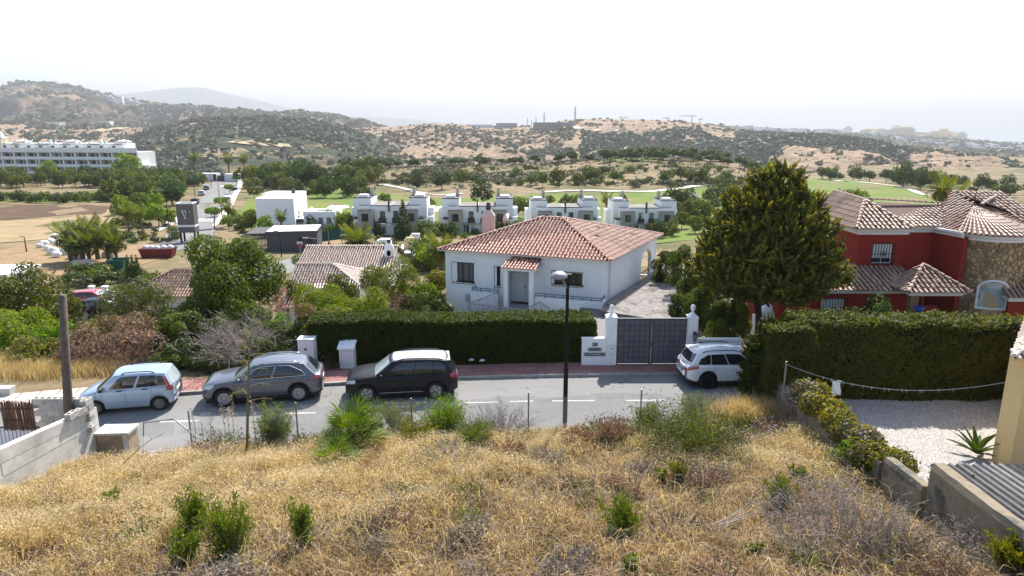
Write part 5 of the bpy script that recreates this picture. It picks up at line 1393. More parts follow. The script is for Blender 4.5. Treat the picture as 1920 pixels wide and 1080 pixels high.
 def wheel(s, x, sd, R, kind, rim, nsp):
  w = E('wheel', (x, sd*(s.W/2 - .13), R)); w.parent = s.e; w.rotation_euler = (-math.pi/2*sd, 0, 0)
  q = MB(); Ri = R*.69
  q.lathe([(Ri*.98,-.11),(R*.93,-.115),(R,-.08),(R,.08),(R*.93,.115),(Ri*1.02,.105),(Ri*.97,.09)], 26); q.build('tyre', M['rubber'], w, True)
  q = MB(); q.lathe([(0, .02), (Ri*.95, .02), (Ri, .09), (Ri*.93, .10), (Ri*.9, .06)], 26, mi=1)
  for k in range(nsp):
   a = 2*math.pi*k/nsp
   for da in ((-.11, .11) if kind == 'twin' else (0,)):
    wd = .030 if kind == 'twin' else (.05 if kind == 'star' else .022)
    d0, d1 = Vector((math.cos(a), math.sin(a), 0)), Vector((math.cos(a+da*1.6), math.sin(a+da*1.6), 0)); n = Vector((-math.sin(a), math.cos(a), 0))
    z0, z1 = .085, .098
    q.add([d0*R*.1 - n*wd*.8 + Vector((0,0,z0)), d0*R*.1 + n*wd*.8 + Vector((0,0,z0)), d1*Ri*.97 + n*wd*.55 + Vector((0,0,z1)), d1*Ri*.97 - n*wd*.55 + Vector((0,0,z1)),
    d0*R*.1 - n*wd*.8 + Vector((0,0,.03)), d0*R*.1 + n*wd*.8 + Vector((0,0,.03)), d1*Ri*.97 + n*wd*.55 + Vector((0,0,.03)), d1*Ri*.97 - n*wd*.55 + Vector((0,0,.03))],
    [(0,1,2,3),(0,4,5,1),(1,5,6,2),(3,2,6,7),(0,3,7,4)])
  q.lathe([(R*.16,.04),(R*.16,.095),(R*.08,.105),(0,.105)], 10); q.lathe([(Ri*.93,.09),(Ri*.99,.104),(Ri*1.0,.09)], 26)
  q.build('rim', [M[rim], M['dark_alloy'] if kind != 'cap' else M[rim]], w)
 def boxp(s, name, mat, x0, x1, y0, y1, z0, z1, mirror=False, **k):
  for sd in ((1, -1) if mirror else (1,)):
   q = MB(); a, b = sorted((y0*sd, y1*sd)); q.box(x0, x1, a, b, z0, z1); o = q.build(name, M[mat], s.e, **k)
  return o
 def mirrors(s, x, z, mat, y=None):
  y = y or s.W/2*.95
  for sd in (1, -1):
   q = MB(); q.lathe([(0,-.09),(.06,-.075),(.085,0),(.06,.075),(0,.09)], 8, Matrix.Translation((x, sd*(y+.10), z)) @ Matrix.Rotation(math.pi/2, 4, 'X') @ Matrix.Diagonal((.75, 1.05, 1.2, 1)))
   q.beam((x, sd*(y-.06), z-.05), (x, sd*(y+.06), z-.03), .05, .04); q.build('wing_mirror', mat if not isinstance(mat, str) else M[mat], s.e, True)
 def rails(s, f0, f1, mat, inset=.93, hgt=.05):
  for sd in (1, -1):
   pts = [s.RF(f0 + (f1-f0)*i/8, sd*inset, hgt if 0 < i < 8 else .0) for i in range(9)]
   q = MB(); q.tube(pts, .02, 6); q.build('roof_rail', M[mat], s.e, True)
def handles(c, xs, r, mat):
 for x in xs:
  k = int(r); g = r-k; p = c.sect(x); y = p[k][0]*(1-g) + p[k+1][0]*g; z = p[k][1]*(1-g) + p[k+1][1]*g
  c.boxp('door_handle', mat, x-.10, x+.10, y-.005, y+.03, z-.018, z+.018, True)
M['paint_blue'] = carpaint('pale_blue_paint', (.33, .42, .53), .35, .35)
M['paint_grey'] = carpaint('grey_blue_paint', (.11, .12, .14), .55, .3)
M['paint_black'] = carpaint('black_paint', (.004, .0042, .005), .0, .35, .06)
M['paint_white'] = carpaint('white_paint', (.72, .73, .74), .0, .3)
M['paint_red'] = carpaint('red_paint', (.42, .015, .02), .1, .25)
M['paint_silver'] = carpaint('silver_paint', (.45, .46, .47), .6, .3)
# pale blue small hatchback
c = Car('parked_car', (-15.33, 25.72, 0), math.radians(180+12), 'pale blue small hatchback with black roof bars, nearest the concrete wall', 'paint_blue', 3.56, 1.60, 1.56, 2.30, .72, .285, .92,
[(1.78,.58),(1.72,.72),(1.5,.82),(1.1,.93),(.82,.99),(-1.0,1.0),(-1.6,.99),(-1.78,.95)], .045, (.98, .30, -1.50, -1.72, .95, 1.0, .62), clad=False, rimkind='cap', rim='hubcap', nsp=8)
t1 = lambda f: .86
c.sidepane(.15, .49, .06, lambda f: min(.86, .10 + (f-.02)*5), frame=None); c.sidepane(.525, .83, .06, .86); c.sidepane(.835, .945, .06, .82, name='quarter_window')
c.screen(0, .9, .05, .9, 'windscreen'); c.screen(1, .82, .10, .86, 'rear_window', 'paleglass')
for x in (1.0, -.05, -.98): c.seam(x)
handles(c, (.14, -.78), 4.15, 'black'); c.mirrors(.78, 1.02, 'black'); c.rails(.14, .80, 'black')
for sd in (1, -1):
 q = MB(); v = [(c.P(1-.05*j/3, t)[0]-.01, (c.P(1-.05*j/3, t)[1]+.012)*sd, c.P(1-.05*j/3, t)[2]) for t in (0, .25, .5, .75) for j in range(4)]
 fs = [(i*4+j, i*4+j+1, (i+1)*4+j+1, (i+1)*4+j) for i in range(3) for j in range(3)]; q.add(v, fs); q.build('tail_lamp', M['redlens'], c.e)
c.patch('tail_lamp', -1.77, -1.55, 3.2, 5., 'redlens'); c.patch('headlamp', 1.70, 1.3, 3., 4.8, 'clearlens')
c.boxp('number_plate', 'plate', -1.80, -1.785, -.26, .26, .62, .73); c.boxp('bumper_strip', 'black', -1.80, -1.783, -.6, .6, .52, .56)
q = MB(); q.tube([(-1.3, .0, 1.56), (-1.5, 0, 1.78)], .008, 4); q.build('aerial', M['black'], c.e)
# grey SUV
c = Car('parked_car', (-10.25, 26.72, 0), math.radians(180+11.5), 'metallic grey SUV with chrome window trim and multi-spoke wheels', 'paint_grey', 4.66, 1.89, 1.64, 2.87, .85, .365, 1.0,
[(2.33,.66),(2.29,.82),(2.15,.92),(1.6,1.02),(1.15,1.07),(-1.2,1.08),(-2.0,1.10),(-2.28,1.04),(-2.33,.9)], .07, (1.12, .32, -1.62, -2.08, 1.03, 1.09, .66), rimkind='spokes', nsp=16)
c.sidepane(.135, .46, .05, lambda f: min(.84, .10 + (f-.03)*5.5), frame='chrome'); c.sidepane(.475, .885, .05, lambda f: .84 - max(0, f-.70)**1.6*6.5, frame='chrome')
c.screen(0, .9, .05, .9, 'windscreen'); c.screen(1, .85, .14, .84, 'rear_window')
for x in (1.05, -.08, -1.12): c.seam(x)
handles(c, (.15, -.95), 4.2, 'paint_grey'); c.mirrors(.85, 1.1, 'paint_grey'); c.rails(.12, .92, 'chrome', .9)
c.patch('headlamp', 2.28, 1.82, 3.2, 4.8, 'clearlens'); c.patch('tail_lamp', -2.30, -1.98, 3.4, 4.9, 'redlens'); c.boxp('tail_strip', 'redlens', -2.338, -2.331, -.6, .6, .9, .96)
c.boxp('number_plate', 'plate', -2.35, -2.332, -.26, .26, .70, .81); c.boxp('rear_bumper_trim', 'chrome', -2.36, -2.32, -.7, .7, .40, .47)
q = MB(); q.box(2.30, 2.345, -.52, .52, .48, .78); q.build('front_grille', M['black'], c.e)
# black SUV
c = Car('parked_car', (-4.62, 27.12, 0), math.radians(180+7.5), 'glossy black SUV with bright alloy wheels parked by the long hedge', 'paint_black', 4.57, 1.86, 1.66, 2.80, .86, .36, 1.0,
[(2.28,.66),(2.24,.84),(2.1,.93),(1.6,1.03),(1.1,1.08),(-1.2,1.09),(-1.95,1.11),(-2.2,1.06),(-2.28,.9)], .055, (1.08, .36, -1.82, -2.1, 1.05, 1.10, .68), rimkind='twin', nsp=5)
c.sidepane(.135, .46, .05, lambda f: min(.86, .10 + (f-.03)*5.5)); c.sidepane(.475, .74, .05, .86); c.sidepane(.75, .93, .05, lambda f: .85 - max(0, f-.84)*1.5, name='quarter_window')
c.screen(0, .9, .05, .9, 'windscreen', 'paleglass'); c.screen(1, .85, .14, .86, 'rear_window')
for x in (1.0, -.1, -1.1): c.seam(x)
handles(c, (.12, -.95), 4.2, 'paint_black'); c.mirrors(.82, 1.1, 'paint_black'); c.rails(.10, .94, 'black', .9)
c.patch('headlamp', 2.24, 1.86, 3.3, 4.7, 'clearlens'); c.patch('tail_lamp', -2.26, -1.98, 3.2, 4.9, 'redlens')
c.boxp('number_plate', 'plate', -2.30, -2.282, -.26, .26, .72, .83); c.boxp('sill_trim', 'chrome', -.85, .9, .905, .925, .36, .385, True)
q = MB(); q.box(-2.0, -1.78, -.6, .6, 1.54, 1.565); q.build('spoiler', M['paint_silver'], c.e)
q = MB(); q.tube([(-2.25, 0, .42), (-2.42, 0, .40), (-2.44, 0, .48)], .022, 6); q.build('tow_ball', M['black'], c.e)
for m_ in (M['paint_black'],): m_.node_tree.nodes['Principled BSDF'].inputs['Specular IOR Level'].default_value = .3
q = MB(); v = [c.RF(i/8*.94+.03, g) for i in range(9) for g in (-.86,-.3,.3,.86)]; v = [(a, b, z+.012) for a, b, z in v]
q.add(v, [(i*4+j, i*4+j+1, (i+1)*4+j+1, (i+1)*4+j) for i in range(8) for j in range(3)]); q.build('roof_panel', M['paint_silver'], c.e, True)
# white SUV
c = Car('parked_car', (9.62, 28.42, 0), math.radians(3.5), 'white compact SUV with black wheels beside the grey gate', 'paint_white', 4.38, 1.84, 1.61, 2.64, .86, .345, 1.0,
[(2.19,.66),(2.14,.82),(2.0,.92),(1.5,1.0),(1.05,1.05),(-1.2,1.07),(-1.9,1.08),(-2.12,1.02),(-2.19,.9)], .05, (1.0, .30, -1.72, -2.0, 1.02, 1.08, .67), rimkind='twin', rim='dark_alloy', nsp=5)
c.sidepane(.14, .46, .05, lambda f: min(.84, .10 + (f-.03)*5.5)); c.sidepane(.475, .73, .05, .84); c.sidepane(.74, .92, .05, lambda f: .84 - max(0, f-.80)*2.6, name='quarter_window')
c.screen(0, .9, .05, .9, 'windscreen'); c.screen(1, .86, .12, .84, 'rear_window')
for x in (.95, -.1, -1.05): c.seam(x)
handles(c, (.1, -.9), 4.2, 'paint_white'); c.mirrors(.8, 1.08, 'paint_white'); c.rails(.12, .9, 'black', .92)
c.patch('headlamp', 2.15, 1.75, 3.3, 4.7, 'clearlens'); c.patch('tail_lamp', -2.17, -1.72, 3.1, 4.5, 'redlens', taper=.5); c.boxp('tail_lamp_inner', 'redlens', -2.196, -2.188, .42, .72, .78, .90, True)
c.boxp('number_plate', 'plate', -2.205, -2.19, -.26, .26, .76, .87); c.boxp('rear_bumper', 'black', -2.21, -2.17, -.7, .7, .36, .44); c.boxp('badge', 'chrome', -2.20, -2.19, -.09, .09, .96, .99)
q = MB(); q.box(-1.9, -1.68, -.58, .58, 1.505, 1.525); q.build('spoiler', M['paint_white'], c.e)
# cars on the lower street, and along the avenue
def hatch(loc, rz, label, paint, group=None, detail=True, L=4.0):
 c = Car('parked_car', loc, rz, label, paint, L, 1.74, 1.46, 2.5, .8, .31, .9, [(2.,.6),(1.95,.74),(1.7,.84),(1.2,.93),(.9,.97),(-1.2,1.0),(-1.85,1.0),(-2.,.88)], .05, (.95, .12, -1.55, -1.85, .95, 1.0, .6), group=group, clad=False, nsp=5, rimkind='star')
 c.sidepane(.14, .48, .06, lambda f: min(.86, .10 + (f-.02)*5)); c.sidepane(.51, .84, .06, lambda f: .86 - max(0, f-.7)*1.6); c.screen(0, .9, .05, .9, 'windscreen', 'paleglass'); c.screen(1, .85, .1, .88, 'rear_window')
 c.mirrors(.75, 1.02, paint); c.patch('headlamp', 1.95, 1.6, 3.2, 4.8, 'clearlens'); c.patch('tail_lamp', -1.98, -1.7, 3.2, 4.8, 'redlens')
 return c
p = PY(180, 582, 56.5); hr = hatch((p.x, 56.8, H(p.x, 56.8) + .02), .05, 'red hatchback parked on the lower street near white gateposts', 'paint_red')
p = PY(203, 598, 53.5); hb = hatch((p.x, 53.6, H(p.x, 53.6) + .02), .07, 'black hatchback parked on the lower street in front of the red car', 'paint_black')
def avenue_car(u, v, rz, paint, label):
 p = ground_at(u, v, 80); c = copy_tree(hr.e, p + Vector((0, 0, .06)), rz, 1.05, label, 'cars parked along the avenue')
 for o in c.children:
  if o.name.split('.')[0] in ('body', 'pillars', 'roof', 'wing_mirror') and o.material_slots:
   o.material_slots[0].link = 'OBJECT'; o.material_slots[0].material = M[paint]
 return c
AV = math.radians(109)
avenue_car(366, 384, AV, 'paint_black', 'dark car at the kerb nearest the grey sign tower')
avenue_car(379, 367, AV, 'paint_white', 'white car second along the left kerb of the avenue')
avenue_car(388, 356, AV, 'paint_silver', 'silver car farthest along the left kerb of the avenue')
avenue_car(427, 373, AV + math.pi, 'paint_white', 'white car between clipped box trees on the right kerb')
avenue_car(440, 357, AV + math.pi, 'paint_black', 'dark car by the farthest clipped box tree')
# ------------------------------------------------------------------ the red villa
rv = E('red_villa', (0, 0, 0), 0, 'oxblood red two-storey villa with a round stone tower and brown tiled roofs', 'house')
ZE = 5.55
xa = lambda u, Y, v=436: XatY(u, v, Y)
B1a, B1b = (xa(1612, 34.9), 34.9), (xa(1699, 34.9), 34.9)
C1a, C1b = (B1b[0] + .0, 35.7), (xa(1749, 35.7), 35.7)
TC, TR = Vector((xa(1858, 34.5, 440), 34.55)), 1.62
C2 = (xa(1812, 33.6, 445), 33.75)
fB = lambda u, v: on_wall(u, v, B1a, B1b)
def holeB(u0, u1, v0, v1, p0, p1):
 um, vm = (u0+u1)/2, (v0+v1)/2
 return (on_wall(u0, vm, p0, p1)[0], on_wall(u1, vm, p0, p1)[0], on_wall(um, v1, p0, p1)[1], on_wall(um, v0, p0, p1)[1])
wB = holeB(1634, 1674, 457, 494, B1a, B1b)
q = MB(); ZG = -.3
q.wall((B1a[0], 42.), B1a, ZG, ZE, .25); q.wall(B1a, B1b, ZG, ZE, .25, [wB]); q.wall(B1b, C1a, ZG, ZE, .25); q.wall(C1a, C1b, ZG, ZE, .25); q.wall(C1b, C2, ZG, ZE, .25)
RX = 27.5
q.wall((TC.x + 1.2, 34.6), (RX, 34.4), ZG, ZE, .25, [(.35, 2.2, 3.3, 4.9)]); q.wall((RX, 34.4), (RX, 44), ZG, ZE, .25)
q.build('upper_wall', M['red_wall'], rv)
WB = frame_of(B1a, B1b); window(rv, WB, wB, 'white_metal', 'glass', nx=2, sill=None)
q = MB(); s0, s1, z0, z1 = wB; q.box(s0+.05, s1-.05, .06, .085, z0 + (z1-z0)*.27, z1-.03); o = q.build('roller_blind', M['shutter'], rv); o.matrix_local = WB
grille(rv, WB, (s0-.02, s1+.02, z0-.02, z1+.02), 8, 2, .12, rose=True)
Wr = frame_of((TC.x + 1.2, 34.6), (RX, 34.4)); q = MB(); q.box(.35, 2.2, .05, .1, 3.3, 4.9)
o = q.build('roller_shutter', M['shutter'], rv); o.matrix_local = Wr
def cornice(pts, z0, z1, out, name='cornice', closed=False):
 """moulding following wall corners; out = projection"""
 P = [Vector(p) for p in pts]; q = MB(); n = len(P); off = []
 for i in range(n):
  a = (P[i] - P[i-1]).normalized() if i else (P[1]-P[0]).normalized(); b = (P[i+1]-P[i]).normalized() if i < n-1 else a
  na, nb_ = Vector((a.y, -a.x)), Vector((b.y, -b.x)); m = (na + nb_); m = m/max(.3, m.dot(na)); off.append(m)
 prof = [(.002, z0), (out*.45, z0), (out*.55, z0+(z1-z0)*.4), (out, z0+(z1-z0)*.6), (out, z1), (.002, z1)]
 V = [(P[i].x + off[i].x*d, P[i].y + off[i].y*d, z) for i in range(n) for d, z in prof]; k = len(prof)
 q.add(V, [(i*k+j, (i+1)*k+j, (i+1)*k+j+1, i*k+j+1) for i in range(n-1) for j in range(k-1)] + [tuple(range(k)), tuple(reversed(range((n-1)*k, n*k)))])
 return q.build(name, M['cornice'], rv)
cornice([(B1a[0], 42.), B1a, B1b, C1a, C1b, C2], ZE-.02, ZE+.28, .22)
a0 = math.atan2(C2[1]-TC.y, C2[0]-TC.x); arc = [TC + Vector((math.cos(a), math.sin(a)))*TR for a in np.linspace(math.radians(200), math.radians(345), 15)]
cornice([tuple(p) for p in arc], ZE-.12, ZE+.18, .24); cornice([(arc[-1].x + .2, 34.5), (RX, 34.3)], ZE-.02, ZE+.28, .2)
# tower drum and its facing stones
NS = 40
ca, cb_ = math.radians(168), math.radians(372)
win_a = math.atan2(33. - TC.y, xa(1861, 33., 555) - TC.x); zw0, zw1 = 2.05, 3.5
tw = MB(); tw.add([(TC.x + (TR-.06)*math.cos(ca + (cb_-ca)*i/NS), TC.y + (TR-.06)*math.sin(ca + (cb_-ca)*i/NS), z) for z in (ZG, ZE) for i in range(NS+1)], [(i, i+1, NS+2+i, NS+1+i) for i in range(NS)])
tower = tw.build('tower_wall', M['stone_mortar'], rv, True)
rs_ = np.random.default_rng(21); Wd = TR*(cb_-ca); Hd = ZE - ZG - .1; nS = 540
S = np.stack([rs_.uniform(0, Wd, nS), rs_.uniform(0, Hd, nS)], 1)
def vcell(i, S, w, h):
 poly = [(0,0),(w,0),(w,h),(0,h)]; d = ((S - S[i])**2).sum(1)
 for j in np.argsort(d)[1:14]:
  mx, my = (S[i] + S[j])/2; nx, ny = S[j] - S[i]; out = []
  for k in range(len(poly)):
   a, b = poly[k], poly[(k+1) % len(poly)]; da = (a[0]-mx)*nx + (a[1]-my)*ny; db = (b[0]-mx)*nx + (b[1]-my)*ny
   if da <= 0: out.append(a)
   if da*db < 0: t = da/(da-db); out.append((a[0]+(b[0]-a[0])*t, a[1]+(b[1]-a[1])*t))
  poly = out
  if len(poly) < 3: break
 return poly
for _ in range(2): S = np.array([np.mean(vcell(i, S, Wd, Hd), 0) if len(vcell(i, S, Wd, Hd)) > 2 else S[i] for i in range(nS)])
cnt = 0; small = MB()
for i in range(nS):
 pl = vcell(i, S, Wd, Hd)
 if len(pl) < 3: continue
 c0 = np.mean(pl, 0); ang = ca + c0[0]/TR; z = ZG + c0[1]
 if abs(math.atan2(math.sin(ang-win_a), math.cos(ang-win_a))) < .36 and zw0-.15 < z < zw1+.15: continue
 rad = np.array(pl) - c0; L = np.linalg.norm(rad, axis=1, keepdims=True); inn = c0 + rad*np.maximum(0, (L - .028)/L); top = c0 + rad*np.maximum(0, (L-.055)/L)
 r0, r1 = TR - .07, TR + rs_.uniform(.0, .035); q = MB(); n = len(pl)
 Pt = lambda p, r: (TC.x + r*math.cos(ca + p[0]/TR), TC.y + r*math.sin(ca + p[0]/TR), ZG + p[1])
 q.add([Pt(p, r0) for p in inn] + [Pt(p, r1-.015) for p in inn] + [Pt(p, r1) for p in top], [(k, (k+1) % n, n+(k+1) % n, n+k) for k in range(n)] + [(n+k, n+(k+1) % n, 2*n+(k+1) % n, 2*n+k) for k in range(n)] + [tuple(range(2*n, 3*n))])
 if z > .9 and cnt < 298 and -math.sin(ang) > .2: q.build('facing_stone', M['ochre_stone'], tower); cnt += 1
 else: small.add(q.v, q.f)
if small.v: small.build('lower_stones', M['ochre_stone'], tower, kind='stuff')
# arched tower window with a white surround
def on_tower(da, z, r): return (TC.x + r*math.cos(win_a+da), TC.y + r*math.sin(win_a+da), z)
hw = .40; outline = [(-hw, zw0), (hw, zw0), (hw, zw1-.42)] + [(hw*math.cos(a), zw1-.42+.42*math.sin(a)) for a in np.linspace(.2, math.pi-.2, 9)] + [(-hw, zw1-.42)]
q = MB(); q.add([on_tower(a, z, TR+.035) for a, z in outline], [tuple(range(len(outline)))]); pn = q.build('arched_pane', M['paleglass'], rv)
q = MB(); q.tube([on_tower(a, z, TR+.03) for a, z in outline + outline[:1]], .06, 6); q.build('window_surround', M['cornice'], rv)
# roofs
rr = Roof(rv, 'old_roof', 'old_pan', .25, .37, .074); ze = ZE + .30; o_ = .36
A_, B_, C_, D_ = Vector((B1a[0]-o_, B1a[1]-o_, ze)), Vector((B1b[0]+o_*.4, B1b[1]-o_, ze)), Vector((B1b[0]+o_*.4, 42., ze)), Vector((B1a[0]-o_, 42., ze))
ap0, ap1 = Vector((B1a[0]+1.35, 37.4, 7.0)), Vector((B1a[0]+1.6, 41.5, 7.1))
rr.plane([A_, B_, ap0]); rr.plane([D_, A_, ap0, ap1]); rr.ridge(A_, ap0).ridge(ap0, ap1)
rid = Vector((xa(1790, 38.5, 388), 38.5, 6.62))
E1, E2 = Vector((B1b[0]+.2, C1a[1]-.3, ze)), Vector((C1b[0]+.1, C1b[1]-.32, ze))
rr.plane([E1, E2, rid, Vector((ap0.x+.5, 38.2, 6.85))]); rr.deck.add([B_, E1, ap0 + Vector((.9, .8, -.15)), ap0], [(0,1,2,3)]); rr.ridge(B_, ap0); rr.ridge(ap0 + Vector((.2, .5, -.02)), rid)
apex = Vector((TC.x - .15, TC.y + 1.35, ZE + 1.32))
arcE = [TC + Vector((math.cos(a), math.sin(a)))*(TR + .42) for a in np.linspace(math.radians(196), math.radians(350), 12)]
E3 = Vector((arcE[0].x, arcE[0].y, ZE + .22)); rr.plane([E2, E3, apex, rid]); rr.ridge(apex, rid)
zt_ = ZE + .22
for k in range(len(arcE)-1):
 a, b = Vector((arcE[k].x, arcE[k].y, zt_)), Vector((arcE[k+1].x, arcE[k+1].y, zt_)); rr.deck.add([a, b, apex], [(0,1,2)])
 for f in (.0, .5):
  s_ = a.lerp(b, f); d = (apex - s_); L = d.length; d /= L; x = d.cross(Vector((0,0,1))).normalized(); z = x.cross(d); t = -.04; lim = L*(.96 if f == 0 else .62)
  while t < lim:
   o = s_ + d*t + z*.02; sc_ = 1.1 - .55*t/L
   rr.T.append(Matrix(((x.x*sc_,d.x,z.x*sc_,o.x),(x.y*sc_,d.y,z.y*sc_,o.y),(x.z*sc_,d.z,z.z*sc_,o.z),(0,0,0,1)))); t += .36
R1_, R2_ = Vector((arcE[-1].x - .3, 34.1, ze)), Vector((RX+.4, 34.0, ze)); ra, rb = Vector((xa(1874, 39., 372), 39., 7.15)), Vector((RX-2.5, 39., 7.3))
rr.plane([R1_, R2_, rb, ra]); rr.plane([rid, R1_, ra]); rr.plane([R2_, Vector((RX+.4, 44, ze)), rb]); rr.ridge(ra, rb).ridge(ra, apex + Vector((.6, .3, 0))).ridge(rid, ra)
rr.build(300)
q = MB(); q.lathe([(.26, 6.9), (.22, 7.15), (.16, 7.22), (.0, 7.2)], 10, Matrix.Translation((ra.x - .15, ra.y - .1, 0))); q.build('roof_vent', M['charcoal'], rv)
q = MB(); q.tube([(apex.x, apex.y, apex.z - .1), (apex.x + .02, apex.y, apex.z + .95)], .02, 5); q.build('roof_mast', M['dark_metal'], rv)
# ground floor: front range with lean-to roof, porch, low right wing
yl = 33.0; L0, L1 = (xa(1462, yl, 560), yl), (xa(1703, yl, 560), yl); zl = CAMZ - yl*T(549)
wl_ = holeB(1537, 1583, 560, 592, L0, L1)
q = MB(); q.wall((L0[0], 40.), L0, ZG, zl, .25); q.wall(L0, L1, ZG, zl, .25, [wl_]); q.wall(L1, (L1[0], 34.9), ZG, zl, .25); q.build('lower_wall', M['red_wall'], rv)
WL = frame_of(L0, L1); window(rv, WL, wl_, 'white_metal', 'glass', nx=2); s0, s1, z0, z1 = wl_
q = MB(); q.box(s0+.05, s1-.05, .06, .085, z0+.3, z1-.03); o = q.build('roller_blind', M['shutter'], rv); o.matrix_local = WL
grille(rv, WL, (s0-.04, s1+.04, z0-.02, z1+.05), 9, 2, .16)
cornice([(L0[0], 40.), L0, (L1[0], yl)], zl-.02, zl+.16, .2)
lr = Roof(rv, 'old_roof', 'old_pan', .25, .37, .074); zz = zl + .18
lr.plane([(L0[0]-.3, yl-.34, zz), (L1[0]+.1, yl-.34, zz), (B1b[0], 34.88, zz+.75), (B1a[0]-.1, 34.88, zz+.75)]); lr.plane([(L0[0]-.3, 40, zz), (L0[0]-.3, yl-.34, zz), (B1a[0]-.05, 34.88, zz+.75), (B1a[0]-.05, 40, zz+.75)]); lr.ridge((L0[0]-.3, yl-.34, zz), (B1a[0]-.05, 34.88, zz+.75))
yp = 31.9; P0, P1 = (xa(1708, yp, 550), yp), (xa(1800, yp, 550), yp); zp = CAMZ - yp*T(553)
pk = Vector(((P0[0]+P1[0])/2 + .25, 33.6, CAMZ - 33.6*T(497)))
cornice([(P0[0]-.02, 33.2), P0, P1, (P1[0], 33.6)], zp-.02, zp+.16, .2)
g = Vector((0, 0, zp + .18)); pv_ = [Vector((P0[0]-.32, yp-.34, 0))+g, Vector((P1[0]+.3, yp-.34, 0))+g, Vector((P1[0]+.3, 34., 0))+g, Vector((P0[0]-.32, 34., 0))+g]
lr.plane([pv_[0], pv_[1], pk]); lr.plane([pv_[3], pv_[0], pk]); lr.plane([pv_[1], pv_[2], pk]); lr.ridge(pv_[0], pk).ridge(pv_[1], pk)
q = MB(); q.cbox(P0[0]+.25, yp+.2, ZG, .36, .36, zp-ZG); q.build('porch_pier', M['ochre_stone'], rv)
q = MB(); q.box(P0[0], P1[0], yp+.02, 34, zp-.06, zp-.02); q.build('porch_ceiling', M['cornice'], rv)
q = MB(); q.box(P0[0]+.5, P1[0]+.3, 33.9, 34., ZG, 2.0); q.build('porch_back_wall', M['red_wall'], rv)
q = MB(); q.box(P0[0]+.9, P0[0]+2.0, 33.84, 33.898, ZG, 1.85); q.build('porch_door', M['brown_frame'], rv)
yr_ = 32.7; Q0, Q1 = (xa(1893, yr_, 560), yr_), (RX, yr_); zq = CAMZ - yr_*T(564)
q = MB(); q.wall((Q0[0], 34.5), Q0, ZG, zq, .25); q.wall(Q0, Q1, ZG, zq, .25); q.build('side_wing_wall', M['red_wall'], rv)
cornice([(Q0[0], 34.4), Q0, Q1], zq-.02, zq+.22, .22); lr.build(100, name='lower_roof'); lr = Roof(rv, 'old_roof', 'old_pan', .25, .37, .074); lr.plane([(Q0[0]-.34, yr_-.36, zq+.24), (Q1[0], yr_-.36, zq+.24), (Q1[0], 34.5, zq+1.6), (Q0[0]-.2, 34.5, zq+1.6)])
lr.build(40, name='wing_roof')
q = MB(); q.lathe([(.0,-.12),(.11,-.06),(.15,.02),(.1,.1),(0,.12)], 12, Matrix.Translation((xa(1690, yl-.2, 545), yl-.3, zl+.35))); q.build('porch_finial', M['cornice'], rv, True)
rebase(rv, (21, 35, -.3))
fp = E('blue_pot', (xa(1723, 31.6, 578), 31.6, CAMZ - 31.6*T(583)), 0, 'bright blue glazed bowl on the stone pier of the red porch', 'pot')
M['blue_glaze'] = plain('blue_glaze', (.01, .06, .38), .2, .5)
q = MB(); q.lathe([(.1,-.9),(.12,0),(.2,.05),(.26,.2),(.22,.22),(.0,.15)], 14); q.build('bowl', M['blue_glaze'], fp, True)
q = MB(); q.box(9.6, 40, 31.6, 34.5, -.9, -.31); q.build('villa_forecourt', M['terrace'], kind='structure')
p = PZ(1412, 568, .6); wh = E('white_outhouse', (13.6, 33.6, -.2), 0, 'white arched garden structure glimpsed under the cypress tree', 'outhouse')
q = MB(); q.box(-.9, .9, 0, 1.2, 0, 1.5); q.lathe([(.9,1.5),(.75,1.9),(.35,2.2),(0,2.25)], 14, Matrix.Translation((0,.6,0))); q.build('body', M['white'], wh); q = MB(); q.box(-.4, .4, -.02, -.002, 0, 1.2); q.build('opening', M['old_wall'], wh)
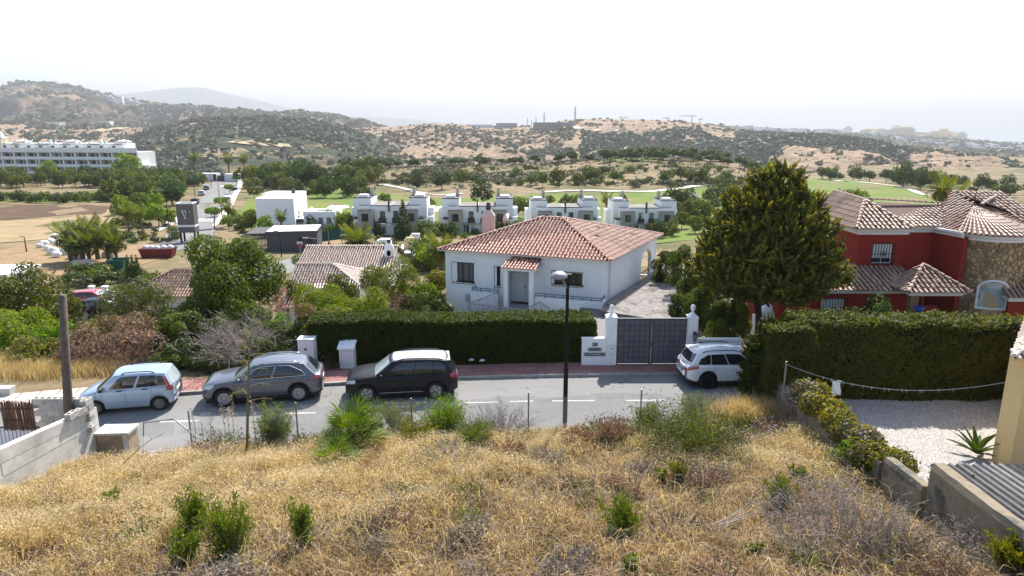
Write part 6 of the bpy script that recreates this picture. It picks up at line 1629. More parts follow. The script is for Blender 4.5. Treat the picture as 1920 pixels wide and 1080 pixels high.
# ------------------------------------------------------------------ houses of the lower estate
def hface(par, name, x0, x1, y, z0, z1, mat, dep=.03, **k):
 q = MB(); q.box(x0, x1, y-dep, y+.02, z0, z1); return q.build(name, M[mat], par, **k)
def openw(par, x0, x1, y, z0, z1, frame='brown_frame', gl='glass', nx=2):
 q = MB(); w = .07
 for a, b, c, d in ((x0,x1,z0,z0+w),(x0,x1,z1-w,z1),(x0,x0+w,z0+w,z1-w),(x1-w,x1,z0+w,z1-w)): q.box(a, b, y-.03, y+.05, c, d)
 for i in range(1, nx): x = x0 + (x1-x0)*i/nx; q.box(x-w*.4, x+w*.4, y-.027, y+.047, z0+w, z1-w)
 o = q.build('window', M[frame], par); g = MB(); g.box(x0+.02, x1-.02, y+.0, y+.02, z0+.02, z1-.02); g.build('pane', M[gl], o); return o
def townhouse(loc, rz, W, label):
 e = E('townhouse', loc, rz, label, 'house', 'paired white and grey flat-roofed houses below the villa')
 for sd in (0, 1):
  X = (lambda a: a) if sd == 0 else (lambda a: W - a)
  bx = lambda q, x0, x1, *r: q.box(min(X(x0), X(x1)), max(X(x0), X(x1)), *r)
  q = MB(); bx(q, 0, 3.0, 3.2, 9.5, -1.5, 6.3); bx(q, 1.0, W/2-.003, 1.8, 9.0, -1.5, 5.1); bx(q, .35, 1.2, 1.0, 3.197, -1.5, 3.0); bx(q, -.9, -.003, 6., 9., -1.5, 4.4); q.build('wall', M['white'], e)
  q = MB(); bx(q, 1.2, 3.7, .3, 1.797, -1.5, 4.6); q.build('grey_bay', M['grey_render'], e)
  q = MB(); bx(q, .12, 2.88, 3.32, 9.38, 6.3, 6.36); bx(q, 1.1, W/2-.1, 1.9, 8.9, 5.1, 5.16); bx(q, 1.25, 3.65, .35, 1.75, 4.6, 4.66); q.build('roof', M['slate_roof'], e)
  q = MB()
  for a, b, c, d in ((0,3.,3.2,3.32),(0,3.,9.38,9.5),(0,.12,3.32,9.38),(2.88,3.,3.32,9.38)): bx(q, a, b, c, d, 6.303, 6.48)
  for a, b, c, d in ((3.0,W/2-.01,1.8,1.92),(1.2,3.7,.3,.4)): bx(q, a, b, c, d, 5.103 if d > 1 else 4.603, 5.26 if d > 1 else 4.74)
  q.build('roof_edge', M['charcoal'], e)
  q = MB(); bx(q, .6, 2.2, 5., 7., 6.36, 6.72); q.build('skylight', M['white_roof'], e)
  q = MB(); bx(q, 2.25, 2.8, 7.2, 7.9, 6.36, 7.9); q.build('chimney', M['grey_render'], e)
  q = MB(); bx(q, .2, 1.15, .95, 2.9, 3.02, 3.25); q.build('slate_hood', M['charcoal'], e)
  for a, b, y, c, d in ((1.85, 2.95, .3, 2.7, 4.05), (4.7, 5.55, 1.8, 2.5, 4.3)): openw(e, min(X(a), X(b)), max(X(a), X(b)), y, c, d)
  q = MB(); bx(q, 4.5, 5.75, 1.35, 1.797, 2.35, 2.47); bx(q, 4.5, 5.75, 1.35, 1.4, 2.473, 3.2); q.build('balcony', M['brown_frame'], e)
  q = MB(); bx(q, 3.72, W/2-.2, 1.2, 1.797, 2.1, 2.3); bx(q, 4.1, 4.3, 1.25, 1.45, -.5, 2.097); q.build('entrance_slab', M['grey_render'], e)
  q = MB(); bx(q, 3.85, 4.7, 1.75, 1.79, -.3, 1.9); q.build('door', M['brown_frame'], e)
  openw(e, min(X(1.9), X(2.9)), max(X(1.9), X(2.9)), .3, -.6, .2); openw(e, min(X(5.1), X(5.6)), max(X(5.1), X(5.6)), 1.8, .4, 1.6, nx=1)
 q = MB(); q.box(W/2-.12, W/2+.12, 1.5, 2.2, 4.2, 6.3); q.build('party_flue', M['brown_frame'], e)
 q = MB(); q.box(W+.02, W+.9, 4.5, 7., -1.5, 3.); q.build('side_annex', M['white'], e)
 return e
for u0, u1, Y, z, lab in ((668, 803, 113.5, -7.4, 'white and grey flat-roofed townhouse pair nearest the tall palm, dark conifer at its door'),
(832, 963, 117, -7.9, 'white and grey flat-roofed townhouse pair behind the pink chimney'),
(996, 1120, 123, -8.8, 'white and grey flat-roofed townhouse pair half hidden by the red ridge'),
(1148, 1266, 128, -9.5, 'white and grey flat-roofed townhouse pair right of the red roof, beside the fairway')):
 x0, x1 = XatY(u0, 430, Y+4), XatY(u1, 430, Y+4)
 townhouse((x0, Y, z), .03, x1-x0, lab)
# white cubic villa
vx = XatY(482, 420, 116); v = E('white_villa', (vx, 116, -6.6), .06, 'plain white cubic villa with flat roofs above the dark garage', 'house')
q = MB(); q.box(0, 6.4, 0, 7, -1, 5.3); q.box(-1.0, 5.6, 7.003, 13, -1, 5.6); q.box(8.0, 13.4, -.6, 6, -1, 3.1); q.build('wall', M['white'], v)
q = MB(); q.box(.2, 6.2, .2, 6.8, 5.3, 5.34); q.box(-.8, 5.4, 7.2, 12.8, 5.6, 5.64); q.box(8.2, 13.2, -.4, 5.8, 3.1, 3.14); q.build('roof', M['white_roof'], v)
q = MB();
for a in ((0,6.4,0,.2,5.3,5.55),(0,6.4,6.8,7.,5.3,5.55),(0,.2,.2,6.8,5.3,5.55),(6.2,6.4,.2,6.8,5.3,5.55),(8.,13.4,-.6,-.4,3.1,3.3),(8.,8.2,-.4,6,3.1,3.3),(13.2,13.4,-.4,6,3.1,3.3)): q.box(a[0], a[1], a[2], a[3], a[4]+.002, a[5])
q.build('parapet', M['white'], v)
q = MB(); q.box(6.403, 7.997, 1.2, 5, -1, 1.9); q.build('link', M['white'], v); hface(v, 'link_glazing', 6.45, 7.95, 1.19, -.6, 1.3, 'paleglass'); q = MB(); q.box(6.41, 7.99, .9, 1.19, 1.35, 1.9); q.build('link_fascia', M['charcoal'], v)
for i, x in enumerate((10.6, 11.9)): openw(v, x, x+.7, -.6, .3, 2.3, 'charcoal', nx=1)
for y, z in ((1.2, 2.6), (1.2, -.1), (8.4, 3.), (8.4, .2)):
 q = MB(); x = -.0 if y < 7 else -1.; q.box(x-.02, x+.05, y, y+.6, z, z+1.6); q.build('window', M['glass'], v)
q = MB(); q.box(4.1, 4.7, 8., 8.6, 5.64, 6.4); q.build('chimney', M['charcoal'], v)
q = MB(); q.box(10., 11.6, 1.5, 3.5, 3.14, 3.3); q.build('skylight', M['terrace'], v)
# dark garage pavilion
gx0, gx1 = XatY(500, 455, 93), XatY(592, 455, 93)
g = E('dark_garage', (gx0, 93, -6.0), .16, 'low charcoal slatted garage with a flat white roof', 'garage'); w = gx1 - gx0
q = MB(); q.box(0, w, 0, 6, -.5, 2.5); q.build('wall', M['charcoal'], g)
q = MB(); q.box(-.1, w+.1, -.1, 6.1, 2.5, 2.75); q.build('roof_rim', M['charcoal'], g); q = MB(); q.box(.05, w-.05, .05, 5.95, 2.752, 2.8); q.build('roof', M['white_roof'], g)
q = MB(); q.box(-2.6, -.103, -.2, 6, 2.45, 2.6); q.build('canopy', M['charcoal'], g); sl = None
for i in range(14):
 if sl is None: q = MB(); q.box(0, .09, 0, .06, -.5, 2.44); o = q.build('slat', M['charcoal'], g); sl = o.data
 else: o = mesh_obj('slat', sl, g)
 o.location = (-2.5 + .18*i, -.1, 0)
for x in (w*.62, w*.8): openw(g, x, x+.7, 0, 1.1, 1.9, 'black', nx=1)
# sign tower with its emblem
sx0, sx1 = XatY(336, 400, 104), XatY(366, 400, 104); s_ = E('sign_tower', ((sx0+sx1)/2, 104, -6.8), .12, 'grey hollow sign tower on dark posts with a pale V emblem at the estate entrance', 'sign tower'); w = sx1 - sx0
def ring(q, z0, z1, w, d, t):
 q.box(-w/2, w/2, -d/2, -d/2+t, z0, z1); q.box(-w/2, w/2, d/2-t, d/2, z0, z1); q.box(-w/2, -w/2+t, -d/2+t, d/2-t, z0, z1); q.box(w/2-t, w/2, -d/2+t, d/2-t, z0, z1)
q = MB(); ring(q, 3.1, 6.25, w, 1.9, .2); q.build('upper_box', M['sign_grey'], s_); q = MB(); ring(q, 6.252, 6.4, w+.06, 1.96, .26); q.build('pale_rim', M['white_metal'], s_)
q = MB(); ring(q, 2.75, 3.098, w-.06, 1.84, .2); q.build('pale_band', M['farwhite'], s_); q = MB(); q.box(-w/2, w/2, -.95, .95, 1.9, 2.748); q.build('lower_box', M['sign_grey'], s_)
for x, y in ((-1,-1),(1,-1),(-1,1),(1,1)): q = MB(); q.cbox(x*(w/2-.2), y*.75, -.5, .25, .25, 2.398); q.build('post', M['black'], s_)
q = MB(); Z = 4.6
q.tube([(-.5, -.99, Z+.85), (-.28, -.99, Z+.2), (-.05, -.99, Z-.65)], [.03, .075, .045], 6); q.tube([(-.05, -.99, Z-.65), (.1, -.99, Z+.1), (.14, -.99, Z+.65)], [.045, .05, .03], 6)
q.tube([(-.1, -.99, Z-.3), (-.3, -.99, Z+.45), (-.16, -.99, Z+.78), (.02, -.99, Z+.7), (-.05, -.99, Z+.45), (-.2, -.99, Z+.4)], [.03,.05,.05,.04,.03,.02], 6); q.tube([(.02, -.99, Z+.45), (.3, -.99, Z+.52)], .035, 5); q.tube([(.62, -.99, Z+.25), (.72, -.99, Z+.65)], [.02, .05], 5); q.tube([(-.02, -.99, Z-.45), (.2, -.99, Z-.55)], .025, 5)
q.build('emblem', M['plate'], s_, True)
# long white apartment block
ax1 = XatY(264, 300, 325); A = E('apartment_block', (ax1, 322, -11.6), -.10, 'long white four-storey apartment block with shaded terraces', 'apartment block')
LN = 92.; q = MB(); q.box(-LN, 0, 2.2, 14, -2, 9.2); q.box(-LN, -9.5, 5.5, 14, 9.2, 12.6)
q.build('wall', M['farwhite'], A); A.scale.z = 1.14
q = MB()
for z in (0.2, 3.1, 6.1): q.box(-LN, .3, 0, 2.197, z, z+.35)
for z in (.55, 3.45, 6.45): q.box(-LN, .3, 0, .2, z+.003, z+.85)
q.box(-LN, .3, -.2, 2.197, 9.0, 9.35); q.box(-LN, .3, -.2, .05, 9.353, 10.9); q.box(-LN, -9.3, 5.2, 5.497, 12.2, 12.5); q.build('terrace_slab', M['farwhite'], A)
pm = None
for i in range(15):
 x = -6.2*i
 if pm is None: q = MB(); q.box(-.35, .35, .21, 2.19, -2, 8.99); o = q.build('terrace_pier', M['farwhite'], A); pm = o.data
 else: o = mesh_obj('terrace_pier', pm, A)
 o.location.x = x
wm = dm = None
for i in range(15):
 for zf in (.6, 3.5, 6.5):
  for dx, ww in ((-2.1, 1), (-4.6, 1)):
   if wm is None:
    q = MB(); q.box(-1.0, 1.0, 2.12, 2.19, 0, 2.2); q.box(-.03, .03, 2.08, 2.117, 0, 2.2); o = q.build('window', M['glass'], A); wm = o.data
   else: o = mesh_obj('window', wm, A)
   o.location = (-6.2*i + dx + random.uniform(-.2, .2), 0, zf); o.scale.x = random.choice((.7, 1, 1.05))
 if i > 1:
  for dx, w2 in ((-2.4, .9), (-4.5, .35)):
   o = mesh_obj('window', wm, A); o.location = (-6.2*i + dx, 3.3, 9.9); o.scale = (w2, 1, .75 if w2 > .5 else .5)
for i in range(7):
 q = MB(); q.box(-14-13*i, -10.5-13*i+(2 if i % 2 else 0), 3.4, 5.5, 12.05, 12.2); q.build('pergola', M['charcoal'], A)
 q = MB(); x = -12-13*i; q.beam((x, 6, 13.9), (x-2.4, 6, 12.7), .5, .3); q.beam((x-5, 6, 13.9), (x-7.4, 6, 12.7), .5, .3); q.cbox(x+2.5, 8, 12.6, 1., 1., 1.4); q.build('roof_brace', M['farwhite'], A)
 if i % 2 == 0:
  q = MB(); x = -11-13*i; q.box(x-4.5, x+.6, 8, 13, 12.6, 13.2); q.add([(x-4.8,7.7,13.2),(x+.9,7.7,13.2),(x+.9,13.3,13.2),(x-4.8,13.3,13.2),(x-2,10.5,14.2)], [(0,1,4),(1,2,4),(2,3,4),(3,0,4)]); q.build('stair_roof', M['pale_roof'], A)
q = MB(); q.box(.3, 3.5, 3, 9, -2, 4.); q.build('end_wing', M['farwhite'], A)
p = PY(2, 262, 340); t_ = E('bell_tower', (XatY(-15, 275, 330), 334, -10.5), 0, 'ochre tower with a pale cap behind the apartment block', 'tower')
q = MB(); q.box(-2.2, 2.2, 0, 4, 0, 15.5); q.build('shaft', M['yellow_wall'], t_); q = MB(); q.box(-2.6, 2.6, -.4, 4.4, 15.5, 16.2); q.lathe([(1.9, 16.2), (1.4, 18.), (.0, 19.2)], 12, Matrix.Translation((0, 2, 0))); q.box(1.7, 2.3, -.2, .3, -1, 15.4); q.build('cap', M['farwhite'], t_)
# gatehouse wall at the end of the avenue
p = PY(361, 331, 276); gw_ = E('gatehouse', (p.x, 276, H(p.x, 276)), -.05, 'white gatehouse wall with dark door bays at the end of the avenue', 'gatehouse')
q = MB(); q.box(0, 9.5, 0, 4, -.5, 3.2); q.box(12.5, 18, 1, 4, -.5, 3.); q.build('wall', M['farwhite'], gw_)
for x in (.9, 4.1, 8.4): q = MB(); q.box(x, x+1.3, -.05, .02, .2, 3.); q.build('door_bay', M['brown_frame'], gw_)
q = MB(); q.box(9.5, 12.5, 1.5, 2, -.5, 2.4); q.build('gate', M['charcoal'], gw_)
# tiled houses just below the garden
def gable(name, x0, x1, y0, y1, ze, zr, base, label, hip=(0, 0), roof='pale_roof', nobj=40):
 e = E(name, (0, 0, 0), 0, label, 'house'); q = MB(); q.box(x0+.4, x1-.4, y0+.4, y1-.4, base, ze-.02); q.build('wall', M['white'], e)
 ym = (y0+y1)/2; r = Roof(e, roof, 'old_pan', .24, .38); a, b, c, d = Vector((x0,y0,ze)), Vector((x1,y0,ze)), Vector((x1,y1,ze)), Vector((x0,y1,ze)); r0, r1 = Vector((x0+hip[0], ym, zr)), Vector((x1-hip[1], ym, zr))
 r.plane([a, b, r1, r0]); r.plane([c, d, r0, r1])
 if hip[0]: r.plane([d, a, r0]); r.ridge(a, r0).ridge(d, r0)
 else: q = MB(); q.add([(x0+.4, y0+.4, ze-.02), (x0+.4, y1-.4, ze-.02), (x0+.4, ym, zr-.1)], [(1,0,2)]); q.build('gable_wall', M['white'], e)
 if hip[1]: r.plane([b, c, r1]); r.ridge(b, r1).ridge(c, r1)
 else: q = MB(); q.add([(x1-.4, y0+.4, ze-.02), (x1-.4, y1-.4, ze-.02), (x1-.4, ym, zr-.1)], [(0,1,2)]); q.build('gable_wall', M['white'], e)
 r.ridge(r0, r1); r.build(nobj); rebase(e, ((x0+x1)/2, (y0+y1)/2, base)); return e
X = lambda u, Y: XatY(u, 490, Y)
gable('bungalow', X(575, 66), X(748, 66), 62, 70, -2.0, -.55, -4.6, 'bungalow under a long sun-bleached tiled ridge below the garden', (0, 0), nobj=30)
gable('bungalow_wing', X(553, 58), X(640, 58)+2.4, 55.2, 61.2, -2.2, -.75, -4.6, 'bungalow wing with a hipped pale tiled roof beside the round bush', (0, 3.2), nobj=60)
gable('low_roof_house', X(268, 54)-1.5, X(372, 54), 52.8, 59, -2.3, -.75, -4.6, 'low tiled house half hidden by the big olive-green tree', (3., 0), roof='old_roof', nobj=40)
gable('garden_porch', X(528, 46), X(572, 46), 45.2, 47.2, -1.2, -.75, -3.2, 'little red-tiled garden roof beside pink blossoms', (0, 0), roof='red_roof', nobj=0)
gable('tiled_annex', XatY(1238, 462, 56), XatY(1262, 462, 56), 54.5, 57.5, .1, .7, -3, 'little tiled annex roof right of the red roof corner', (0, 0), roof='old_roof', nobj=0)
ck = E('domed_chimney', (X(731, 64.5), 64.4, -1.2), 0, 'white domed chimney with an oval opening on the bleached roof', 'chimney')
q = MB(); q.lathe([(.52,-.8),(.52,.5),(.45,.9),(.28,1.25),(.0,1.38)], 14, Matrix.Diagonal((1,.7,1,1))); q.build('stack', M['white'], ck, True); q = MB(); q.lathe([(0,0),(.2,0)], 10, Matrix.Translation((0,-.375,.35)) @ Matrix.Rotation(math.pi/2, 4, 'X') @ Matrix.Diagonal((1,1.5,1,1))); q.build('opening', M['slate_roof'], ck); q = MB(); q.cbox(0, 0, 1.3, .3, .3, .3); q.build('cowl', M['brown_frame'], ck)
# stepped white garden gable and builders' clutter by the bungalows
q = MB(); p = PY(512, 520, 50); wz = -3.4; xs_ = [X(511, 50), X(538, 50)]
q.add([(xs_[0], y, z) for y in (50, 50.3) for z in (wz,)] + [(xs_[0], 50, wz+1.1), (xs_[1], 50, wz+2.4), (xs_[1], 50, wz), (xs_[0], 50.3, wz+1.1), (xs_[1], 50.3, wz+2.4), (xs_[1], 50.3, wz)], [(0,4,3,2),(1,5,6,7),(2,3,6,5),(0,2,5,1),(3,4,7,6)])
tag(q.build('garden_gable', M['white']), 'white sloping garden wall end beside the lower street', 'wall')
# roof terrace cluttered with building material, behind the bungalow
tr_ = E('builders_terrace', (0, 0, 0), 0, 'flat terrace under renovation with a straw-thatched pergola below it', 'terrace')
tx0, tx1 = X(700, 82), X(852, 82); tz = -5.0
q = MB(); q.box(tx0, tx1, 79, 93, tz-.6, tz); q.build('slab', M['white_roof'], tr_)
q = MB(); q.box(tx0-3, tx0-.01, 80, 93, tz-.6, tz-.05); q.build('side_slab', M['slate_roof'], tr_)
q = MB(); q.box(X(738, 78), X(800, 78), 75.5, 78.9, tz-.6, tz-.3); q.build('thatch', M['cane'], tr_)
for u in (740, 768, 798): q = MB(); q.cbox(X(u, 76), 75.8, -7, .2, .2, 1.4); q.build('pergola_post', M['white'], tr_)
rebase(tr_, ((tx0+tx1)/2, 86, tz))
rc = np.random.default_rng(9)
def clutter(name, u, Y, z, sx, sy, sz, mat, label, cat, rz=0.):
 o = E(name, (XatY(u, 470, Y), Y, z), rz, label, cat); q = MB(); q.box(-sx/2, sx/2, -sy/2, sy/2, 0, sz*.62); q.build('stack_base', M[mat], o)
 q = MB(); q.box(-sx*.46, sx*.4, -sy*.44, sy*.47, sz*.622, sz*.84); q.box(-sx*.3, sx*.45, -sy*.4, sy*.4, sz*.842, sz); q.build('stack_top', M[mat], o); return o
for a in (('tile_pallet', 742, 81, tz, .9, 1.2, 1.1, 'pallet', 'yellow pallet of tiles on the white terrace, nearest the domed chimney', 'pallet'),
('timber_stack', 752, 80.2, tz, 2.6, .9, .5, 'wood_pole', 'low dark stack of timber on the terrace edge', 'timber stack', .12), ('timber_stack', 763, 81.6, tz, 1.8, .6, .9, 'pallet', 'tan stack of boards in the middle of the terrace', 'timber stack', .2),
('tile_pallet', 768, 90, tz, 1.3, 1.3, 1.5, 'pallet', 'tall tan pallet of blocks at the back of the terrace', 'pallet'), ('block_pallet', 779, 92, tz, 1.4, 1.2, 1.7, 'stone_white', 'grey pallet of stone near the terrace back rail', 'pallet'),
('white_skip', 721, 92, tz, 1.9, 1.4, 1.0, 'bigbag', 'white rubble tub at the far corner of the terrace', 'skip'), ('rubble_sack', 795, 86, tz, 1.8, 2.2, .5, 'bigbag', 'spread white dust sheets and sacks on the terrace', 'rubble sacks'), ('rubble_sack', 788, 82, tz, 1.4, 1.2, .4, 'stone_white', 'heap of pale broken stone on the terrace front', 'rubble')): clutter(*a)
fz_ = E('stone_fountain', (X(716, 80.5), 80.6, tz), 0, 'small dark round fountain on the pale terrace', 'fountain'); q = MB(); q.lathe([(.4,0),(.7,.2),(.65,.25),(.12,.25),(.1,.8),(.16,.85),(0,.95)], 14); q.build('basin', M['charcoal'], fz_, True)
pw = E('person', (X(800, 93), 92.5, tz), .4, 'workman in a yellow vest standing at the back of the terrace', 'person')
def figure(par, shirt):
 bm = bmesh.new(); sk = {'p':(0,0,.92),'c':(0,0,1.25),'n':(0,.0,1.48),'h':(0,-.02,1.6),'t':(0,-.02,1.72),'sl':(.19,0,1.42),'el':(.26,.03,1.12),'wl':(.27,-.06,.86),'sr':(-.19,0,1.42),'er':(-.27,.03,1.14),'wr':(-.24,-.12,.9),'hl':(.1,0,.88),'kl':(.11,-.03,.48),'fl':(.12,.03,.06),'tl':(.13,-.12,.03),'hr':(-.1,0,.88),'kr':(-.12,-.02,.48),'fr':(-.13,.03,.06),'tr':(-.14,-.12,.03)}
 rad = dict(p=.13,c=.14,n=.055,h=.095,t=.07,sl=.07,el=.045,wl=.035,sr=.07,er=.045,wr=.035,hl=.09,kl=.06,fl=.045,tl=.035,hr=.09,kr=.06,fr=.045,tr=.035)
 V = {k: bm.verts.new(v) for k, v in sk.items()}
 for a, b in ('pc','cn','nh','ht',('c','sl'),('sl','el'),('el','wl'),('c','sr'),('sr','er'),('er','wr'),('p','hl'),('hl','kl'),('kl','fl'),('fl','tl'),('p','hr'),('hr','kr'),('kr','fr'),('fr','tr')): bm.edges.new((V[a], V[b]))
 me = bpy.data.meshes.new('body'); bm.to_mesh(me); bm.free(); keys = list(sk); me.materials.append(shirt)
 o = mesh_obj('body', me, par); o.modifiers.new('skin', 'SKIN'); o.modifiers.new('sub', 'SUBSURF').render_levels = 1
 for i, k in enumerate(keys): me.skin_vertices[0].data[i].radius = (rad[k], rad[k]); me.skin_vertices[0].data[i].use_root = (k == 'p')
 return o
M['navy'] = plain('navy_cloth', (.03, .035, .05), .9, .1); M['hivis'] = plain('hi_vis_yellow', (.5, .55, .05), .8, .1)
figure(pw, M['navy']); q = MB(); q.lathe([(.19,.95),(.2,1.2),(.22,1.4),(.1,1.47)], 10, Matrix.Diagonal((1,.75,1,1))); q.build('vest', M['hivis'], pw)
# builder's yard on the left
for i, (u, v, s) in enumerate(((84,462,1.5),(96,456,1.3),(104,449,1.5),(90,470,1.2),(100,478,1.7),(107,484,1.4),(75,465,1.1),(108,462,1.2))):
 p = ground_at(u, v, 60); bm = bmesh.new(); bmesh.ops.create_icosphere(bm, subdivisions=2, radius=.62)
 for w_ in bm.verts: w_.co *= 1 + random.uniform(-.1, .14); w_.co.z = max(-.3, w_.co.z*.85)
 me = bpy.data.meshes.new('rubble_bag'); bm.to_mesh(me); bm.free(); me.materials.append(M['bigbag']); o = mesh_obj('rubble_bag', me); o.location = p + Vector((0, 0, .3*s)); o.scale = (s*.75, s*.6, s*.62)
 tag(o, 'bulging white rubble bag in the builders yard heap', 'rubble bag', 'white rubble bags in the builders yard')
for nm, u, v, sx, sy, sz, mt_, lb, ct in (('stone_heap', 145, 485, 1.9, 1.5, 1.3, 'stone_white', 'grey heap of broken stone and black sheeting in front of the palm thicket', 'rubble'), ('block_pallet', 203, 484, 1.4, 1.1, 1.0, 'stone_white', 'single grey pallet of blocks in the yard, right of the palm thicket', 'pallet'), ('block_pallet', 125, 479, 1.4, 1., 1.1, 'bigbag', 'pale pallet of blocks beside the stone heap', 'pallet'), ('cement_bags', 150, 500, 2.4, 1., .8, 'stone_white', 'low pale row of bags at the yard front', 'cement bags')):
 p = ground_at(u, v, 60); clutter(nm, u, p.y, p.z, sx, sy, sz, mt_, lb, ct, .2)
def skip(u, v, L, mat, label, cat, full=True):
 p = ground_at(u, v, 60); e = E(cat.replace(' ', '_'), p, .1, label, cat); q = MB()
 b = [(-L/2+.3,-.7,.1),(L/2-.3,-.7,.1),(L/2-.3,.7,.1),(-L/2+.3,.7,.1),(-L/2,-.85,1.25),(L/2,-.85,1.25),(L/2,.85,1.25),(-L/2,.85,1.25)]; q.add(b, [(3,2,1,0),(0,1,5,4),(1,2,6,5),(2,3,7,6),(3,0,4,7)]); q.box(-L/2-.04, L/2+.04, -.9, -.83, 1.15, 1.27); q.box(-L/2-.04, L/2+.04, .83, .9, 1.15, 1.27); q.build('bin', M[mat], e)
 if full:
  q = MB()
  for i in range(5): q.lathe([(0,-.3),(.42,-.1),(.45,.15),(.2,.4),(0,.42)], 8, Matrix.Translation((-L/2+.6+(L-1.2)*i/4, random.uniform(-.2,.2), 1.2)))
  q.build('load', M['bigbag'], e, True)
skip(298, 484, 4.2, 'skip_red', 'long red skip heaped with white sacks by the estate entrance', 'skip'); skip(224, 506, 1.9, 'bin_green', 'dark green waste container in the builders yard', 'waste container', False)
fr_ = E('flat_white_roof', (XatY(-10, 505, 56), 58, -4), 0, 'flat white roof of a low building behind the left tree', 'building'); q = MB(); q.box(-12, -.6, 0, 4, -1, 2.2); q.build('wall', M['white'], fr_); q = MB(); q.box(-12.2, -.4, -.2, 4.2, 2.2, 2.45); q.build('roof', M['white_roof'], fr_)
for u, lab in ((175, 'white square gatepost standing behind the red car, left one'), (200, 'white square gatepost beside the red car bonnet, taller one')):
 p = PY(u, 560, 60); e = E('gatepost', (p.x, 60, H(p.x, 60)), 0, lab, 'gatepost'); hh = 11 - 60*T(534) - H(p.x, 60); q = MB(); q.cbox(0, 0, -.2, .36, .36, hh); q.build('shaft', M['white'], e); q = MB(); q.cbox(0, 0, hh-.198, .46, .46, .1); q.build('cap', M['white'], e)
p = PY(216, 556, 59); e = E('garden_pier', (p.x, 59, H(p.x, 59)), 0, 'stubby stone pier with a white cap right of the red car', 'pier'); hh = 11 - 59*T(545) - H(p.x, 59); q = MB(); q.cbox(0, 0, -.2, .6, .6, hh); q.build('pier_body', M['grey_render'], e); q = MB(); q.cbox(0, 0, hh-.198, .75, .75, .16); q.build('cap', M['white'], e)
# roads, paths, turf of the estate
ribbon('lower_road', [(-75,51.5),(-58,52.5),(-46,54),(-38,57),(-31.5,64),(-28,74),(-26,84),(-24,97)], 6.2, M['asphalt_far'], .03)
drape('avenue', gpoly([(288,470),(313,440),(352,400),(376,375),(395,346),(402,338),(452,338),(446,346),(428,375),(412,404),(402,430),(398,470)]), M['asphalt_far'], .04, 6.)
drape('avenue_footpath', gpoly([(448,341),(458,341),(440,380),(424,410),(404,426),(398,424),(424,390)]), M['path'], .12, 6.)
drape('avenue_verge', gpoly([(300,434),(334,418),(352,397),(345,397),(326,412),(292,432)]), M['path'], .12, 6.)
def crosswalk(u0, u1, v0, v1, n, par):
 for i in range(n):
  a = u0 + (u1-u0)*i/n; b = a + (u1-u0)/n*.55; pts = [ground_at(uu, vv, 80) for uu, vv in ((a, v1), (b, v1), (b+2, v0), (a+2, v0))]
  q = MB(); q.add([p + Vector((0, 0, .07)) for p in pts], [(0,1,2,3)]); q.build('crossing_bar', M['paint'], par)
par = E('avenue_markings'); tag(par, kind='structure'); crosswalk(366, 400, 411, 417, 6, par); crosswalk(413, 440, 348, 351, 6, par)
for u, v in ((392,392),(397,385),(402,379),(386,398),(379,405)):
 a = ground_at(u, v, 80); q = MB(); q.add([(a.x-.08, a.y, a.z+.07), (a.x+.08, a.y, a.z+.07), (a.x-.5+.08, a.y+1.8, a.z+.06), (a.x-.5-.08, a.y+1.8, a.z+.06)], [(0,1,2,3)]); q.build('lane_dash', M['paint'], par)
drape('near_fairway', gpoly([(446,428),(456,385),(470,366),(560,357),(680,352),(740,366),(800,374),(900,372),(1020,364),(1180,362),(1300,354),(1425,352),(1440,400),(1430,446),(1290,452),(1000,450),(640,440),(540,436)]), M['turf'], .06, 7.)
drape('left_fairway', gpoly([(-40,374),(60,372),(130,366),(200,358),(312,355),(305,372),(240,378),(120,381),(-40,384)]), M['turf'], .06, 8.)
drape('right_fairway', gpoly([(1535,334),(1640,345),(1700,353),(1760,372),(1850,388),(1850,398),(1480,402),(1490,360)]), M['turf'], .06, 9.)
drape('far_fairway', gpoly([(1128,304),(1150,297),(1245,297),(1238,304)]), M['turf'], .1, 9.)
drape('putting_green', gpoly([(1265,404),(1330,396),(1350,405),(1330,420),(1270,418)]), M['green'], .09, 5.); drape('tee_green', gpoly([(455,395),(500,385),(560,384),(640,392),(668,402),(640,412),(470,425)]), M['green'], .09, 5.)
for pl in ([(612,391),(620,386),(652,387),(656,391),(630,394)], [(802,396),(812,389),(836,390),(834,396),(812,400)], [(1410,386),(1425,380),(1440,384),(1430,392)]): drape('bunker', gpoly(pl), M['sand'], .14, 3.)
gp = lambda l: [tuple(ground_at(u, v, 60)[:2]) for u, v in l]
ribbon('cart_path', gp([(712,346),(735,350),(758,355),(785,362),(805,365),(832,366),(868,364)]), 2.6, M['path'], .2)
ribbon('cart_path', gp([(1020,361),(1060,359),(1100,358.5),(1150,360),(1200,360.5),(1250,357),(1290,352),(1330,349),(1395,347)]), 2.8, M['path'], .2)
ribbon('cart_path', gp([(1560,338),(1600,341),(1640,345),(1690,353),(1735,367)]), 3., M['path'], .2)
ribbon('garden_path', gp([(1318,381),(1308,388),(1297,394),(1310,400)]), 1.6, M['path'], .2)
drape('building_plot', gpoly([(0,470),(0,512),(120,520),(260,500),(330,480),(300,462),(120,450)]), M['soil_heap'], .05, 5.); drape('bare_plot', gpoly([(596,465),(600,440),(660,436),(672,470),(640,476)]), M['soil_heap'], .05, 4.)
drape('burnt_field', gpoly([(-60,386),(150,383),(215,388),(190,402),(60,410),(-60,416)]), plain('scorched_grass', (.11,.072,.045), .95, .1, var=.3, scale=.3), .05, 8.); drape('straw_field', gpoly([(-60,418),(60,412),(195,402),(205,390),(235,400),(190,425),(120,448),(-60,462)]), plain('pale_straw', (.30,.225,.125), .95, .1, var=.25, scale=.35), .06, 8.)
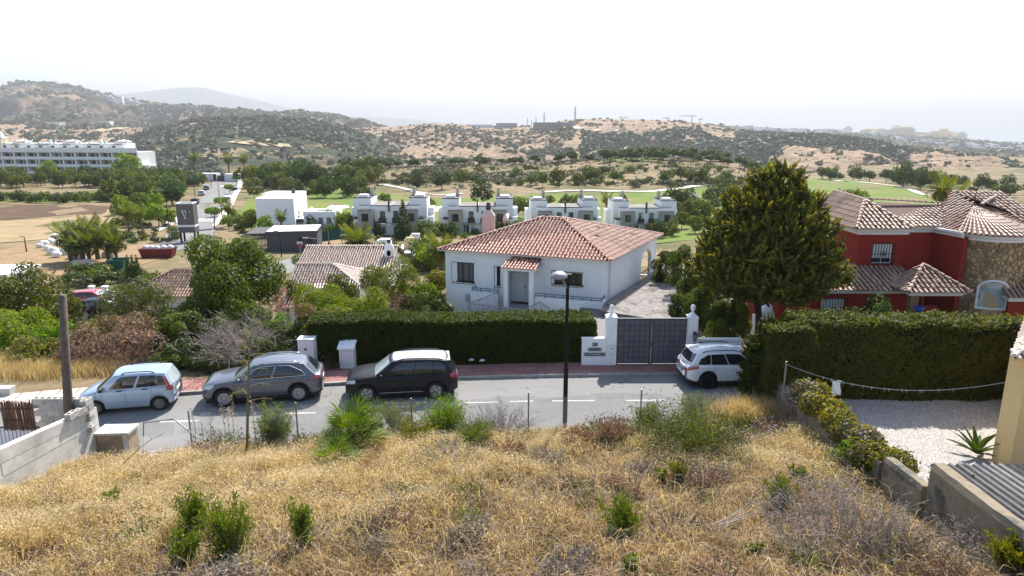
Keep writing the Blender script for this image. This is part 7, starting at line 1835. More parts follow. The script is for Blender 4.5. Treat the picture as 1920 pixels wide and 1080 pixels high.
# gazebo, golf carts, far lamps and signs
p = ground_at(1297, 389, 100); e = E('gazebo', p, .2, 'open timber gazebo with a pointed grey roof beside the fairway', 'gazebo')
for k in range(6): a = k*math.pi/3; q = MB(); q.cbox(1.7*math.cos(a), 1.7*math.sin(a), -.1, .2, .2, 2.4); q.build('post', M['brown_frame'], e)
q = MB(); q.lathe([(2.5,2.3),(2.45,2.4),(1.2,3.1),(.25,3.55),(0,3.6)], 6); q.build('roof', M['slate_roof'], e)
for u, v, lb in ((893, 364, 'white golf cart on the path, left one'), (916, 361, 'white golf cart on the path, right one by the bushes')):
 p = ground_at(u, v, 100); e = E('golf_cart', p + Vector((0,0,.15)), .3, lb, 'golf cart'); q = MB(); q.box(-1.2,1.2,-.6,.6,.3,.75); q.box(-.9,.1,-.55,.55,.753,1.1); q.build('body', M['paint_white'], e); q = MB(); q.box(-1.2,.9,-.65,.65,1.85,1.95); q.build('canopy', M['farwhite'], e)
 for x, y in ((-.9,-.55),(-.9,.55),(.7,-.55),(.7,.55)): q = MB(); q.tube([(x,y,.75),(x,y,1.85)], .04, 5); q.build('canopy_post', M['black'], e); q = MB(); q.lathe([(.25,-.1),(.28,0),(.25,.1)], 10, Matrix.Translation((x*1.05,y,.27)) @ Matrix.Rotation(math.pi/2,4,'X')); q.build('wheel', M['rubber'], e)
def avlamp(u, vb, vt, Y, label, arm=1.2, white=False):
 b = PY(u, vb, Y); z = H(b.x, Y); hh = CAMZ - Y*T(vt) - z; e = E('avenue_lamp', (b.x, Y, z), 0, label, 'street lamp', 'slim street lamps of the lower estate')
 q = MB(); q.tube([(0,0,-.2),(0,0,hh-.1)], [.09,.05], 6); q.build('post', M['galv' if white else 'dark_metal'], e); q = MB(); q.beam((0,0,hh-.12),(-arm,0,hh), .06, .05); q.box(-arm-.5, -arm+.1, -.12, .12, hh-.06, hh+.04); q.build('lamp_head', M['galv'], e)
for a in ((527,471,433,88,'slim lamp with a pale flag in front of the dark garage',.3),(317,423,356,125,'slim lamp on the avenue left kerb nearest the sign tower'),(366,372,332,170,'slim lamp beside the dark van on the avenue'),(411,370,336,180,'slim lamp on the avenue median'),(397,350,318,235,'tall slim lamp near the gatehouse'),(247,372,350,205,'pale slim lamp on the left fairway',1.,True),(733,440,420,105,'pale lamp in front of the dark conifer',1.,True),(595,470,446,84,'slim lamp at the corner of the dark garage'),(50,473,443,92,'short dark post in the straw field',.1)): avlamp(*a)
def roadsign(u, v, Y, w, h, mat, label):
 p = PY(u, v, Y); z = H(p.x, Y); e = E('road_sign', (p.x, Y, z), 0, label, 'sign'); q = MB(); q.tube([(0,.05,-.2),(0,.05,p.z-z+h/2)], .035, 5); q.build('post', M['galv'], e); q = MB(); q.box(-w/2,w/2,-.02,.02,p.z-z-h/2,p.z-z+h/2); q.build('sign_face', M[mat], e)
roadsign(593, 469, 80, .7, .7, 'blue_sign', 'blue road sign by the bare plot'); roadsign(611, 462, 82, .6, .5, 'blue_sign', 'small blue road sign beside the thin cypresses'); roadsign(562, 456, 86, .7, .35, 'plate', 'white name board on a post in front of the garage'); roadsign(562, 460.5, 85.8, .5, .5, 'red_sign', 'small dark red board under the white name board')
fc = E('green_net_fence', (0,0,0), 0, 'dark green netting fence beyond the bare plot', 'fence'); q = MB(); q.beam((X(590,100),100,-5.2),(X(655,105),104,-5.2), .03, 1.5); q.build('netting', M['green_screen'], fc)
for u in (592, 614, 635, 653): q = MB(); q.cbox(X(u,100), 100+4*(u-590)/65-.05, -7.2, .08, .08, 2.9); q.build('post', M['galv'], fc)
rebase(fc, (X(620,102), 102, -6.3))
# far buildings, masts, cranes, pylons
def slab_house(hn, u, v, w, d, h, mat, label, group, cat='building', name='far_building', rz=None, steps=1):
 p = on_hill(hn, u, v); e = E(name, p, random.uniform(-.4,.4) if rz is None else rz, label, cat, group); q = MB(); q.box(-w/2,w/2,-d/2,d/2,-3,h)
 if steps > 1: q.box(-w*.3,w*.35,-d*.4,d*.4,h,h*1.35)
 q.build('wall', M[mat], e); g = MB(); n = max(2, int(w/6)); fl = max(1, int(h/3.4))
 for f in range(fl):
  for i in range(n): x = -w/2 + w*(i+.5)/n; g.box(x-w/n*.22, x+w/n*.22, -d/2-.06, -d/2+.02, h/fl*(f+.3), h/fl*(f+.75))
 g.build('window_band', M['terrace'], e, kind='stuff')
slab_house('tan_hill', 950, 238.5, 48, 30, 9, 'grey_render', 'long dark blue-grey shed on the far skyline', None, rz=0); slab_house('tan_hill', 1040, 240, 75, 40, 11, 'slate_roof', 'large pale grey industrial hall on the skyline below the mast', None, rz=-.25); slab_house('tan_hill', 900, 238, 60, 20, 4, 'farwhite', 'low white roofs left of the dark shed on the skyline', None, rz=0)
rt = np.random.default_rng(31)
for i in range(46):
 u = rt.uniform(1330, 1560); t_ = (u-1330)/230; slab_house('coastal_hill', u, 238+t_*9+rt.uniform(0,9), rt.uniform(16,42), 16, rt.uniform(7,13), 'farwhite', 'hazy white house of the town along the coastal ridge', 'white town houses on the coastal ridge')
for i in range(30):
 u = rt.choice([rt.uniform(1460,1590), rt.uniform(1620,1700), rt.uniform(1745,1800)]); v = np.interp(u, [1460,1560,1700,1800],[248,252,250,262]) + rt.uniform(-1,5)
 slab_house('headland', max(1505,u), v, rt.uniform(40,95), 30, rt.uniform(14,34), 'yellow_wall' if u > 1610 and rt.random() < .6 else 'farwhite', 'hazy pale apartment block of the far seaside town', 'seaside apartment blocks in the haze', steps=2)
for i in range(34):
 u = rt.uniform(1660, 1940); slab_house('coastal_hill', u, np.interp(u, [1660,1800,1940],[259,270,279])+rt.uniform(0,7), rt.uniform(14,34), 14, rt.uniform(6,11), 'farwhite', 'hazy low white building near the harbour', 'low white buildings near the harbour')
for i in range(24):
 u = rt.uniform(165, 290); slab_house('mountain', u, np.interp(u, [165,205,290],[175,181,200])+rt.uniform(0,8), rt.uniform(20,40), 16, rt.uniform(8,14), 'farwhite', 'tiny white villa on the shoulder of the mountain', 'white villas on the mountain')
for u, v, w in ((90,233,70),(130,232,60),(105,237,40),(140,230,50),(60,240,50),(200,236,30)): slab_house('mountain', u, v, w, 25, 9, 'farwhite', 'white building at the foot of the mountain', 'white buildings at the mountain foot')
for i in range(22):
 u = rt.uniform(640, 740); slab_house('tan_hill', u, rt.uniform(262,282), rt.uniform(8,16), 9, rt.uniform(4,6), 'farwhite', 'small white cottage in the far hamlet', 'cottages of the far hamlet')
def mast(hn, u, vb, vt, label, w=.9):
 p = on_hill(hn, u, vb); hh = (CAMZ - p.y*T(vt)) - p.z; e = E('radio_mast', p, 0, label, 'mast'); q = MB(); q.tube([(0,0,-2),(0,0,hh*.7),(0,0,hh)], [w,w*.8,w*.35], 6); q.build('tower', M['galv'], e); q = MB()
 for f in (.45,.62,.8): q.cbox(0,0,hh*f,w*3.2,w*3.2,hh*.035)
 q.build('antenna_ring', M['galv'], e)
for a in ((1078,230,199,'tallest radio mast on the skyline',1.5),(1020,238,209,'second tallest pale radio mast on the skyline',1.1),(989,238,220,'thin mast left of the second tallest one',.8),(997,238,223,'shortest thin mast on the skyline',.7),(1005,238,218,'thin mast between the shortest and the second tallest',.8)): mast('tan_hill', *a)
mast('mountain', 108, 160, 152, 'small mast on the mountain crest', 1.5)
def crane(u, vb, vt, du, label):
 p = on_hill('tan_hill', u, vb); hh = (CAMZ - p.y*T(vt)) - p.z; L = du/1280*p.y; e = E('tower_crane', p, 0, label, 'crane'); q = MB(); q.cbox(0,0,-2,1.3,1.3,hh+4); q.build('mast', M['galv'], e); q = MB(); q.beam((-L*.35,0,hh),(L,0,hh+.5),1.2,1.); q.tube([(-L*.3,0,hh+.4),(0,0,hh+4),(L*.7,0,hh+1)], .25, 4); q.build('jib', M['galv'], e)
crane(1165, 232, 221, 13, 'tower crane on the ridge nearest the tall mast'); crane(1297, 230, 218, -24, 'tower crane with the long jib at the ridge end'); crane(1312, 232, 224, 6, 'smaller tower crane right of the long-jibbed one'); crane(1252, 229, 222, -10, 'middle tower crane on the ridge')
def pylon(u, vb, vt, label):
 p = on_hill('tan_hill', u, vb); hh = (CAMZ - p.y*T(vt)) - p.z; e = E('power_pylon', p, .3, label, 'pylon'); q = MB(); w = hh*.13
 lv = [0,.25,.48,.68,.84,1.]; ww = [w*(1-.85*t) for t in lv]
 for i in range(5):
  a = [(x*ww[i],y*ww[i],hh*lv[i]) for x,y in ((-1,-1),(1,-1),(1,1),(-1,1))]; b = [(x*ww[i+1],y*ww[i+1],hh*lv[i+1]) for x,y in ((-1,-1),(1,-1),(1,1),(-1,1))]
  for k in range(4): q.tube([a[k],b[k]], .14, 4); q.tube([a[k],b[(k+1)%4]], .09, 4)
 q.build('lattice', M['galv'], e); q = MB()
 for f in (.74,.86,.97): q.tube([(-hh*.16,0,hh*f),(hh*.16,0,hh*f)], .14, 4)
 q.build('cross_arm', M['galv'], e)
pylon(1735, 329, 285, 'nearer lattice power pylon in the tan valley'); pylon(1887, 330, 300, 'second lattice power pylon at the right edge')
q = MB(); q.box(XatY(1802, 263, 4250), XatY(1912, 263, 4250), 4250, 4275, -90, -84); q.build('breakwater', M['concrete'], kind='structure')
# ------------------------------------------------------------------ garden and bank vegetation near the street
G = np.random.default_rng(77)
def bushat(name, u, Y, vtop, w, label, lm, n, size=.09, d=None, cat='bush', z0=None, k=9, trunk=None, tr=.04, bark='bark', asp=.45, shell=.62, up=.5, mi=None, r=(.26,.42), nl=6):
 x = XatY(u, 600, Y); zb = H(x, Y) if z0 is None else z0; ht = CAMZ - Y*T(vtop) - zb
 tk = trunk*ht if trunk else 0.
 bl = blobs(G, w, d or w*.85, ht - tk, k, tk, r)
 lmm = [M[q] for q in lm] if isinstance(lm, (list, tuple)) else M[lm]
 return tree(name, (x, Y, zb), bl, n, size, lmm, label, cat, None, max(.25, tk*1.05 if tk else ht*.45), tr, bark, G, asp, shell, up, 'foliage' if cat == 'bush' else 'crown', mi, nl)
bushat('olive_tree', 428, 38.5, 430, 5.9, 'big rounded olive-green tree beside the tiled roofs', 'lf_olive', 17000, .105, cat='tree', k=16, trunk=.16, tr=.16, up=.8)
bushat('mastic_tree', 55, 42.5, 496, 5.3, 'broad olive-green tree at the left edge above the lower street', 'lf_olive', 11000, .11, cat='tree', k=13, trunk=.1, tr=.14)
bushat('bush', 118, 37.5, 548, 2.4, 'dusty green round bush below the left tree', 'lf_olive', 3500, .09)
bushat('bush', 30, 34.5, 592, 5.0, 'low bright green thicket at the left edge', 'lf_bright', 9000, .085, k=12)
bushat('bush', 105, 33.4, 606, 2.6, 'bright green bush between the timber pole and the thicket', 'lf_bright', 4500, .08)
bushat('dry_shrub', 215, 31.6, 612, 4.3, 'rust brown dried shrub behind the pale blue car', ['lf_rust', 'lf_grey'], 9500, .06, k=12, mi=.35, cat='bush', asp=.4)
bushat('dry_shrub', 145, 31.2, 640, 2.6, 'rust brown dried shrub beside the timber pole', ['lf_rust', 'lf_grey'], 5000, .06, mi=.35, cat='bush')
bushat('willow_shrub', 268, 38.5, 512, 4.2, 'loose grey-green shrub with bare sprays left of the big tree', ['lf_olive', 'lf_grey'], 6500, .085, cat='tree', k=10, mi=.35, trunk=.12, tr=.09, shell=.45)
bushat('bush', 322, 33.2, 590, 2.7, 'dark green upright bush left of the bleached shrub', 'lf_olive', 6500, .075, k=9)
bushat('bush', 350, 36, 560, 3.2, 'green bush under the big olive-green tree', 'lf_olive', 5000, .09)
bushat('bush', 420, 30.6, 652, 3.6, 'dark shaded thicket behind the grey car', 'lf_dark', 7500, .075, k=10)
bushat('bush', 300, 30.4, 668, 2.0, 'small dark green bush right behind the pale blue car', 'lf_olive', 3000, .07)
bushat('bush', 510, 31.2, 622, 2.6, 'dark bush between the bleached shrub and the electricity cabinet', ['lf_dark', 'lf_olive'], 5500, .075, mi=.4)
bushat('flowering_shrub', 588, 32.6, 572, 2.7, 'rusty seed-headed shrub spilling over the hedge end', ['lf_rust', 'lf_olive'], 6500, .065, mi=.35, cat='bush')
bushat('bush', 525, 33.5, 588, 2.4, 'olive bush left of the rusty seed-headed shrub', ['lf_olive', 'lf_bright'], 5000, .08, mi=.4)
bushat('bush', 470, 35.5, 548, 2.6, 'dark olive bush under the right side of the big tree', 'lf_olive', 4000, .09)
bushat('bush', 605, 37.5, 530, 3.4, 'bright green feathery bush below the bungalow wing', 'lf_bright', 9000, .085, k=11, asp=.3, up=1.)
bushat('bush', 690, 37, 536, 3.3, 'bright green feathery bush behind the middle of the hedge', 'lf_bright', 9000, .085, k=11, asp=.3, up=1.)
bushat('bush', 645, 35.2, 556, 3.0, 'yellow-green bush directly behind the hedge', ['lf_bright', 'lf_yellow'], 6000, .08, mi=.25)
bushat('round_bush', 735, 46, 482, 4.5, 'large dense round dark green bush in front of the bleached roof', ['lf_olive', 'lf_bright'], 13000, .085, k=14, mi=.35, asp=.28, up=1.2)
bushat('oleander', 770, 39.5, 532, 2.5, 'dark oleander with pink flower heads near the white house', ['lf_dark', 'lf_olive'], 6000, .085, mi=.3, asp=.25)
bushat('oleander_bloom', 752, 39.2, 540, 2.0, 'dusky pink oleander flowers left of the dark oleander', ['lf_pink', 'lf_dark'], 3600, .05, mi=.5)
bushat('loquat', 822, 38.5, 556, 1.7, 'dark big-leaved shrub against the corner of the white house', 'lf_dark', 1100, .17, asp=.38)
bushat('bush', 800, 44, 516, 2.6, 'mid green bush left of the white house corner', ['lf_bright', 'lf_olive'], 5000, .09, mi=.5)
bushat('bush', 825, 48, 508, 2.2, 'yellow-green sapling bush by the house corner', 'lf_yellow', 2600, .09)
bushat('bush', 640, 47, 515, 2.6, 'small grey-green bush below the hipped bungalow wing', 'lf_olive', 3500, .085)
bushat('bush', 556, 47, 510, 1.9, 'small dark bush beside the pink blossoms', 'lf_olive', 2500, .08); bushat('flowering_bush', 535, 48, 521, 2.0, 'small bush covered in pink blossoms by the garden porch', ['lf_pink', 'lf_olive'], 2200, .06, mi=.3)
bushat('bush', 577, 66, 470, 2.6, 'dark rounded bush on the corner of the lower street', 'lf_olive', 3000, .11)
bushat('bush', 395, 45, 505, 3.6, 'dark green bush deep under the big tree', 'lf_dark', 4000, .11); bushat('bush', 262, 50, 528, 3.6, 'leafy green bush above the red car', 'lf_olive', 4500, .11)
for a in ((380, 33.8, 585, 3.0, 'dense dark bush below the big tree, nearest the cabinet side', ['lf_dark','lf_olive'], 5500), (160, 33.6, 590, 3.2, 'olive bush behind the rust shrub by the timber pole', ['lf_olive','lf_rust'], 5000), (245, 33.8, 588, 3.0, 'mixed brown and olive shrub behind the larger rust shrub', ['lf_rust','lf_olive'], 5000), (555, 32.2, 600, 2.8, 'dark green bush right behind the electricity cabinet', ['lf_dark','lf_olive'], 5500), (480, 40, 512, 3.6, 'right-hand shoulder bush of the big tree', 'lf_olive', 5000), (60, 31.8, 640, 3.6, 'low green bush at the left edge behind the straw', ['lf_bright','lf_rust'], 5000), (350, 31.2, 630, 2.4, 'dark bush between pale hatchback and grey car', 'lf_dark', 4000)): bushat('bush', a[0], a[1], a[2], a[3], a[4], a[5], a[6], .08, mi=.35 if isinstance(a[5], list) else None)
# thuja screen and junipers right of the drive
for u, Y, vt, w, lb in ((1247, 47, 462, 2.6, 'tall thuja nearest the white house corner'), (1278, 43, 452, 2.7, 'tall thuja second in the screen beside the drive'), (1300, 38.5, 480, 2.5, 'broad thuja in the middle of the drive screen'), (1290, 35.2, 535, 2.2, 'dense green thuja beside the parking slab'), (1330, 34, 520, 2.4, 'dark thuja behind the gate pillar lantern'), (1365, 33.2, 545, 2.2, 'shaded dark thuja below the big cypress')):
 bushat('thuja', u, Y, vt, w, lb, ['lf_hedge', 'lf_olive'], 8000, .085, cat='tree', z0=-.2, k=12, mi=.3, asp=.28, up=1.8, r=(.22,.34))
bushat('bush', 1350, 31.6, 590, 1.4, 'spiky low shrub behind the low white wall right of the gate', 'lf_olive', 1800, .09, z0=0., asp=.18, up=2.); bushat('bush', 1640, 31.4, 552, 2.6, 'dark climbing shrub beside the red porch', 'lf_dark', 4500, .08, z0=-.2)
bushat('bush', 1395, 32.2, 560, 1.2, 'lime green shrub under the cypress', 'lf_yellow', 1200, .08, z0=0.)
# great golden cypress: upswept plumes, golden new growth at the tips, inner shade put into darker leaves
def plumes(name, loc, bl, n, L, rng, label, cat, mats, per=9, width=.30, trunk=None, upb=.75, size=.11, shell=.5):
 e = E(name, loc, 0, label, cat); P, N = crown_pts(rng, bl, n, shell, 1.3)
 D = unit(N + np.array([0, 0, upb]) + rng.normal(size=P.shape)*.16); S = L*rng.uniform(.6, 1.25, n)
 VV = []; FF = []; MM = []; o = 0
 for k in range(per):
  t = (k + .5)/per; off = unit(np.cross(D, rng.normal(size=P.shape)))*(width*(1 - t**1.5)*S)[:, None]*rng.uniform(.2, 1., (n, 1))
  c = P + D*(S*(t - .25))[:, None] + off; nr = unit(off + .3*D + .25*rng.normal(size=P.shape)); tt = unit(D + off/np.maximum(S, .01)[:, None]*.8); tt = unit(tt - nr*(tt*nr).sum(1, keepdims=True)); b = np.cross(nr, tt); s = size*(1.25 - .5*t)
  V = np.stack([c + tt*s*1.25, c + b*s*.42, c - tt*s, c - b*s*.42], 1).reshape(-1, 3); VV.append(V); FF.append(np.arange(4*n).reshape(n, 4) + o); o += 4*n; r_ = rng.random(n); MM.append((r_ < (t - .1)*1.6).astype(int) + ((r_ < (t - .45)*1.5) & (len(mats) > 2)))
 X = unit(np.cross(D, rng.normal(size=P.shape))); Y = np.cross(D, X); ph = rng.uniform(0, 6.28, n)
 for k, (t0, t1, r0, r1) in enumerate(((-.3,.0,.06,.10),(.0,.35,.10,.07),(.35,.75,.07,.0))):
  for j in range(5):
   q_ = []
   for t, r, jj in ((t0,r0,j),(t0,r0,j+1),(t1,r1,j+1),(t1,r1,j)):
    a = ph + jj*1.2566; w_ = r*S*(1 + .25*np.sin(3*jj + 7*ph)) if t > -.3 else r*S
    q_.append(P + D*(S*t)[:, None] + X*(np.cos(a)*w_)[:, None] + Y*(np.sin(a)*w_)[:, None])
   VV.append(np.stack(q_, 1).reshape(-1, 3)); FF.append(np.arange(4*n).reshape(n, 4) + o); o += 4*n; MM.append(np.minimum((rng.random(n) < (.25,.8,1.)[k]).astype(int)*(1 + (rng.random(n) < (.05,.3,.7)[k])), len(mats)-1))
 mesh_obj('crown', npmesh('crown', np.concatenate(VV), np.concatenate(FF), [M[m] for m in mats], np.concatenate(MM)), e)
 if trunk:
  q = MB(); limbs(q, rng, trunk, .2, [b[:3] for b in bl[1:9]]); q.build('trunk', M['darkbark'], e, True)
 return e
Yc = 31.2; cx = XatY(1441, 450, Yc); zt = CAMZ - Yc*T(316); z0 = CAMZ - Yc*T(552)
bl = []
for v, hw_, k in ((345, 95, 3), (385, 175, 5), (425, 225, 7), (465, 265, 8), (505, 285, 9), (530, 228, 8)):
 z = CAMZ - Yc*T(v); r = hw_/2/1280*29.8
 for i in range(k): a = 2*math.pi*(i + G.uniform(-.2,.2))/k + v; q_ = r*.62; bl.append((q_*math.cos(a), q_*math.sin(a)*.9, z, r*G.uniform(.36,.52), r*.46, G.uniform(.5,.75)))
 bl.append((0, 0, z, r*.7, r*.7, .7))
bl.append((.5, 0, zt - .75, .75, .7, .85)); bl.append((-.25, 0, zt - 1.1, .8, .8, .8))
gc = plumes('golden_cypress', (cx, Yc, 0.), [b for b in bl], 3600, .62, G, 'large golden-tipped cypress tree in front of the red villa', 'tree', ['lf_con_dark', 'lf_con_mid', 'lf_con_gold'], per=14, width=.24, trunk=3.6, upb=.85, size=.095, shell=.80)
mesh_obj('inner_foliage', crown_mesh('inner_foliage', [(b[0]*.9, b[1]*.9, b[2]-.1, b[3]*.85, b[4]*.85, b[5]*.85) for b in bl], 9000, .12, M['lf_con_dark'], G, .4, .5, .8), gc)  # dark leaf core stands for the shade inside the crown
bl = [(.1,0,.9,.55,.6,.9), (.5,.1,1.6,.7,.6,.8), (.1,0,2.2,.5,.5,.8), (.4,0,2.9,.45,.5,.7), (.0,.2,1.3,.4,.5,.7), (.9,.2,2.4,.5,.5,.8)]
plumes('juniper', (9.45, 24.9, .2), bl, 900, .45, G, 'shaggy upright juniper overhanging the white car', 'tree', ['lf_con_dark', 'lf_hedge'], per=7, width=.35, size=.09)
# dry straw and twigs on the bank behind the pale pavement
def twigs(name, u, Y, w, h, n, mat, label, loc=None, wd=.012, curl=.5, sub=4, cat='shrub', base=.25, droop=0., leaves=None, group=None):
 x = XatY(u, 650, Y) if loc is None else loc[0]; l = (x, Y, H(x, Y)) if loc is None else loc
 e = E(name, l, 0, label, cat, group); mesh_obj('twigs', twig_mesh('twigs', G, w, h, n, M[mat], wd, curl, sub, base, droop), e)
 if leaves:
  lm, nl, sz = leaves; P = np.stack([G.normal(size=nl)*w*.24, G.normal(size=nl)*w*.24, np.abs(G.normal(size=nl))*h*.33 + h*.2], 1); V, F = leafquads(P, unit(G.normal(size=P.shape)), sz*G.uniform(.6,1.3,nl), .4, G, .5); mesh_obj('foliage', npmesh('foliage', V, F, M[lm]), e)
 return e
twigs('bleached_shrub', 455, 31.2, 3.6, 2.7, 190, 'twig', 'large leafless silver-grey shrub behind the grey car', wd=.013, sub=5, curl=.9, droop=.12)
twigs('bare_sprays', 280, 36.5, 3.4, 3.6, 60, 'twig', 'arching bare sprays over the loose grey-green shrub', wd=.014, curl=.9, droop=.1)
twigs('dead_branches', 95, 44.5, 3., 3.2, 40, 'twig', 'leafless grey branches inside the left tree', wd=.014, curl=.8)
def straw_clump(name, u, Y, w, d, h, n, label, mat='straw', loc=None, cat='grass clump'):
 x = XatY(u, 690, Y) if loc is None else loc[0]; l = (x, Y, H(x, Y)) if loc is None else loc
 e = E(name, l, 0, label, cat); P = np.stack([G.normal(size=n)*w*.3, G.normal(size=n)*d*.3, np.zeros(n)], 1); V, F = blades(P, h*G.uniform(.5,1.1,n), .016, .5, G); mesh_obj('blades', npmesh('blades', V, F, M[mat]), e); return e
def blades(P, h, w, lean, rng):
 n = len(P); a = rng.uniform(0, 2*math.pi, n); b = rng.uniform(0, 2*math.pi, n); l = lean*rng.uniform(.1, 1., n)*h
 dx = np.stack([np.cos(a), np.sin(a), 0*a], 1); sd = np.stack([np.cos(b), np.sin(b), 0*b], 1)*np.asarray(w*rng.uniform(.6,1.4,n))[:, None]*.5
 m = P + dx*(l*.35)[:, None] + np.array([0,0,1.])*(h*.6)[:, None]; t = P + dx*l[:, None] + np.array([0,0,1.])*h[:, None]*(1 - .25*lean)
 V = np.stack([P - sd, P + sd, m + sd*.8, m - sd*.8, t], 1).reshape(-1, 3); o = np.arange(n)[:, None]*5
 return V, np.concatenate([o + np.array([0,1,2]), o + np.array([0,2,3]), o + np.array([3,2,4])])
for a in ((205, 35.5, 3.0, 2.2, 1.0, 2600, 'golden dry grass crest below the black hatchback'), (60, 29.6, 4.5, 1.6, .7, 3600, 'flattened straw along the back of the pale pavement'), (150, 29.9, 3.2, 1.4, .75, 2600, 'tall straw by the foot of the timber pole'), (5, 31, 3., 1.6, .8, 2000, 'straw at the left edge under the bright thicket'), (330, 34.2, 1.6, 1., .7, 900, 'pale dry grass under the big olive-green tree')): straw_clump('dry_grass_clump', *a)
twigs('dry_brush', 250, 29.6, 3., .9, 60, 'twig_dark', 'low dead brush along the pavement behind the pale blue car', wd=.01); twigs('dry_brush', 600, 30.1, 2.2, .8, 50, 'twig_dark', 'rusty brush at the foot of the electricity cabinet', wd=.01, leaves=('lf_rust', 700, .05))
# palms
def frond_mesh(name, L, rng, mat, droop=.55, n=26, lw=.30):
 V = []; F = []
 pts = [Vector((L*t*math.cos(droop*t*1.5), 0, L*(t*math.sin(.75) - droop*t*t*1.15))) for t in np.linspace(0, 1, 9)]
 q = MB(); q.tube(pts, [.035*(1-.8*t) for t in np.linspace(0, 1, 9)], 4)
 for i in range(n):
  t = .12 + .87*i/n; f = t*8; k = min(int(f), 7); p = pts[k].lerp(pts[k+1], f-k); d = (pts[k+1]-pts[k]).normalized(); ll = L*lw*math.sin(math.pi*min(.98, t*.85+.12))
  for sd in (1, -1):
   dirv = (d*.75 + Vector((0, sd, -.25 + rng.uniform(-.15,.15)))).normalized(); w = d.cross(dirv).cross(dirv).normalized()*.028; a = p + dirv*ll*.5 - Vector((0,0,.03*ll)); b = p + dirv*ll - Vector((0,0,.22*ll))
   q.add([p - w, p + w, a + w, a - w, b], [(0,1,2,3),(3,2,4)])
 me = bpy.data.meshes.new(name); me.from_pydata(q.v, [], q.f); me.materials.append(M[mat]); return me
_fr = [frond_mesh('frond', 2.6, random, 'lf_palm', d_) for d_ in (.15, .45, .75, 1.0)]
def palm(u, vc, Y, s, label, nf=34, trunk_v=None, th=None, group=None):
 p = PY(u, vc, Y); zb = H(p.x, Y); e = E('palm_tree', (p.x, Y, zb), G.uniform(0, 6), label, 'palm', group); hh = max(.8, p.z - zb)
 q = MB(); q.tube([(0,0,-.2),(.03*hh,0,hh*.5),(0,0,hh)], [.26*s,.2*s,.24*s], 9); q.build('trunk', M['bark'], e)
 for i in range(nf):
  el = i/nf; o = mesh_obj('frond', _fr[min(3, int(el*4))], e); o.location = (0, 0, hh - .05); o.rotation_euler = (0, -.55*(1-el) + .35*el, i*2.4 + G.uniform(-.2,.2)); o.scale = (s*G.uniform(.85,1.1),)*3
 return e
palm(670, 458, 76, 1.05, 'feathery date palm with orange stalks rising above the bungalow roof', 40); palm(826, 474, 66, .95, 'drooping date palm tucked beside the red roof corner', 34)
q = MB()
for i in range(7): q.tube([(0,0,0),(.3*math.cos(i),.3*math.sin(i),.3),(.7*math.cos(i),.7*math.sin(i),-.1)], .05, 5)
p = PY(672, 462, 75.4); M['orange'] = plain('orange_date_stalks', (.45,.2,.03), .8, .2); o = q.build('date_stalks', M['orange']); o.location = p - Vector((0,.5,0)); tag(o, 'orange fruit stalks hanging in the feathery date palm', 'fruit')
for u, vc, Y, s, lb in ((238, 400, 112, .72, 'fan-topped palm at the left of the estate entrance, darker one'), (262, 402, 114, .6, 'bright yellow-green palm beside the entrance wall'), (527, 408, 104, .62, 'small palm in front of the white cubic villa'), (426, 391, 128, .8, 'palm on the right pavement of the avenue'), (1138, 375, 140, .85, 'palm standing between two townhouse pairs'), (1767, 362, 62, .85, 'big bright palm behind the red villa roof'), (1792, 366, 64, .75, 'second bright palm behind the red villa roof'), (363, 297, 285, 1.3, 'palm above the gatehouse, left one'), (428, 300, 290, 1.5, 'bushy palm above the gatehouse'), (456, 300, 290, 1.4, 'dark palm right of the gatehouse'), (1568, 318, 420, 1.3, 'lone palm far off behind the cypress top')): palm(u, vc, Y, s, lb, 24)
_keep = _fr; _fr = [frond_mesh('frond', 2.6, random, 'lf_olive', d_) for d_ in (.15, .45, .75, 1.0)]
for u, v, Y, s, w_ in ((128,452,83,1.05,'leftmost'),(150,448,84,1.2,'second tallest'),(178,440,85,1.25,'tallest one'),(200,452,83,1.1,'right of the tallest'),(165,462,81,1.,'low one in the middle'),(215,462,82,.9,'rightmost'),(140,466,80,.85,'lowest, at the front left')): palm(u, v, Y, s, 'dark bushy palm in the builders yard thicket, ' + w_, 26, group='palm thicket in the builders yard')
_fr = _keep
# clipped box trees and cypresses
def simple_proto(name, bl, n, size, lm, trunk, tr=.1, asp=.5, up=.3, cat='tree'):
 e = tree(name, (0,-60,-40), bl, n, size, M[lm], 'x', cat, None, trunk, tr, 'bark', G, asp, .6, up); return e
def far_tree(proto, x, y, s, label, group=None, sz=None, rz=None):
 e = copy_tree(proto, (x, y, H(x, y) - .05), G.uniform(0, 6.28) if rz is None else rz, (s, s, (sz or s)), label, group); return e
box_p = simple_proto('clipped_tree', [(x,y,3.3,.62,.62,.6) for x in (-.6,.6) for y in (-.6,.6)] + [(0,0,3.3,1.1,1.1,.72)], 900, .16, 'lf_bright', 2.9)
for u, v, lb in ((402,428,'clipped flat-topped tree nearest the estate entrance'),(416,405,'second clipped tree along the avenue'),(431,372,'third clipped tree, square and full'),(443,350,'farthest clipped tree by the roundabout')):
 p = ground_at(u, v, 80); far_tree(box_p, p.x, p.y, 1., lb, None)
cyp_p = simple_proto('small_cypress', [(0,0,.5,.3,.3,.5),(0,0,1.1,.27,.27,.6),(0,0,1.7,.2,.2,.5),(0,0,2.2,.1,.1,.4)], 260, .14, 'lf_dark', .4, .05, .3, 2.)
for i in range(26):
 t = i/25; u = 488 + t*170; p = PY(u, 430 - 5*t, 108 + t*3); far_tree(cyp_p, p.x, p.y, G.uniform(.85,1.1), 'slim dark cypress in the row screening the white villa', 'row of small cypresses')
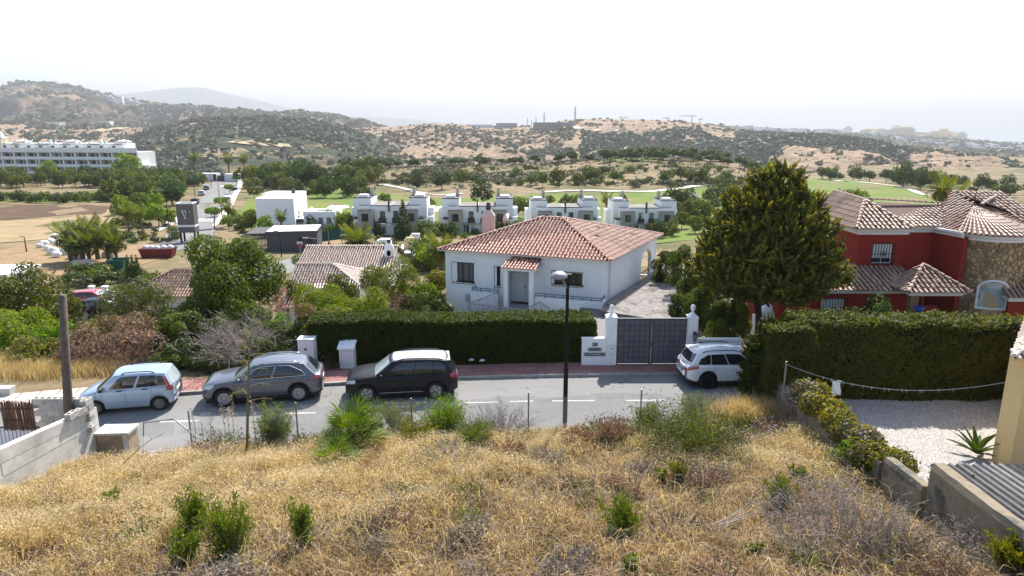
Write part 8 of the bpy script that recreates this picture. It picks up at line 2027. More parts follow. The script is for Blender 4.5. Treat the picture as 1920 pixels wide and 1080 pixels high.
for u, Y, h_, lb in ((617,80,1.35,'thin dark cypress beside the big palm, taller one'),(622,80,1.1,'thin dark cypress beside the big palm, shorter one'),(1475,330,2.2,'dark slender cypress in the right valley')): far_tree(cyp_p, XatY(u,460,Y), Y, 1., lb, None, h_)
fir_p = simple_proto('dark_conifer', [(0,0,.7,1.5,1.5,.8),(0,0,1.8,1.25,1.25,.9),(0,0,3.,.95,.95,.9),(0,0,4.1,.6,.6,.9),(0,0,5.1,.28,.28,.8)], 2600, .17, 'lf_dark', .6, .15, .35, -.4)
far_tree(fir_p, XatY(757,440,110.5), 110.5, 1.12, 'dark spreading conifer at the door of the first townhouse pair')
far_tree(fir_p, XatY(118,500,50), 50, .62, 'dark small conifer behind the left tree');
for u, lb in ((240,'dark young fir by the green container, left one'),(249,'dark young fir by the green container, middle one'),(257,'dark young fir by the green container, tallest')): far_tree(fir_p, XatY(u,500,64), 64, .42, lb, None, .62)
# trees of the golf course, valley and avenue
pine_p = [simple_proto('stone_pine', blobs(np.random.default_rng(s), 5.2, 5.0, 2.9, 7, 1.5, (.3,.45), .75), 620, .34, 'lf_pine', 2.4, .13) for s in (1,2,3)]
brd_p = [simple_proto(nm, blobs(np.random.default_rng(s), 5.5, 5.2, 4.4, 9, .7, (.28,.42)), 900, .30, lm, 1.9, .13) for s, lm, nm in ((4,'lf_olive','olive_green_tree'),(5,'lf_bright','leafy_tree'),(6,'lf_dark','dark_broadleaf_tree'))]  # generic broadleaf trees in three leaf tones
shb_p = [simple_proto(nm, blobs(np.random.default_rng(s), 3.2, 3.0, 1.7, 6, 0, (.3,.45)), 300, .25, lm, .5, .06, cat='bush') for s, lm, nm in ((7,'lf_olive','shrub'),(8,'lf_scrub','scrub_bush'),(9,'lf_dark','dark_leaved_shrub'))]  # generic shrubs in three leaf tones
far_p = [simple_proto('distant_tree', blobs(np.random.default_rng(s), 8, 8, 6, 6, .6, (.3,.45)), 170, .95, 'lf_pinefar', 2., .2) for s in (12,13)]
def at_uv(pr, u, v, s, label, group=None, sz=None, y0=60): p = ground_at(u, v, y0); return far_tree(pr, p.x, p.y, s, label, group, sz)
WH = ((60,'at the left edge'),(170,'beyond the left tree'),(250,'beyond the palm thicket'),(330,'near the red skip'),(400,'near the sign tower'),(480,'in line with the avenue'),(620,'in line with the white villa'),(720,'above the first townhouses'),(830,'between the first townhouses'),(990,'above the second townhouses'),(1130,'above the third townhouses'),(1270,'above the last townhouses'),(1340,'near the gazebo'),(1450,'left of the cypress'),(1600,'behind the cypress'),(1760,'beyond the red villa'),(3000,'beyond the stone tower'))
def grove(n, protos, us, vf, sr, label, group, y0=70, seed=1):
 r = np.random.default_rng(seed)
 for i in range(n):
  u = r.uniform(*us); v0, v1 = vf(u); v = r.uniform(v0, v1); p = ground_at(u, v, y0); s = r.uniform(*sr); k = int(r.integers(len(protos))); lb = ('large ' if s > sr[0]*.4 + sr[1]*.6 else 'small ') + label; w_ = next(b for a, b in WH if u < a); hl = ', higher up ' if v < (v0+v1)/2 else ', lower down '; lb = lb + hl + w_ if len((lb + hl + w_).split()) < 17 else lb + ', ' + w_; far_tree(protos[k], p.x, p.y, s, lb, group, s*r.uniform(.85,1.15))
crest = lambda u: np.interp(u, [560,700,820,960,1100,1250,1350,1430], [319,313,309,306,300,292,297,325])
grove(84, pine_p, (690,1430), lambda u: (crest(u)+.5, crest(u)+7), (.75,1.15), 'dark stone pine on the golf crest', 'stone pines along the golf crest', 150, 2)
grove(26, pine_p, (1160,1420), lambda u: (crest(u)+2, crest(u)+14), (.85,1.25), 'dark stone pine of the right crest clump', 'stone pines of the right crest clump', 150, 3)
grove(64, [brd_p[0], brd_p[2], shb_p[0]], (462,705), lambda u: (np.interp(u,[462,560,705],[338,336,335]), np.interp(u,[462,560,705],[362,352,346])), (.9,1.5), 'tree of the wood beside the golf path', 'wood between the avenue and the golf path', 100, 4)
grove(90, [brd_p[0], brd_p[2], brd_p[0]], (235,378), lambda u: (np.interp(u,[235,378],[346,345]), np.interp(u,[235,262,325,348,378],[362,402,390,353,350])), (.7,1.15), 'tree of the thicket left of the avenue', 'thicket left of the avenue', 100, 5)
grove(110, [brd_p[0], brd_p[2], brd_p[0]], (-60,345), lambda u: (338, 354), (.7,1.1), 'green tree of the belt below the apartments', 'tree belt below the apartments', 150, 6)
grove(56, shb_p, (-60,230), lambda u: (374, 381), (.9,1.3), 'dark hedge bush between burnt field and fairway', 'bush line along the burnt field', 100, 7)
at_uv(brd_p[1], 245, 336, 2.3, 'largest bright round-crowned tree in front of the apartments', None, 1.9, 150); at_uv(brd_p[1], 92, 341, 1.5, 'medium bright round tree in front of the apartments', None, 1.5, 150); at_uv(brd_p[0], 208, 376, 1.0, 'slim dark tree standing alone on the left fairway', None, 1.2, 150)
grove(44, [shb_p[0], shb_p[2], brd_p[0]], (860,1420), lambda u: (np.interp(u,[860,1420],[345,336]), np.interp(u,[860,1040,1420],[357,352,344])), (.7,1.15), 'green bush along the fairway path', 'bushes above the fairway path', 120, 8)
grove(120, [shb_p[0], shb_p[1], shb_p[1], shb_p[2]], (560,1440), lambda u: (crest(u)+10, 352), (.6,1.5), 'dusty scrub bush on the dry slope', 'scrub bushes on the dry slope', 150, 9)
grove(60, [brd_p[0], brd_p[2], pine_p[0]], (1490,1960), lambda u: (np.interp(u,[1490,1620,1760,1960],[330,334,345,352]), np.interp(u,[1490,1620,1760,1960],[336,341,364,384])), (.7,1.25), 'dark green tree in the valley beyond the right fairway', 'trees beyond the right fairway', 200, 10)
for u, v, s, lb in ((1692,352,1.9,'tall dark feathery tree in the right valley'),(1725,356,1.7,'broad dark tree in the right valley'),(1750,352,1.4,'yellow-green tree beside the broad dark one'),(1605,398,1.0,'grey-green bush left of the red villa roof')): at_uv(brd_p[2 if s > 1.6 else 1], u, v, s, lb, None, None, 120)
grove(16, [shb_p[0], brd_p[0]], (1490,1640), lambda u: (380, 398), (.6,.9), 'olive bush on the slope behind the red villa', 'bushes behind the red villa', 80, 11)
for u, v, s, lb in ((970,409,.85,'young tree with a thin trunk on the fairway, left of the pair'),(990,415,.9,'young tree with a thin trunk on the fairway, right of the pair'),(1028,390,.6,'small tree on the fairway behind the third townhouses'),(1066,398,.8,'bushy tree behind the third townhouses'),(1085,388,.6,'thin tree left of the fairway palm'),(1168,385,.6,'small tree left of the last townhouses'),(722,385,.6,'small tree on the fairway behind the first townhouses'),(800,398,.8,'dark bush between the first two townhouse pairs'),(905,385,1.1,'loose grey-green tree behind the second townhouses'),(780,358,1.1,'grey-green rounded tree beside the golf path'),(828,356,1.2,'dark round tree beside the golf path'),(1348,356,.75,'small round tree beside the gazebo path'),(1335,385,1.0,'dark tree right of the gazebo'),(1365,398,1.3,'dark green bush group right of the gazebo'),(1280,402,1.2,'broad dark bush beside the last townhouse pair'),(1262,400,1.1,'dark bush just left of the gazebo'),(553,372,1.0,'tall thin-trunked tree on the tee slope'),(610,372,1.2,'round tree on the slope right of the villa'),(650,372,1.3,'broad tree above the sand bunker')): at_uv(brd_p[0 if s < 1 else 2], u, v, s, lb, None, None, 100)
grove(22, [brd_p[0], shb_p[0]], (1240,1330), lambda u: (415, 446), (.4,.75), 'leafy garden bush between the townhouses and the drive', 'garden bushes beyond the drive', 60, 12)
grove(14, [brd_p[2], shb_p[0]], (600,665), lambda u: (425, 440), (.45,.7), 'dark green shrub left of the first townhouses', 'shrubs beside the first townhouses', 60, 13)
grove(18, [shb_p[0], brd_p[1]], (215,300), lambda u: (398, 432), (.5,.85), 'roadside bush left of the estate entrance', 'bushes left of the estate entrance', 60, 14)
grove(10, [shb_p[0], brd_p[1]], (428,470), lambda u: (408, 432), (.4,.7), 'bush right of the avenue pavement', 'bushes right of the avenue pavement', 60, 15)
at_uv(brd_p[1], 320, 425, .62, 'small bright tree on the left pavement of the avenue'); grove(12, [shb_p[2]], (402,456), lambda u: (332.5, 336), (.6,.8), 'dark bush on the roundabout', 'roundabout hedge bushes', 150, 16)
grove(40, [brd_p[0], brd_p[1], shb_p[0], shb_p[2]], (448,700), lambda u: (428, 446), (.35,.75), 'garden bush around the white villa and the garage', 'bushes around the white villa', 60, 21)
grove(30, [shb_p[1], shb_p[0], shb_p[2], shb_p[0]], (200,330), lambda u: (425, 458), (.35,.7), 'bush of the rough ground left of the entrance road', 'bushes left of the entrance road', 60, 22)
grove(34, [brd_p[0], brd_p[1], shb_p[0]], (640,860), lambda u: (492, 514), (.35,.6), 'garden bush below the builders terrace', 'bushes below the builders terrace', 58, 23)
grove(30, [shb_p[0], shb_p[1], shb_p[2]], (120,310), lambda u: (514, 540), (.45,.75), 'bush on the bank above the lower street', 'bushes above the lower street', 56, 24)
grove(40, [brd_p[0], shb_p[0], brd_p[2]], (660,1270), lambda u: (438, 452), (.35,.6), 'garden bush in front of the townhouses', 'bushes in front of the townhouses', 70, 25)
grove(40, [brd_p[0], brd_p[2], shb_p[0], shb_p[1]], (1240,1440), lambda u: (np.interp(u,[1240,1440],[404,366]), 420), (.5,1.0), 'olive-green bush around the gazebo garden', 'bushes of the gazebo garden', 80, 26)
grove(36, [shb_p[0], shb_p[2], brd_p[0]], (470,700), lambda u: (352, 372), (.6,1.1), 'rounded bush on the tee slope', 'bushes of the tee slope', 90, 27)
for u, v in ((718,440),(748,446),(800,440),(870,447),(892,440),(960,430)): at_uv(shb_p[0], u, v, .55, 'small green bush at a townhouse entrance', 'entrance bushes of the townhouses', None, 90)
for e in (box_p, cyp_p, fir_p, *pine_p, *brd_p, *shb_p, *far_p):
 for c in list(e.children): bpy.data.objects.remove(c)
 bpy.data.objects.remove(e)
# scrub and woods on the hills: too many to count, one mesh per hill
def scrub(name, hn, n, size, mat, mask, seed, kq=9, flat=.62, tl=.0):
 us, nt, X, Y, Z = HILLS[hn]; r = np.random.default_rng(seed); P = []; S = []; tot = 0
 for _ in range(60):
  m = n*2; i = r.uniform(0, len(us)-1.01, m); j = (tl + (1-tl)*r.random(m)**.8)*(nt-1.01); a, b = i.astype(int), j.astype(int); f, g = i-a, j-b
  q = lambda A: (A[a,b]*(1-f) + A[a+1,b]*f)*(1-g) + (A[a,b+1]*(1-f) + A[a+1,b+1]*f)*g
  x, y, z = q(X), q(Y), q(Z); uu = us[a]; keep = r.random(m) < mask(x, y, uu, j/(nt-1)); P.append(np.stack([x,y,z],1)[keep]); tot += keep.sum()
  if tot > n: break
 P = np.concatenate(P)[:n]; n = len(P); s = size*r.uniform(.35, 1.5, n)**1.6
 d = unit(r.normal(size=(n, kq, 3)).reshape(-1, 3)).reshape(n, kq, 3); d[..., 2] = np.abs(d[..., 2])
 C = P[:, None] + d*s[:, None, None]*np.array([.75,.75,flat]) ; N = unit((d + .35*r.normal(size=d.shape)).reshape(-1,3)); V, F = leafquads(C.reshape(-1,3), N, np.repeat(s*.62, kq), .8, r)
 mesh_obj(name, npmesh(name, V, F, M[mat]), kind='stuff')
cl = lambda x, y, sc_, th: smooth((fbm(x*sc_, y*sc_, 4) - th)*6)
scrub('scrub', 'scrub_hill', 15000, 3.2, 'lf_pinefar', lambda x,y,u,t: np.where(u < 640, .25 + .75*cl(x,y,.012,-.1), .12)*np.where((u > 395) & (u < 640) & (t < .42), .08 + .5*cl(x,y,.02,.15), 1), 41)
scrub('hill_scrub', 'tan_hill', 6500, 2.7, 'lf_scrub', lambda x,y,u,t: np.where(u < 1090, .10 + .75*cl(x,y,.013,.10) + .3*(t < .24), .03 + .45*cl(x,y,.014,.22))*np.where(u > 1650, .6, 1), 42)
dark = lambda u, t: ((u > 1090) & (u < 1460) & (t > .12) & (t < .62 + .0*u)) | ((u > 1380) & (u < 1700) & (t > .62 - (u-1400)*.0004) & (t < 1.))
scrub('pine_wood', 'tan_hill', 10000, 3.3, 'lf_pinefar', lambda x,y,u,t: np.where(dark(u,t), .9, 0.) + np.where(u > 1640, .5*cl(x,y,.01,.2), 0), 43)
scrub('far_scrub', 'mountain', 11000, 7.5, 'lf_scrub', lambda x,y,u,t: .15 + .85*cl(x,y,.004,-.02), 44, 6); scrub('coastal_scrub', 'coastal_hill', 4500, 6., 'lf_scrub', lambda x,y,u,t: .2 + .6*cl(x,y,.006,0), 45, 6); scrub('valley_scrub', 'low_hill', 2200, 6., 'lf_scrub', lambda x,y,u,t: .1 + .8*cl(x,y,.008,.0), 46, 6)
r = np.random.default_rng(51); n = 9000
yy = np.exp(r.uniform(math.log(215), math.log(420), n*3)); aa = r.uniform(-.32, .42, n*3); xx = aa*yy; k = (r.random(n*3) < .08 + .9*cl(xx, yy, .03, -.02)); xx, yy = xx[k][:n], yy[k][:n]; uu = xx/yy/.985*1280 + 960
k = ~((uu > 1480) & (yy < 330)) & ~((uu < 700) & (yy < 235)) & ~((yy < 232)); xx, yy = xx[k], yy[k]; P = np.stack([xx, yy, far_h(xx, yy)], 1); n = len(P); s = r.uniform(.3, .95, n); kq = 9
d = unit(r.normal(size=(n*kq, 3))).reshape(n, kq, 3); d[..., 2] = np.abs(d[..., 2]); V, F = leafquads((P[:, None] + d*s[:, None, None]*np.array([1,1,.8])).reshape(-1,3), unit((d + .4*r.normal(size=d.shape)).reshape(-1,3)), np.repeat(s*.5, kq), .7, r); mesh_obj('slope_scrub', npmesh('slope_scrub', V, F, M['lf_scrub']), kind='stuff')
# ------------------------------------------------------------------ the dry plot in front
g = np.random.default_rng(99)
def inside(x, y): return (x > -13.7) & (x < 9.75) & (y < fence_y(np.clip(x,-14,12)) - .05)
n = 78000; x = g.uniform(-13.8, 9.8, n); y = 7.5 + (15.5)*g.random(n)**.9; k = inside(x, y) & (np.abs(x) < (y*.98+2.6)*.82); x, y = x[k], y[k]
pale = smooth((-x*.10 + (y-15)*.16 + .25 + 1.1*fbm(x*.35, y*.35, 3))); pale = np.maximum(pale*.9, smooth((x-2)/4)*smooth((y-16)/3)*.85); sparse = smooth(1.4*fbm(x*.5+9, y*.5, 3) + .85 + .4*pale)*smooth(.8 + 1.5*fbm(x*2.2, y*2.2, 2))
k = g.random(len(x)) < sparse; x, y, pale = x[k], y[k], pale[k]; z = field_h(x, y); isp = g.random(len(x)) < .05 + .92*pale**1.3
def tufts(name, x, y, z, nb, h, w, lean, mat, spread=.07):
 m = len(x); P = np.repeat(np.stack([x, y, z - .02], 1), nb, 0); P[:, :2] += g.normal(size=(m*nb, 2))*spread
 V, F = blades(P, np.repeat(h, nb)*g.uniform(.55, 1.15, m*nb), w, lean, g); mesh_obj(name, npmesh(name, V, F, M[mat]), kind='stuff')
hp_ = (.36 + .34*pale + .12*g.random(len(x)))*np.clip(.6 + .5*fbm(x*.6, y*.6, 2), .5, 1.2)
tufts('oat_grass', x[isp], y[isp], z[isp], 10, hp_[isp]*1.1, .016, .7, 'straw', .065); tufts('dead_grass', x[~isp], y[~isp], z[~isp], 9, hp_[~isp]*.7, .018, 1.15, 'straw_brown', .06)
k = isp & (g.random(len(x)) < .75); m = 6; P = np.repeat(np.stack([x[k], y[k], z[k]], 1), m, 0); hh = np.repeat(hp_[k], m); P[:, :2] += g.normal(size=(len(P), 2))*.11; P[:, 2] += hh*g.uniform(.6, 1.2, len(P))
V, F = leafquads(P, unit(g.normal(size=P.shape)), g.uniform(.014, .034, len(P)), .36, g, .6); mesh_obj('oat_heads', npmesh('oat_heads', V, F, M['oats']), kind='stuff')
k = g.random(len(x)) < .30; tufts('under_grass', x[k] + .1, y[k], z[k], 9, np.full(k.sum(), .22), .016, 1.4, 'straw_brown', .12)
pm = smooth(3.2*fbm(x*.42 + 31, y*.42 + 7, 3) - .05 + .35*smooth((x - 1)/6)*smooth((17 - y)/5)); k = g.random(len(x)) < pm*.55; ns = 10; P = np.repeat(np.stack([x[k], y[k], z[k]], 1), ns, 0) + np.abs(g.normal(size=(k.sum()*ns, 3)))*np.array([.0,.0,.13]) + g.normal(size=(k.sum()*ns, 3))*np.array([.12,.12,.0]); V, F = leafquads(P, unit(g.normal(size=P.shape)), g.uniform(.014,.045,len(P)), .3, g, .4); mesh_obj('low_scrub', npmesh('low_scrub', V, F, [M['lf_grey'], M['twig_dark'], M['lf_olive']], g.choice([0,0,0,1,1,2], len(F))), kind='stuff')
k = g.random(len(x)) < .12; tufts('lying_stalks', x[k], y[k], z[k] + .05, 2, g.uniform(.3, .8, k.sum()), .011, 1.9, 'straw', .2); k = g.random(len(x)) < .09; tufts('dark_stalks', x[k], y[k], z[k] + .04, 3, g.uniform(.25, .6, k.sum()), .016, 1.7, 'lf_grey', .2)
n2 = 42000; x2 = g.uniform(-13.8, 9.8, n2); y2 = g.uniform(7.5, 23, n2); k = inside(x2, y2) & (np.abs(x2) < (y2*.98+2.6)*.82); x2, y2 = x2[k], y2[k]
P = np.stack([x2, y2, field_h(x2, y2) + .03], 1); N = unit(np.array([0,0,1.]) + g.normal(size=P.shape)*.45); V, F = leafquads(P, N, g.uniform(.08,.24,len(P)), .07, g); mesh_obj('straw_litter', npmesh('straw_litter', V, F, M['straw_brown']), kind='stuff')
# green and grey plants one can tell apart
def weed(u, v, w, h, n, label, lm='lf_weed', name='green_weed', lw=.05, per=60, spread=.5, cat='weed', asp=.2):
 p = fg(u, v); k_ = 1.3 if name != 'green_weed' else 1.; w *= 1.35*k_; h *= 1.4*min(k_, 1.15); n = int(n*1.5*k_); lw *= 1.15; e = E(name, p, 0, label, cat); q = MB(); PP = []; DD = []
 for i in range(n):
  a = g.uniform(0, 6.28); l = g.uniform(.15, 1)*spread; d = Vector((math.cos(a)*l, math.sin(a)*l, 1)).normalized(); hh = h*g.uniform(.6, 1.05); b = Vector((math.cos(a)*w*.12*l, math.sin(a)*w*.12*l, -.03)); pts = [b + d*hh*t + Vector((0,0,.06*hh*math.sin(t*3))) for t in (0,.35,.7,1.)]
  q.tube(pts, [.009,.007,.005,.002], 4, cap=False)
  for k in range(per):
   t = .12 + .88*(k/per); f = t*3; j = min(int(f), 2); c = pts[j].lerp(pts[j+1], f-j); r_ = w*.10*(1.1 - t*.8); PP.append(c + Vector((g.normal()*r_, g.normal()*r_, g.normal()*.02))); DD.append(d)
 q.build('stem', M['twig_dark'], e); P = np.array([tuple(c) for c in PP]); D = np.array([tuple(c) for c in DD]); N = unit(np.cross(D, g.normal(size=P.shape)) + .4*D); V, F = leafquads(P, N, lw*g.uniform(.6,1.4,len(P)), asp, g, 1.2); mesh_obj('foliage', npmesh('foliage', V, F, M[lm]), e); return e
weed(365, 1000, .9, .75, 20, 'bright green feathery weed left of the two near the bottom edge'); weed(432, 1060, 1.1, 1.0, 30, 'largest bright green feathery weed at the bottom edge', spread=.5); weed(570, 1030, .6, .75, 14, 'upright green weed standing alone in the straw right of the largest one', spread=.25)
weed(210, 955, .4, .45, 8, 'small dark green weed in the pale straw at the left'); weed(345, 1062, .7, .6, 12, 'low green weed with dead stalks at its foot'); weed(1165, 1010, 1.1, .7, 24, 'spreading green weed in the lower middle of the plot', lm='lf_weed'); weed(1290, 860, .5, .5, 8, 'yellow-green sprig below the grey-green shrub mass', lm='lf_yellow'); weed(1272, 905, .4, .5, 8, 'small yellow-green sprig in the thatch', lm='lf_yellow'); weed(1460, 950, .8, .55, 14, 'green weed on the left of the grey brush'); weed(1490, 905, .5, .4, 8, 'small green tuft between straw and grey brush')
weed(1700, 935, .7, .55, 14, 'green weed beside the short stained wall'); weed(1748, 960, .45, .8, 9, 'tall narrow green weed against the tall stained wall', spread=.2); weed(1895, 1075, .9, .6, 20, 'bright yellow-green weed in the bottom right corner', lm='lf_yellow', lw=.07); weed(1180, 1078, .5, .3, 8, 'low green weed cut by the bottom edge', lm='lf_weed'); weed(1412, 1050, .3, .3, 5, 'tiny weed at the foot of the grey brush'); weed(1240, 905, .35, .35, 6, 'tiny green weed below the rosemary mass')
for a in ((680, 838, 1.1, .8, 22, 'dark leafy bush tucked behind the larger fan palm', 'lf_olive'), (785, 840, 1.1, .7, 22, 'olive and brown low bush right of the small fan palm', 'lf_yellow'), (890, 838, 1.0, .7, 18, 'green low bush between bright bush and bare grey one', 'lf_weed'), (575, 855, .9, .5, 16, 'dark grassy bush along the fallen log', 'lf_olive'), (628, 850, .8, .6, 14, 'dark grassy bush at the far end of the log', 'lf_olive'), (1150, 835, .9, .6, 16, 'rusty and green low bush right of the lamp foot', 'lf_rust'), (1390, 815, .9, .6, 16, 'olive tuft above the dry end of the rosemary mass', 'lf_olive'), (960, 862, .9, .4, 14, 'low brown-green mat under the bare grey bush', 'lf_rust')): weed(*a[:6], lm=a[6], name='fence_bush', cat='bush', spread=.75)
weed(515, 838, 1.2, .95, 34, 'leafy green bush beside the leaning sapling', lm='lf_weed', lw=.06, name='leafy_bush', cat='bush', spread=.6); weed(832, 826, 1.5, 1.0, 44, 'bright green leafy bush at the fence behind the fan palms', lm='lf_bright', lw=.06, name='leafy_bush', cat='bush', spread=.6, per=50); weed(748, 815, .9, .8, 20, 'mixed brown and green bush between the fan palms and the bright bush', lm='lf_yellow', name='leafy_bush', cat='bush', spread=.6)
weed(1080, 840, 1.0, .45, 22, 'low dark bush left of the lamp foot', lm='lf_rust', name='low_bush', cat='bush', spread=.8); weed(1215, 812, 1.0, .8, 22, 'green grassy bush left of the rosemary mass', lm='lf_weed', lw=.09, asp=.08, name='grassy_bush', cat='bush', spread=.5); weed(1300, 800, .9, .8, 22, 'green grassy bush at the fence above the rosemary mass', lm='lf_weed', lw=.09, asp=.08, name='grassy_bush', cat='bush', spread=.5)
def brush(u, v, w, h, n, label, mat='twig', wd=.007, leaves=None, name='grey_brush', sub=4, base=.3, curl=.6): p = fg(u, v); w *= 1.15; h *= 1.15; return twigs(name, 0, p.y, w, h, n, mat, label, loc=tuple(p), wd=wd, curl=curl, sub=sub, leaves=leaves, base=base)
brush(1575, 1030, 3.2, .95, 190, 'wide tangle of dry grey brush in the lower right', 'twig', leaves=('lf_grey', 1800, .03)); brush(1830, 1062, 2.2, .6, 130, 'thorny grey brush under the tall stained wall', 'twig', leaves=('lf_grey', 900, .03)); brush(1690, 1070, 1.8, .6, 80, 'brown-grey brush between the two larger tangles', 'twig_dark', leaves=('lf_olive', 500, .03))
brush(940, 815, 2.0, 1.0, 110, 'leafless grey-brown bush at the fence left of the lamp', 'twig', leaves=('lf_grey', 900, .03)); brush(845, 885, 1.5, .7, 80, 'pale dead shrub in the middle of the plot', 'twig'); brush(800, 875, .9, .5, 40, 'small pale dead twigs left of the pale dead shrub', 'twig'); brush(870, 880, .8, .5, 50, 'dark grey dead shrub right of the pale one', 'twig_dark')
brush(1290, 850, 2.9, 1.15, 190, 'grey-green rosemary mass below the fence', 'twig_dark', leaves=('lf_olive', 9000, .045), name='rosemary'); brush(1380, 850, 1.5, .6, 70, 'drier right end of the rosemary mass', 'twig_dark', leaves=('lf_grey', 3000, .04), name='rosemary'); brush(1265, 1000, 1.6, .3, 50, 'flat dead brush around the fallen branches', 'twig_dark')
brush(1000, 850, 1.3, .4, 40, 'low brown brush under the fence near the lamp', 'twig_dark', leaves=('lf_rust', 500, .035)); brush(690, 880, .8, .35, 30, 'low dead brush beside the orange straw tuft', 'twig_dark')
p = fg(691, 893); straw_clump('orange_straw', 0, p.y, .45, .45, .75, 420, 'upright orange-brown straw tuft below the fan palms', 'straw_brown', tuple(p))
p = fg(1402, 806); straw_clump('tall_tan_grass', 0, p.y, 2.4, 1.2, 1.35, 4600, 'tall feathery tan grass at the street end of the stained wall', 'straw', tuple(p)); p = fg(1360, 775); straw_clump('tan_grass', 0, p.y, 1.2, 1.0, .6, 1200, 'short tan grass beside the white car shadow', 'straw', tuple(p))
# fan palms: each fan a part
def fan_mesh(R, nb, rng):
 q = MB(); q.tube([(-.45*R,0,-.25*R),(0,0,0)], .008, 4)
 for i in range(nb):
  a = -1.9 + 3.8*i/(nb-1); d = Vector((math.cos(a), math.sin(a), .1*rng.uniform(-1,1))); n_ = Vector((-d.y, d.x, 0)); w = .032*R; L = R*(1 - .18*abs(a)/1.9); q.add([n_*w*.3, d*L*.55 + n_*w + Vector((0,0,.03*R)), d*L - Vector((0,0,.08*R)), d*L*.55 - n_*w], [(0,1,2,3)])
 me = bpy.data.meshes.new('fan_leaf'); me.from_pydata(q.v, [], q.f); me.materials.append(M['lf_fan']); return me
fm = [fan_mesh(.5, 20, random), fan_mesh(.42, 16, random)]
def fanpalm(u, v, h, n, s, label):
 p = fg(u, v); e = E('fan_palm', p, 0, label, 'fan palm'); q = MB(); q.tube([(0,0,-.1),(0,0,h*.5)], [.10,.07], 7); q.build('trunk', M['darkbark'], e)
 for i in range(n):
  a = i*2.4; el = .15 + .95*(i/n); rr = (.25+.3*g.random())*s; o = mesh_obj('fan_leaf', fm[i % 2], e); o.location = (rr*math.cos(a)*(1.1-el*.6), rr*math.sin(a)*(1.1-el*.6), h*(.35 + .6*el*g.uniform(.8,1.1))); o.rotation_euler = (g.uniform(-.25,.25), -el*1.1, a); o.scale = (s,)*3
fanpalm(660, 850, 1.35, 26, 1.5, 'fan palm with spiky green leaves, the larger one by the fence'); fanpalm(716, 822, 1.1, 16, 1.1, 'small fan palm right of the larger one'); fanpalm(630, 880, .8, 12, 1.1, 'low dark fan palm sprouting in front of the larger one')
# sapling, dead stalks, arching stem, log and fallen branches
p = fg(462, 862); top = PY(476, 590, p.y + .2); sp = E('sapling', p, 0, 'tall thin green-barked sapling with feathery sprigs in front of the grey car', 'sapling'); t = top - p; h = t.z
q = MB(); q.tube([(0,0,-.1),(t.x*.3+.02,0,h*.35),(t.x*.7-.03,0,h*.7),(t.x,t.y,h)], [.05,.04,.028,.008], 7); q.build('trunk', plain('green_sapling_bark', (.16,.15,.07), .8, .2), sp, True)
PP = []
for i in range(16):
 z = h*(.42 + .56*i/16); a = i*2.1; L = .75*(1 - .6*i/16); b = Vector((t.x*z/h, 0, z)); c = b + Vector((math.cos(a)*L, math.sin(a)*L*.6, L*.12)); q = MB(); q.tube([b, b.lerp(c,.5)+Vector((0,0,.05)), c], [.009,.006,.003], 4); q.build('branch', M['twig'], sp)
 for k in range(34): PP.append(b.lerp(c, .45 + .6*g.random()) + Vector((g.normal()*.06, g.normal()*.06, g.normal()*.05)))
P = np.array([tuple(c) for c in PP]); V, F = leafquads(P, unit(g.normal(size=P.shape)), g.uniform(.02,.04,len(P)), .3, g); mesh_obj('foliage', npmesh('foliage', V, F, M['lf_yellow']), sp)
for i, (u, v, vt, lb) in enumerate(((443,855,740,'pale dead seed spike left of the sapling'),(425,850,762,'thin dead stalk far left of the sapling'),(367,828,765,'dark bare stalk at the end of the brace'),(398,835,775,'dark bare stalk between brace and sapling'),(384,838,790,'short bare stalk beside the brace'),(484,850,745,'leaning dead stalk right of the sapling'),(430,812,764,'dry stalk with seed heads at the fence'))):
 p = fg(u, v); hh = max(.4, CAMZ - p.y*T(vt) - p.z); e = E('dead_stalk', p, 0, lb, 'stalk'); q = MB(); q.tube([(0,0,-.05),(.04*math.sin(i),0,hh*.5),(.09*math.cos(i*2.),0,hh)], [.014,.011,.005], 5); q.build('stem', M['twig_dark'] if i in (2,3,4) else M['twig'], e)
 P = np.stack([g.normal(size=90)*.05 + .05*math.cos(i*2.), g.normal(size=90)*.05, hh*g.uniform(.4,1.02,90)], 1); V, F = leafquads(P, unit(g.normal(size=P.shape)), g.uniform(.012,.03,90), .4, g); mesh_obj('seed_heads', npmesh('seed_heads', V, F, M['oats' if i in (0,1,5,6) else 'lf_grey']), e)
pa, pb, pc = fg(219, 905), PY(262, 840, fg(219,905).y + .3), PY(308, 812, fg(219,905).y + .6); q = MB(); q.tube([pa, pa.lerp(pb,.5) + Vector((-.12,0,.08)), pb, pb.lerp(pc,.5)+Vector((0,0,.05)), pc], [.014,.012,.009,.007,.004], 5)
for k in range(6): b = pb.lerp(pc, k/6); q.tube([b, b + Vector((g.uniform(-.1,.2),0,g.uniform(.05,.22)))], .004, 4)
tag(q.build('arching_stem', M['twig_dark']), 'long dark dead stem arching over the pale straw at the left', 'stem')
pa, pb = fg(470, 862), fg(606, 842); q = MB(); q.tube([pa + Vector((0,0,.08)), pa.lerp(pb,.5) + Vector((0,0,.22)), pb + Vector((0,0,.16))], [.05,.06,.045], 7); q.tube([pa.lerp(pb,.1), pa.lerp(pb,.05)+Vector((.1,.1,.5))], [.03,.015], 5); tag(q.build('fallen_log', M['twig_dark']), 'grey fallen log lying by the foot of the sapling', 'log')
pa = fg(1320, 995); e = E('fallen_branches', pa, 0, 'pale dead branches fanned on the ground in the lower right', 'branches')
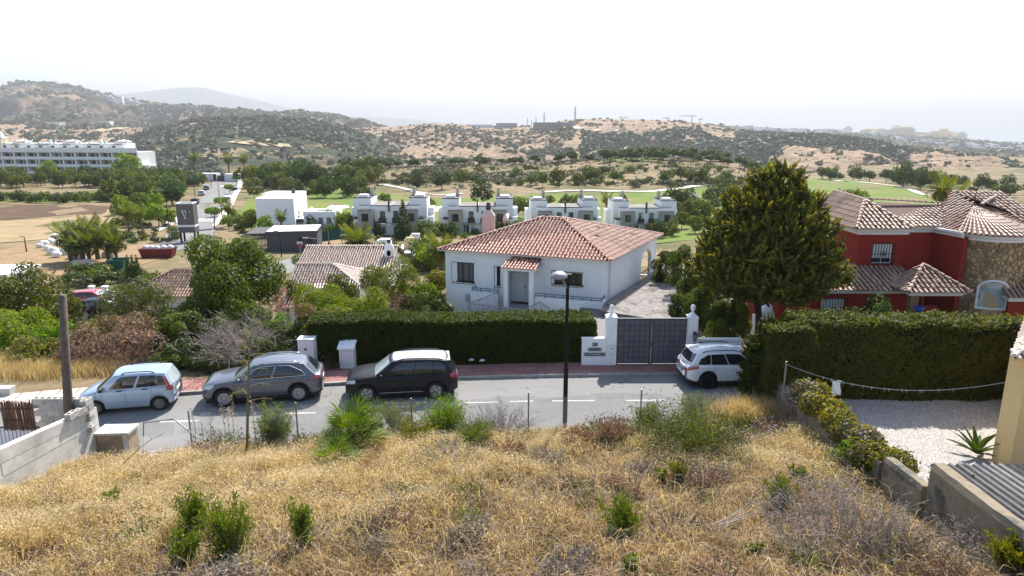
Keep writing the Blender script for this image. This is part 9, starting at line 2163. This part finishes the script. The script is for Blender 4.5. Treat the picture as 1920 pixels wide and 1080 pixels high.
for k in range(9): q = MB(); a = .02 + k*.05; L = g.uniform(.8,1.5); q.tube([(0,0,.05),(L*.5*math.cos(a),L*.5*math.sin(a),.07+.012*k),(L*math.cos(a*1.25),L*math.sin(a*1.25),.10+.02*k)], [.017,.012,.005], 5); q.build('branch', M['twig'], e)
# ivy over the boundary wall, agave by the yellow house, litter
bl = [(10.15 + .25*math.sin(i*1.7), 22.2 - .45*i, float(2.05 + .12*math.sin(i*2.3)), .46, .5, .40) for i in range(13)]
e = E('ivy_mound', (10, 19.5, 1), 0, 'yellow-green ivy heaped along the stained boundary wall', 'ivy'); P, N = crown_pts(g, [(b[0]-10, b[1]-19.5, b[2]-1, b[3], b[4], b[5]) for b in bl], 15000, .7); V, F = leafquads(P, N, g.uniform(.03,.065,len(P)), .75, g, .2); mesh_obj('foliage', npmesh('foliage', V, F, [M['lf_ivy'], M['lf_grey']], (g.random(len(F)) < np.repeat(np.clip(.15 + .9*fbm(P[:,0]*.9, P[:,1]*.9, 2), 0, .8), 1)).astype(int)), e)
P = np.stack([g.normal(size=60)*.12 + .35, -2.2 + g.normal(size=60)*.35, .95 + g.normal(size=60)*.14], 1); V, F = leafquads(P, unit(np.array([-.2,-.6,1.]) + .4*g.normal(size=P.shape)), .05, .9, g); mesh_obj('blossom', npmesh('blossom', V, F, M['purple']), e)
e = E('vine', (9.75, 17.9, 1.5), 0, 'bright green creeper spilling over the wall below the ivy', 'vine'); P, N = crown_pts(g, [(0,0,.35,.35,.5,.4),(-.15,.3,-.05,.35,.4,.4),(-.3,-.3,-.2,.3,.35,.25),(.1,-.5,.3,.3,.3,.3)], 2600, .6); V, F = leafquads(P, N, g.uniform(.04,.08,len(P)), .8, g); mesh_obj('foliage', npmesh('foliage', V, F, M['lf_bright']), e)
twigs('dry_creeper', 0, 22.3, 1.2, .9, 60, 'twig', 'bare silver creeper stems at the street end of the ivy', loc=(10.1, 22.3, 1.5), wd=.008, curl=1.); brush(1590, 880, .9, .5, 40, 'bleached twigs at the foot of the ivy', 'twig')
e = E('agave', (14.55, 19.6, YARD), 0, 'dark green agave with sword leaves against the yellow house', 'agave'); q0 = None
for i in range(16):
 if q0 is None: q = MB(); L = .95; V = [(0,-.05,0),(0,.05,0),(L*.4,-.075,.06),(L*.4,.075,.06),(L*.4,0,.02),(L*.75,-.05,.05),(L*.75,.05,.05),(L,0,-.02),(0,0,-.04),(L*.75,0,.02)]; q.add(V, [(0,4,2),(0,8,4),(8,1,3),(8,3,4),(2,4,9,5),(4,3,6,9),(5,9,7),(9,6,7)]); o = q.build('sword_leaf', M['lf_dark'], e); q0 = o.data
 else: o = mesh_obj('sword_leaf', q0, e)
 o.location = (0,0,.08); o.rotation_euler = (0, -(.15 + .95*(i/16)), i*2.4)
for u, v, lb in ((884, 676, 'scrap of white litter under the hedge, left one'), (904, 677, 'scrap of white litter under the hedge, right one')):
 q = MB(); q.add([(-.12,-.06,0),(.1,-.08,.03),(.14,.07,.02),(0,.1,.09),(-.13,.06,.02)], [(0,1,3),(1,2,3),(0,3,4)]); o = q.build('litter', M['plate']); o.location = PY(u, v, 30.2); tag(o, lb, 'litter')
q = MB(); q.box(-.45,.45,-.2,.2,0,.3); o = q.build('concrete_lump', M['concrete']); p = PZ(5, 738, .13); o.location = p; tag(o, 'short concrete block lying at the left end of the pale pavement', 'block')
o = None
bpy.context.view_layer.update()
for a in ((600, 930, .5, .35, 'twig', 'small dead twigs in the straw at the left middle'), (760, 960, .9, .35, 'twig_dark', 'flat brown brush left of the lower middle weed'), (1050, 930, 1.2, .4, 'twig_dark', 'brown brush above the lower middle weed'), (1350, 900, 1.4, .45, 'twig', 'grey dry brush below the rosemary mass'), (1540, 930, 1.4, .5, 'twig', 'grey dry brush above the wide tangle'), (150, 990, 1.3, .4, 'twig_dark', 'brown dead stalks at the lower left'), (860, 1040, 1.2, .35, 'twig_dark', 'brown dead stalks left of the bottom middle'), (700, 1000, .8, .4, 'twig_dark', 'dead stalks right of the upright weed')): brush(*a[:4], 50, a[5], a[4], leaves=('lf_grey', 300, .025))
bp = []
for i, (tm, lm, nm) in enumerate((('twig','lf_grey','dead_bush'), ('twig_dark','lf_rust','brown_bush'), ('twig_dark','lf_olive','grey_green_bush'), ('twig','lf_grey','dead_bush'))): bp.append(twigs(nm, 0, 0, .8, .42, 26, tm, 'x', loc=(0, -60, -40), wd=.008, curl=.7, leaves=(lm, 420, .034), base=.4))
def plot_place(x, y): return ('close to the camera' if y < 13 else 'in the middle of the plot' if y < 17.5 else 'toward the street') + (' on the left' if x < -4 else ' on the right' if x > 4 else ' in the centre')
WD = ('bleached dead bush in the straw', 'rusty brown bush in the straw', 'low grey-green bush in the straw', 'pale dead bush in the straw')
i = 0
while i < 120:
 x_, y_ = g.uniform(-13, 9.4), g.uniform(9.5, 22.3)
 if not inside(np.array(x_), np.array(y_)) or (x_ < -3 and y_ > 15 and y_ < 20.5 and g.random() < .8): continue
 j = int(g.choice([0, 1, 2, 3], p=[.2, .3, .4, .1])); s_ = g.uniform(.5, 1.35); copy_tree(bp[j], (x_, y_, float(field_h(x_, y_))), g.uniform(0, 6.28), (s_, s_, s_*g.uniform(.6, 1.1)), WD[j] + ', ' + plot_place(x_, y_), 'small bushes of the dry plot'); i += 1
for i in range(34):
 x_ = g.choice([g.uniform(-10, 1.2), g.uniform(3, 9)]); y_ = float(fence_y(x_)) - g.uniform(.2, 1.5); j = int(g.choice([0, 1, 2, 2])); s_ = g.uniform(1.1, 1.9); copy_tree(bp[j], (x_, y_, float(field_h(x_, y_))), g.uniform(0, 6.28), s_, WD[j].replace('in the straw', 'along the fence') + (' left of the lamp' if x_ < 2 else ' right of the lamp'), 'bushes along the wire fence')
for e in bp:
 for c in list(e.children): bpy.data.objects.remove(c)
 bpy.data.objects.remove(e)
bpy.context.view_layer.update()
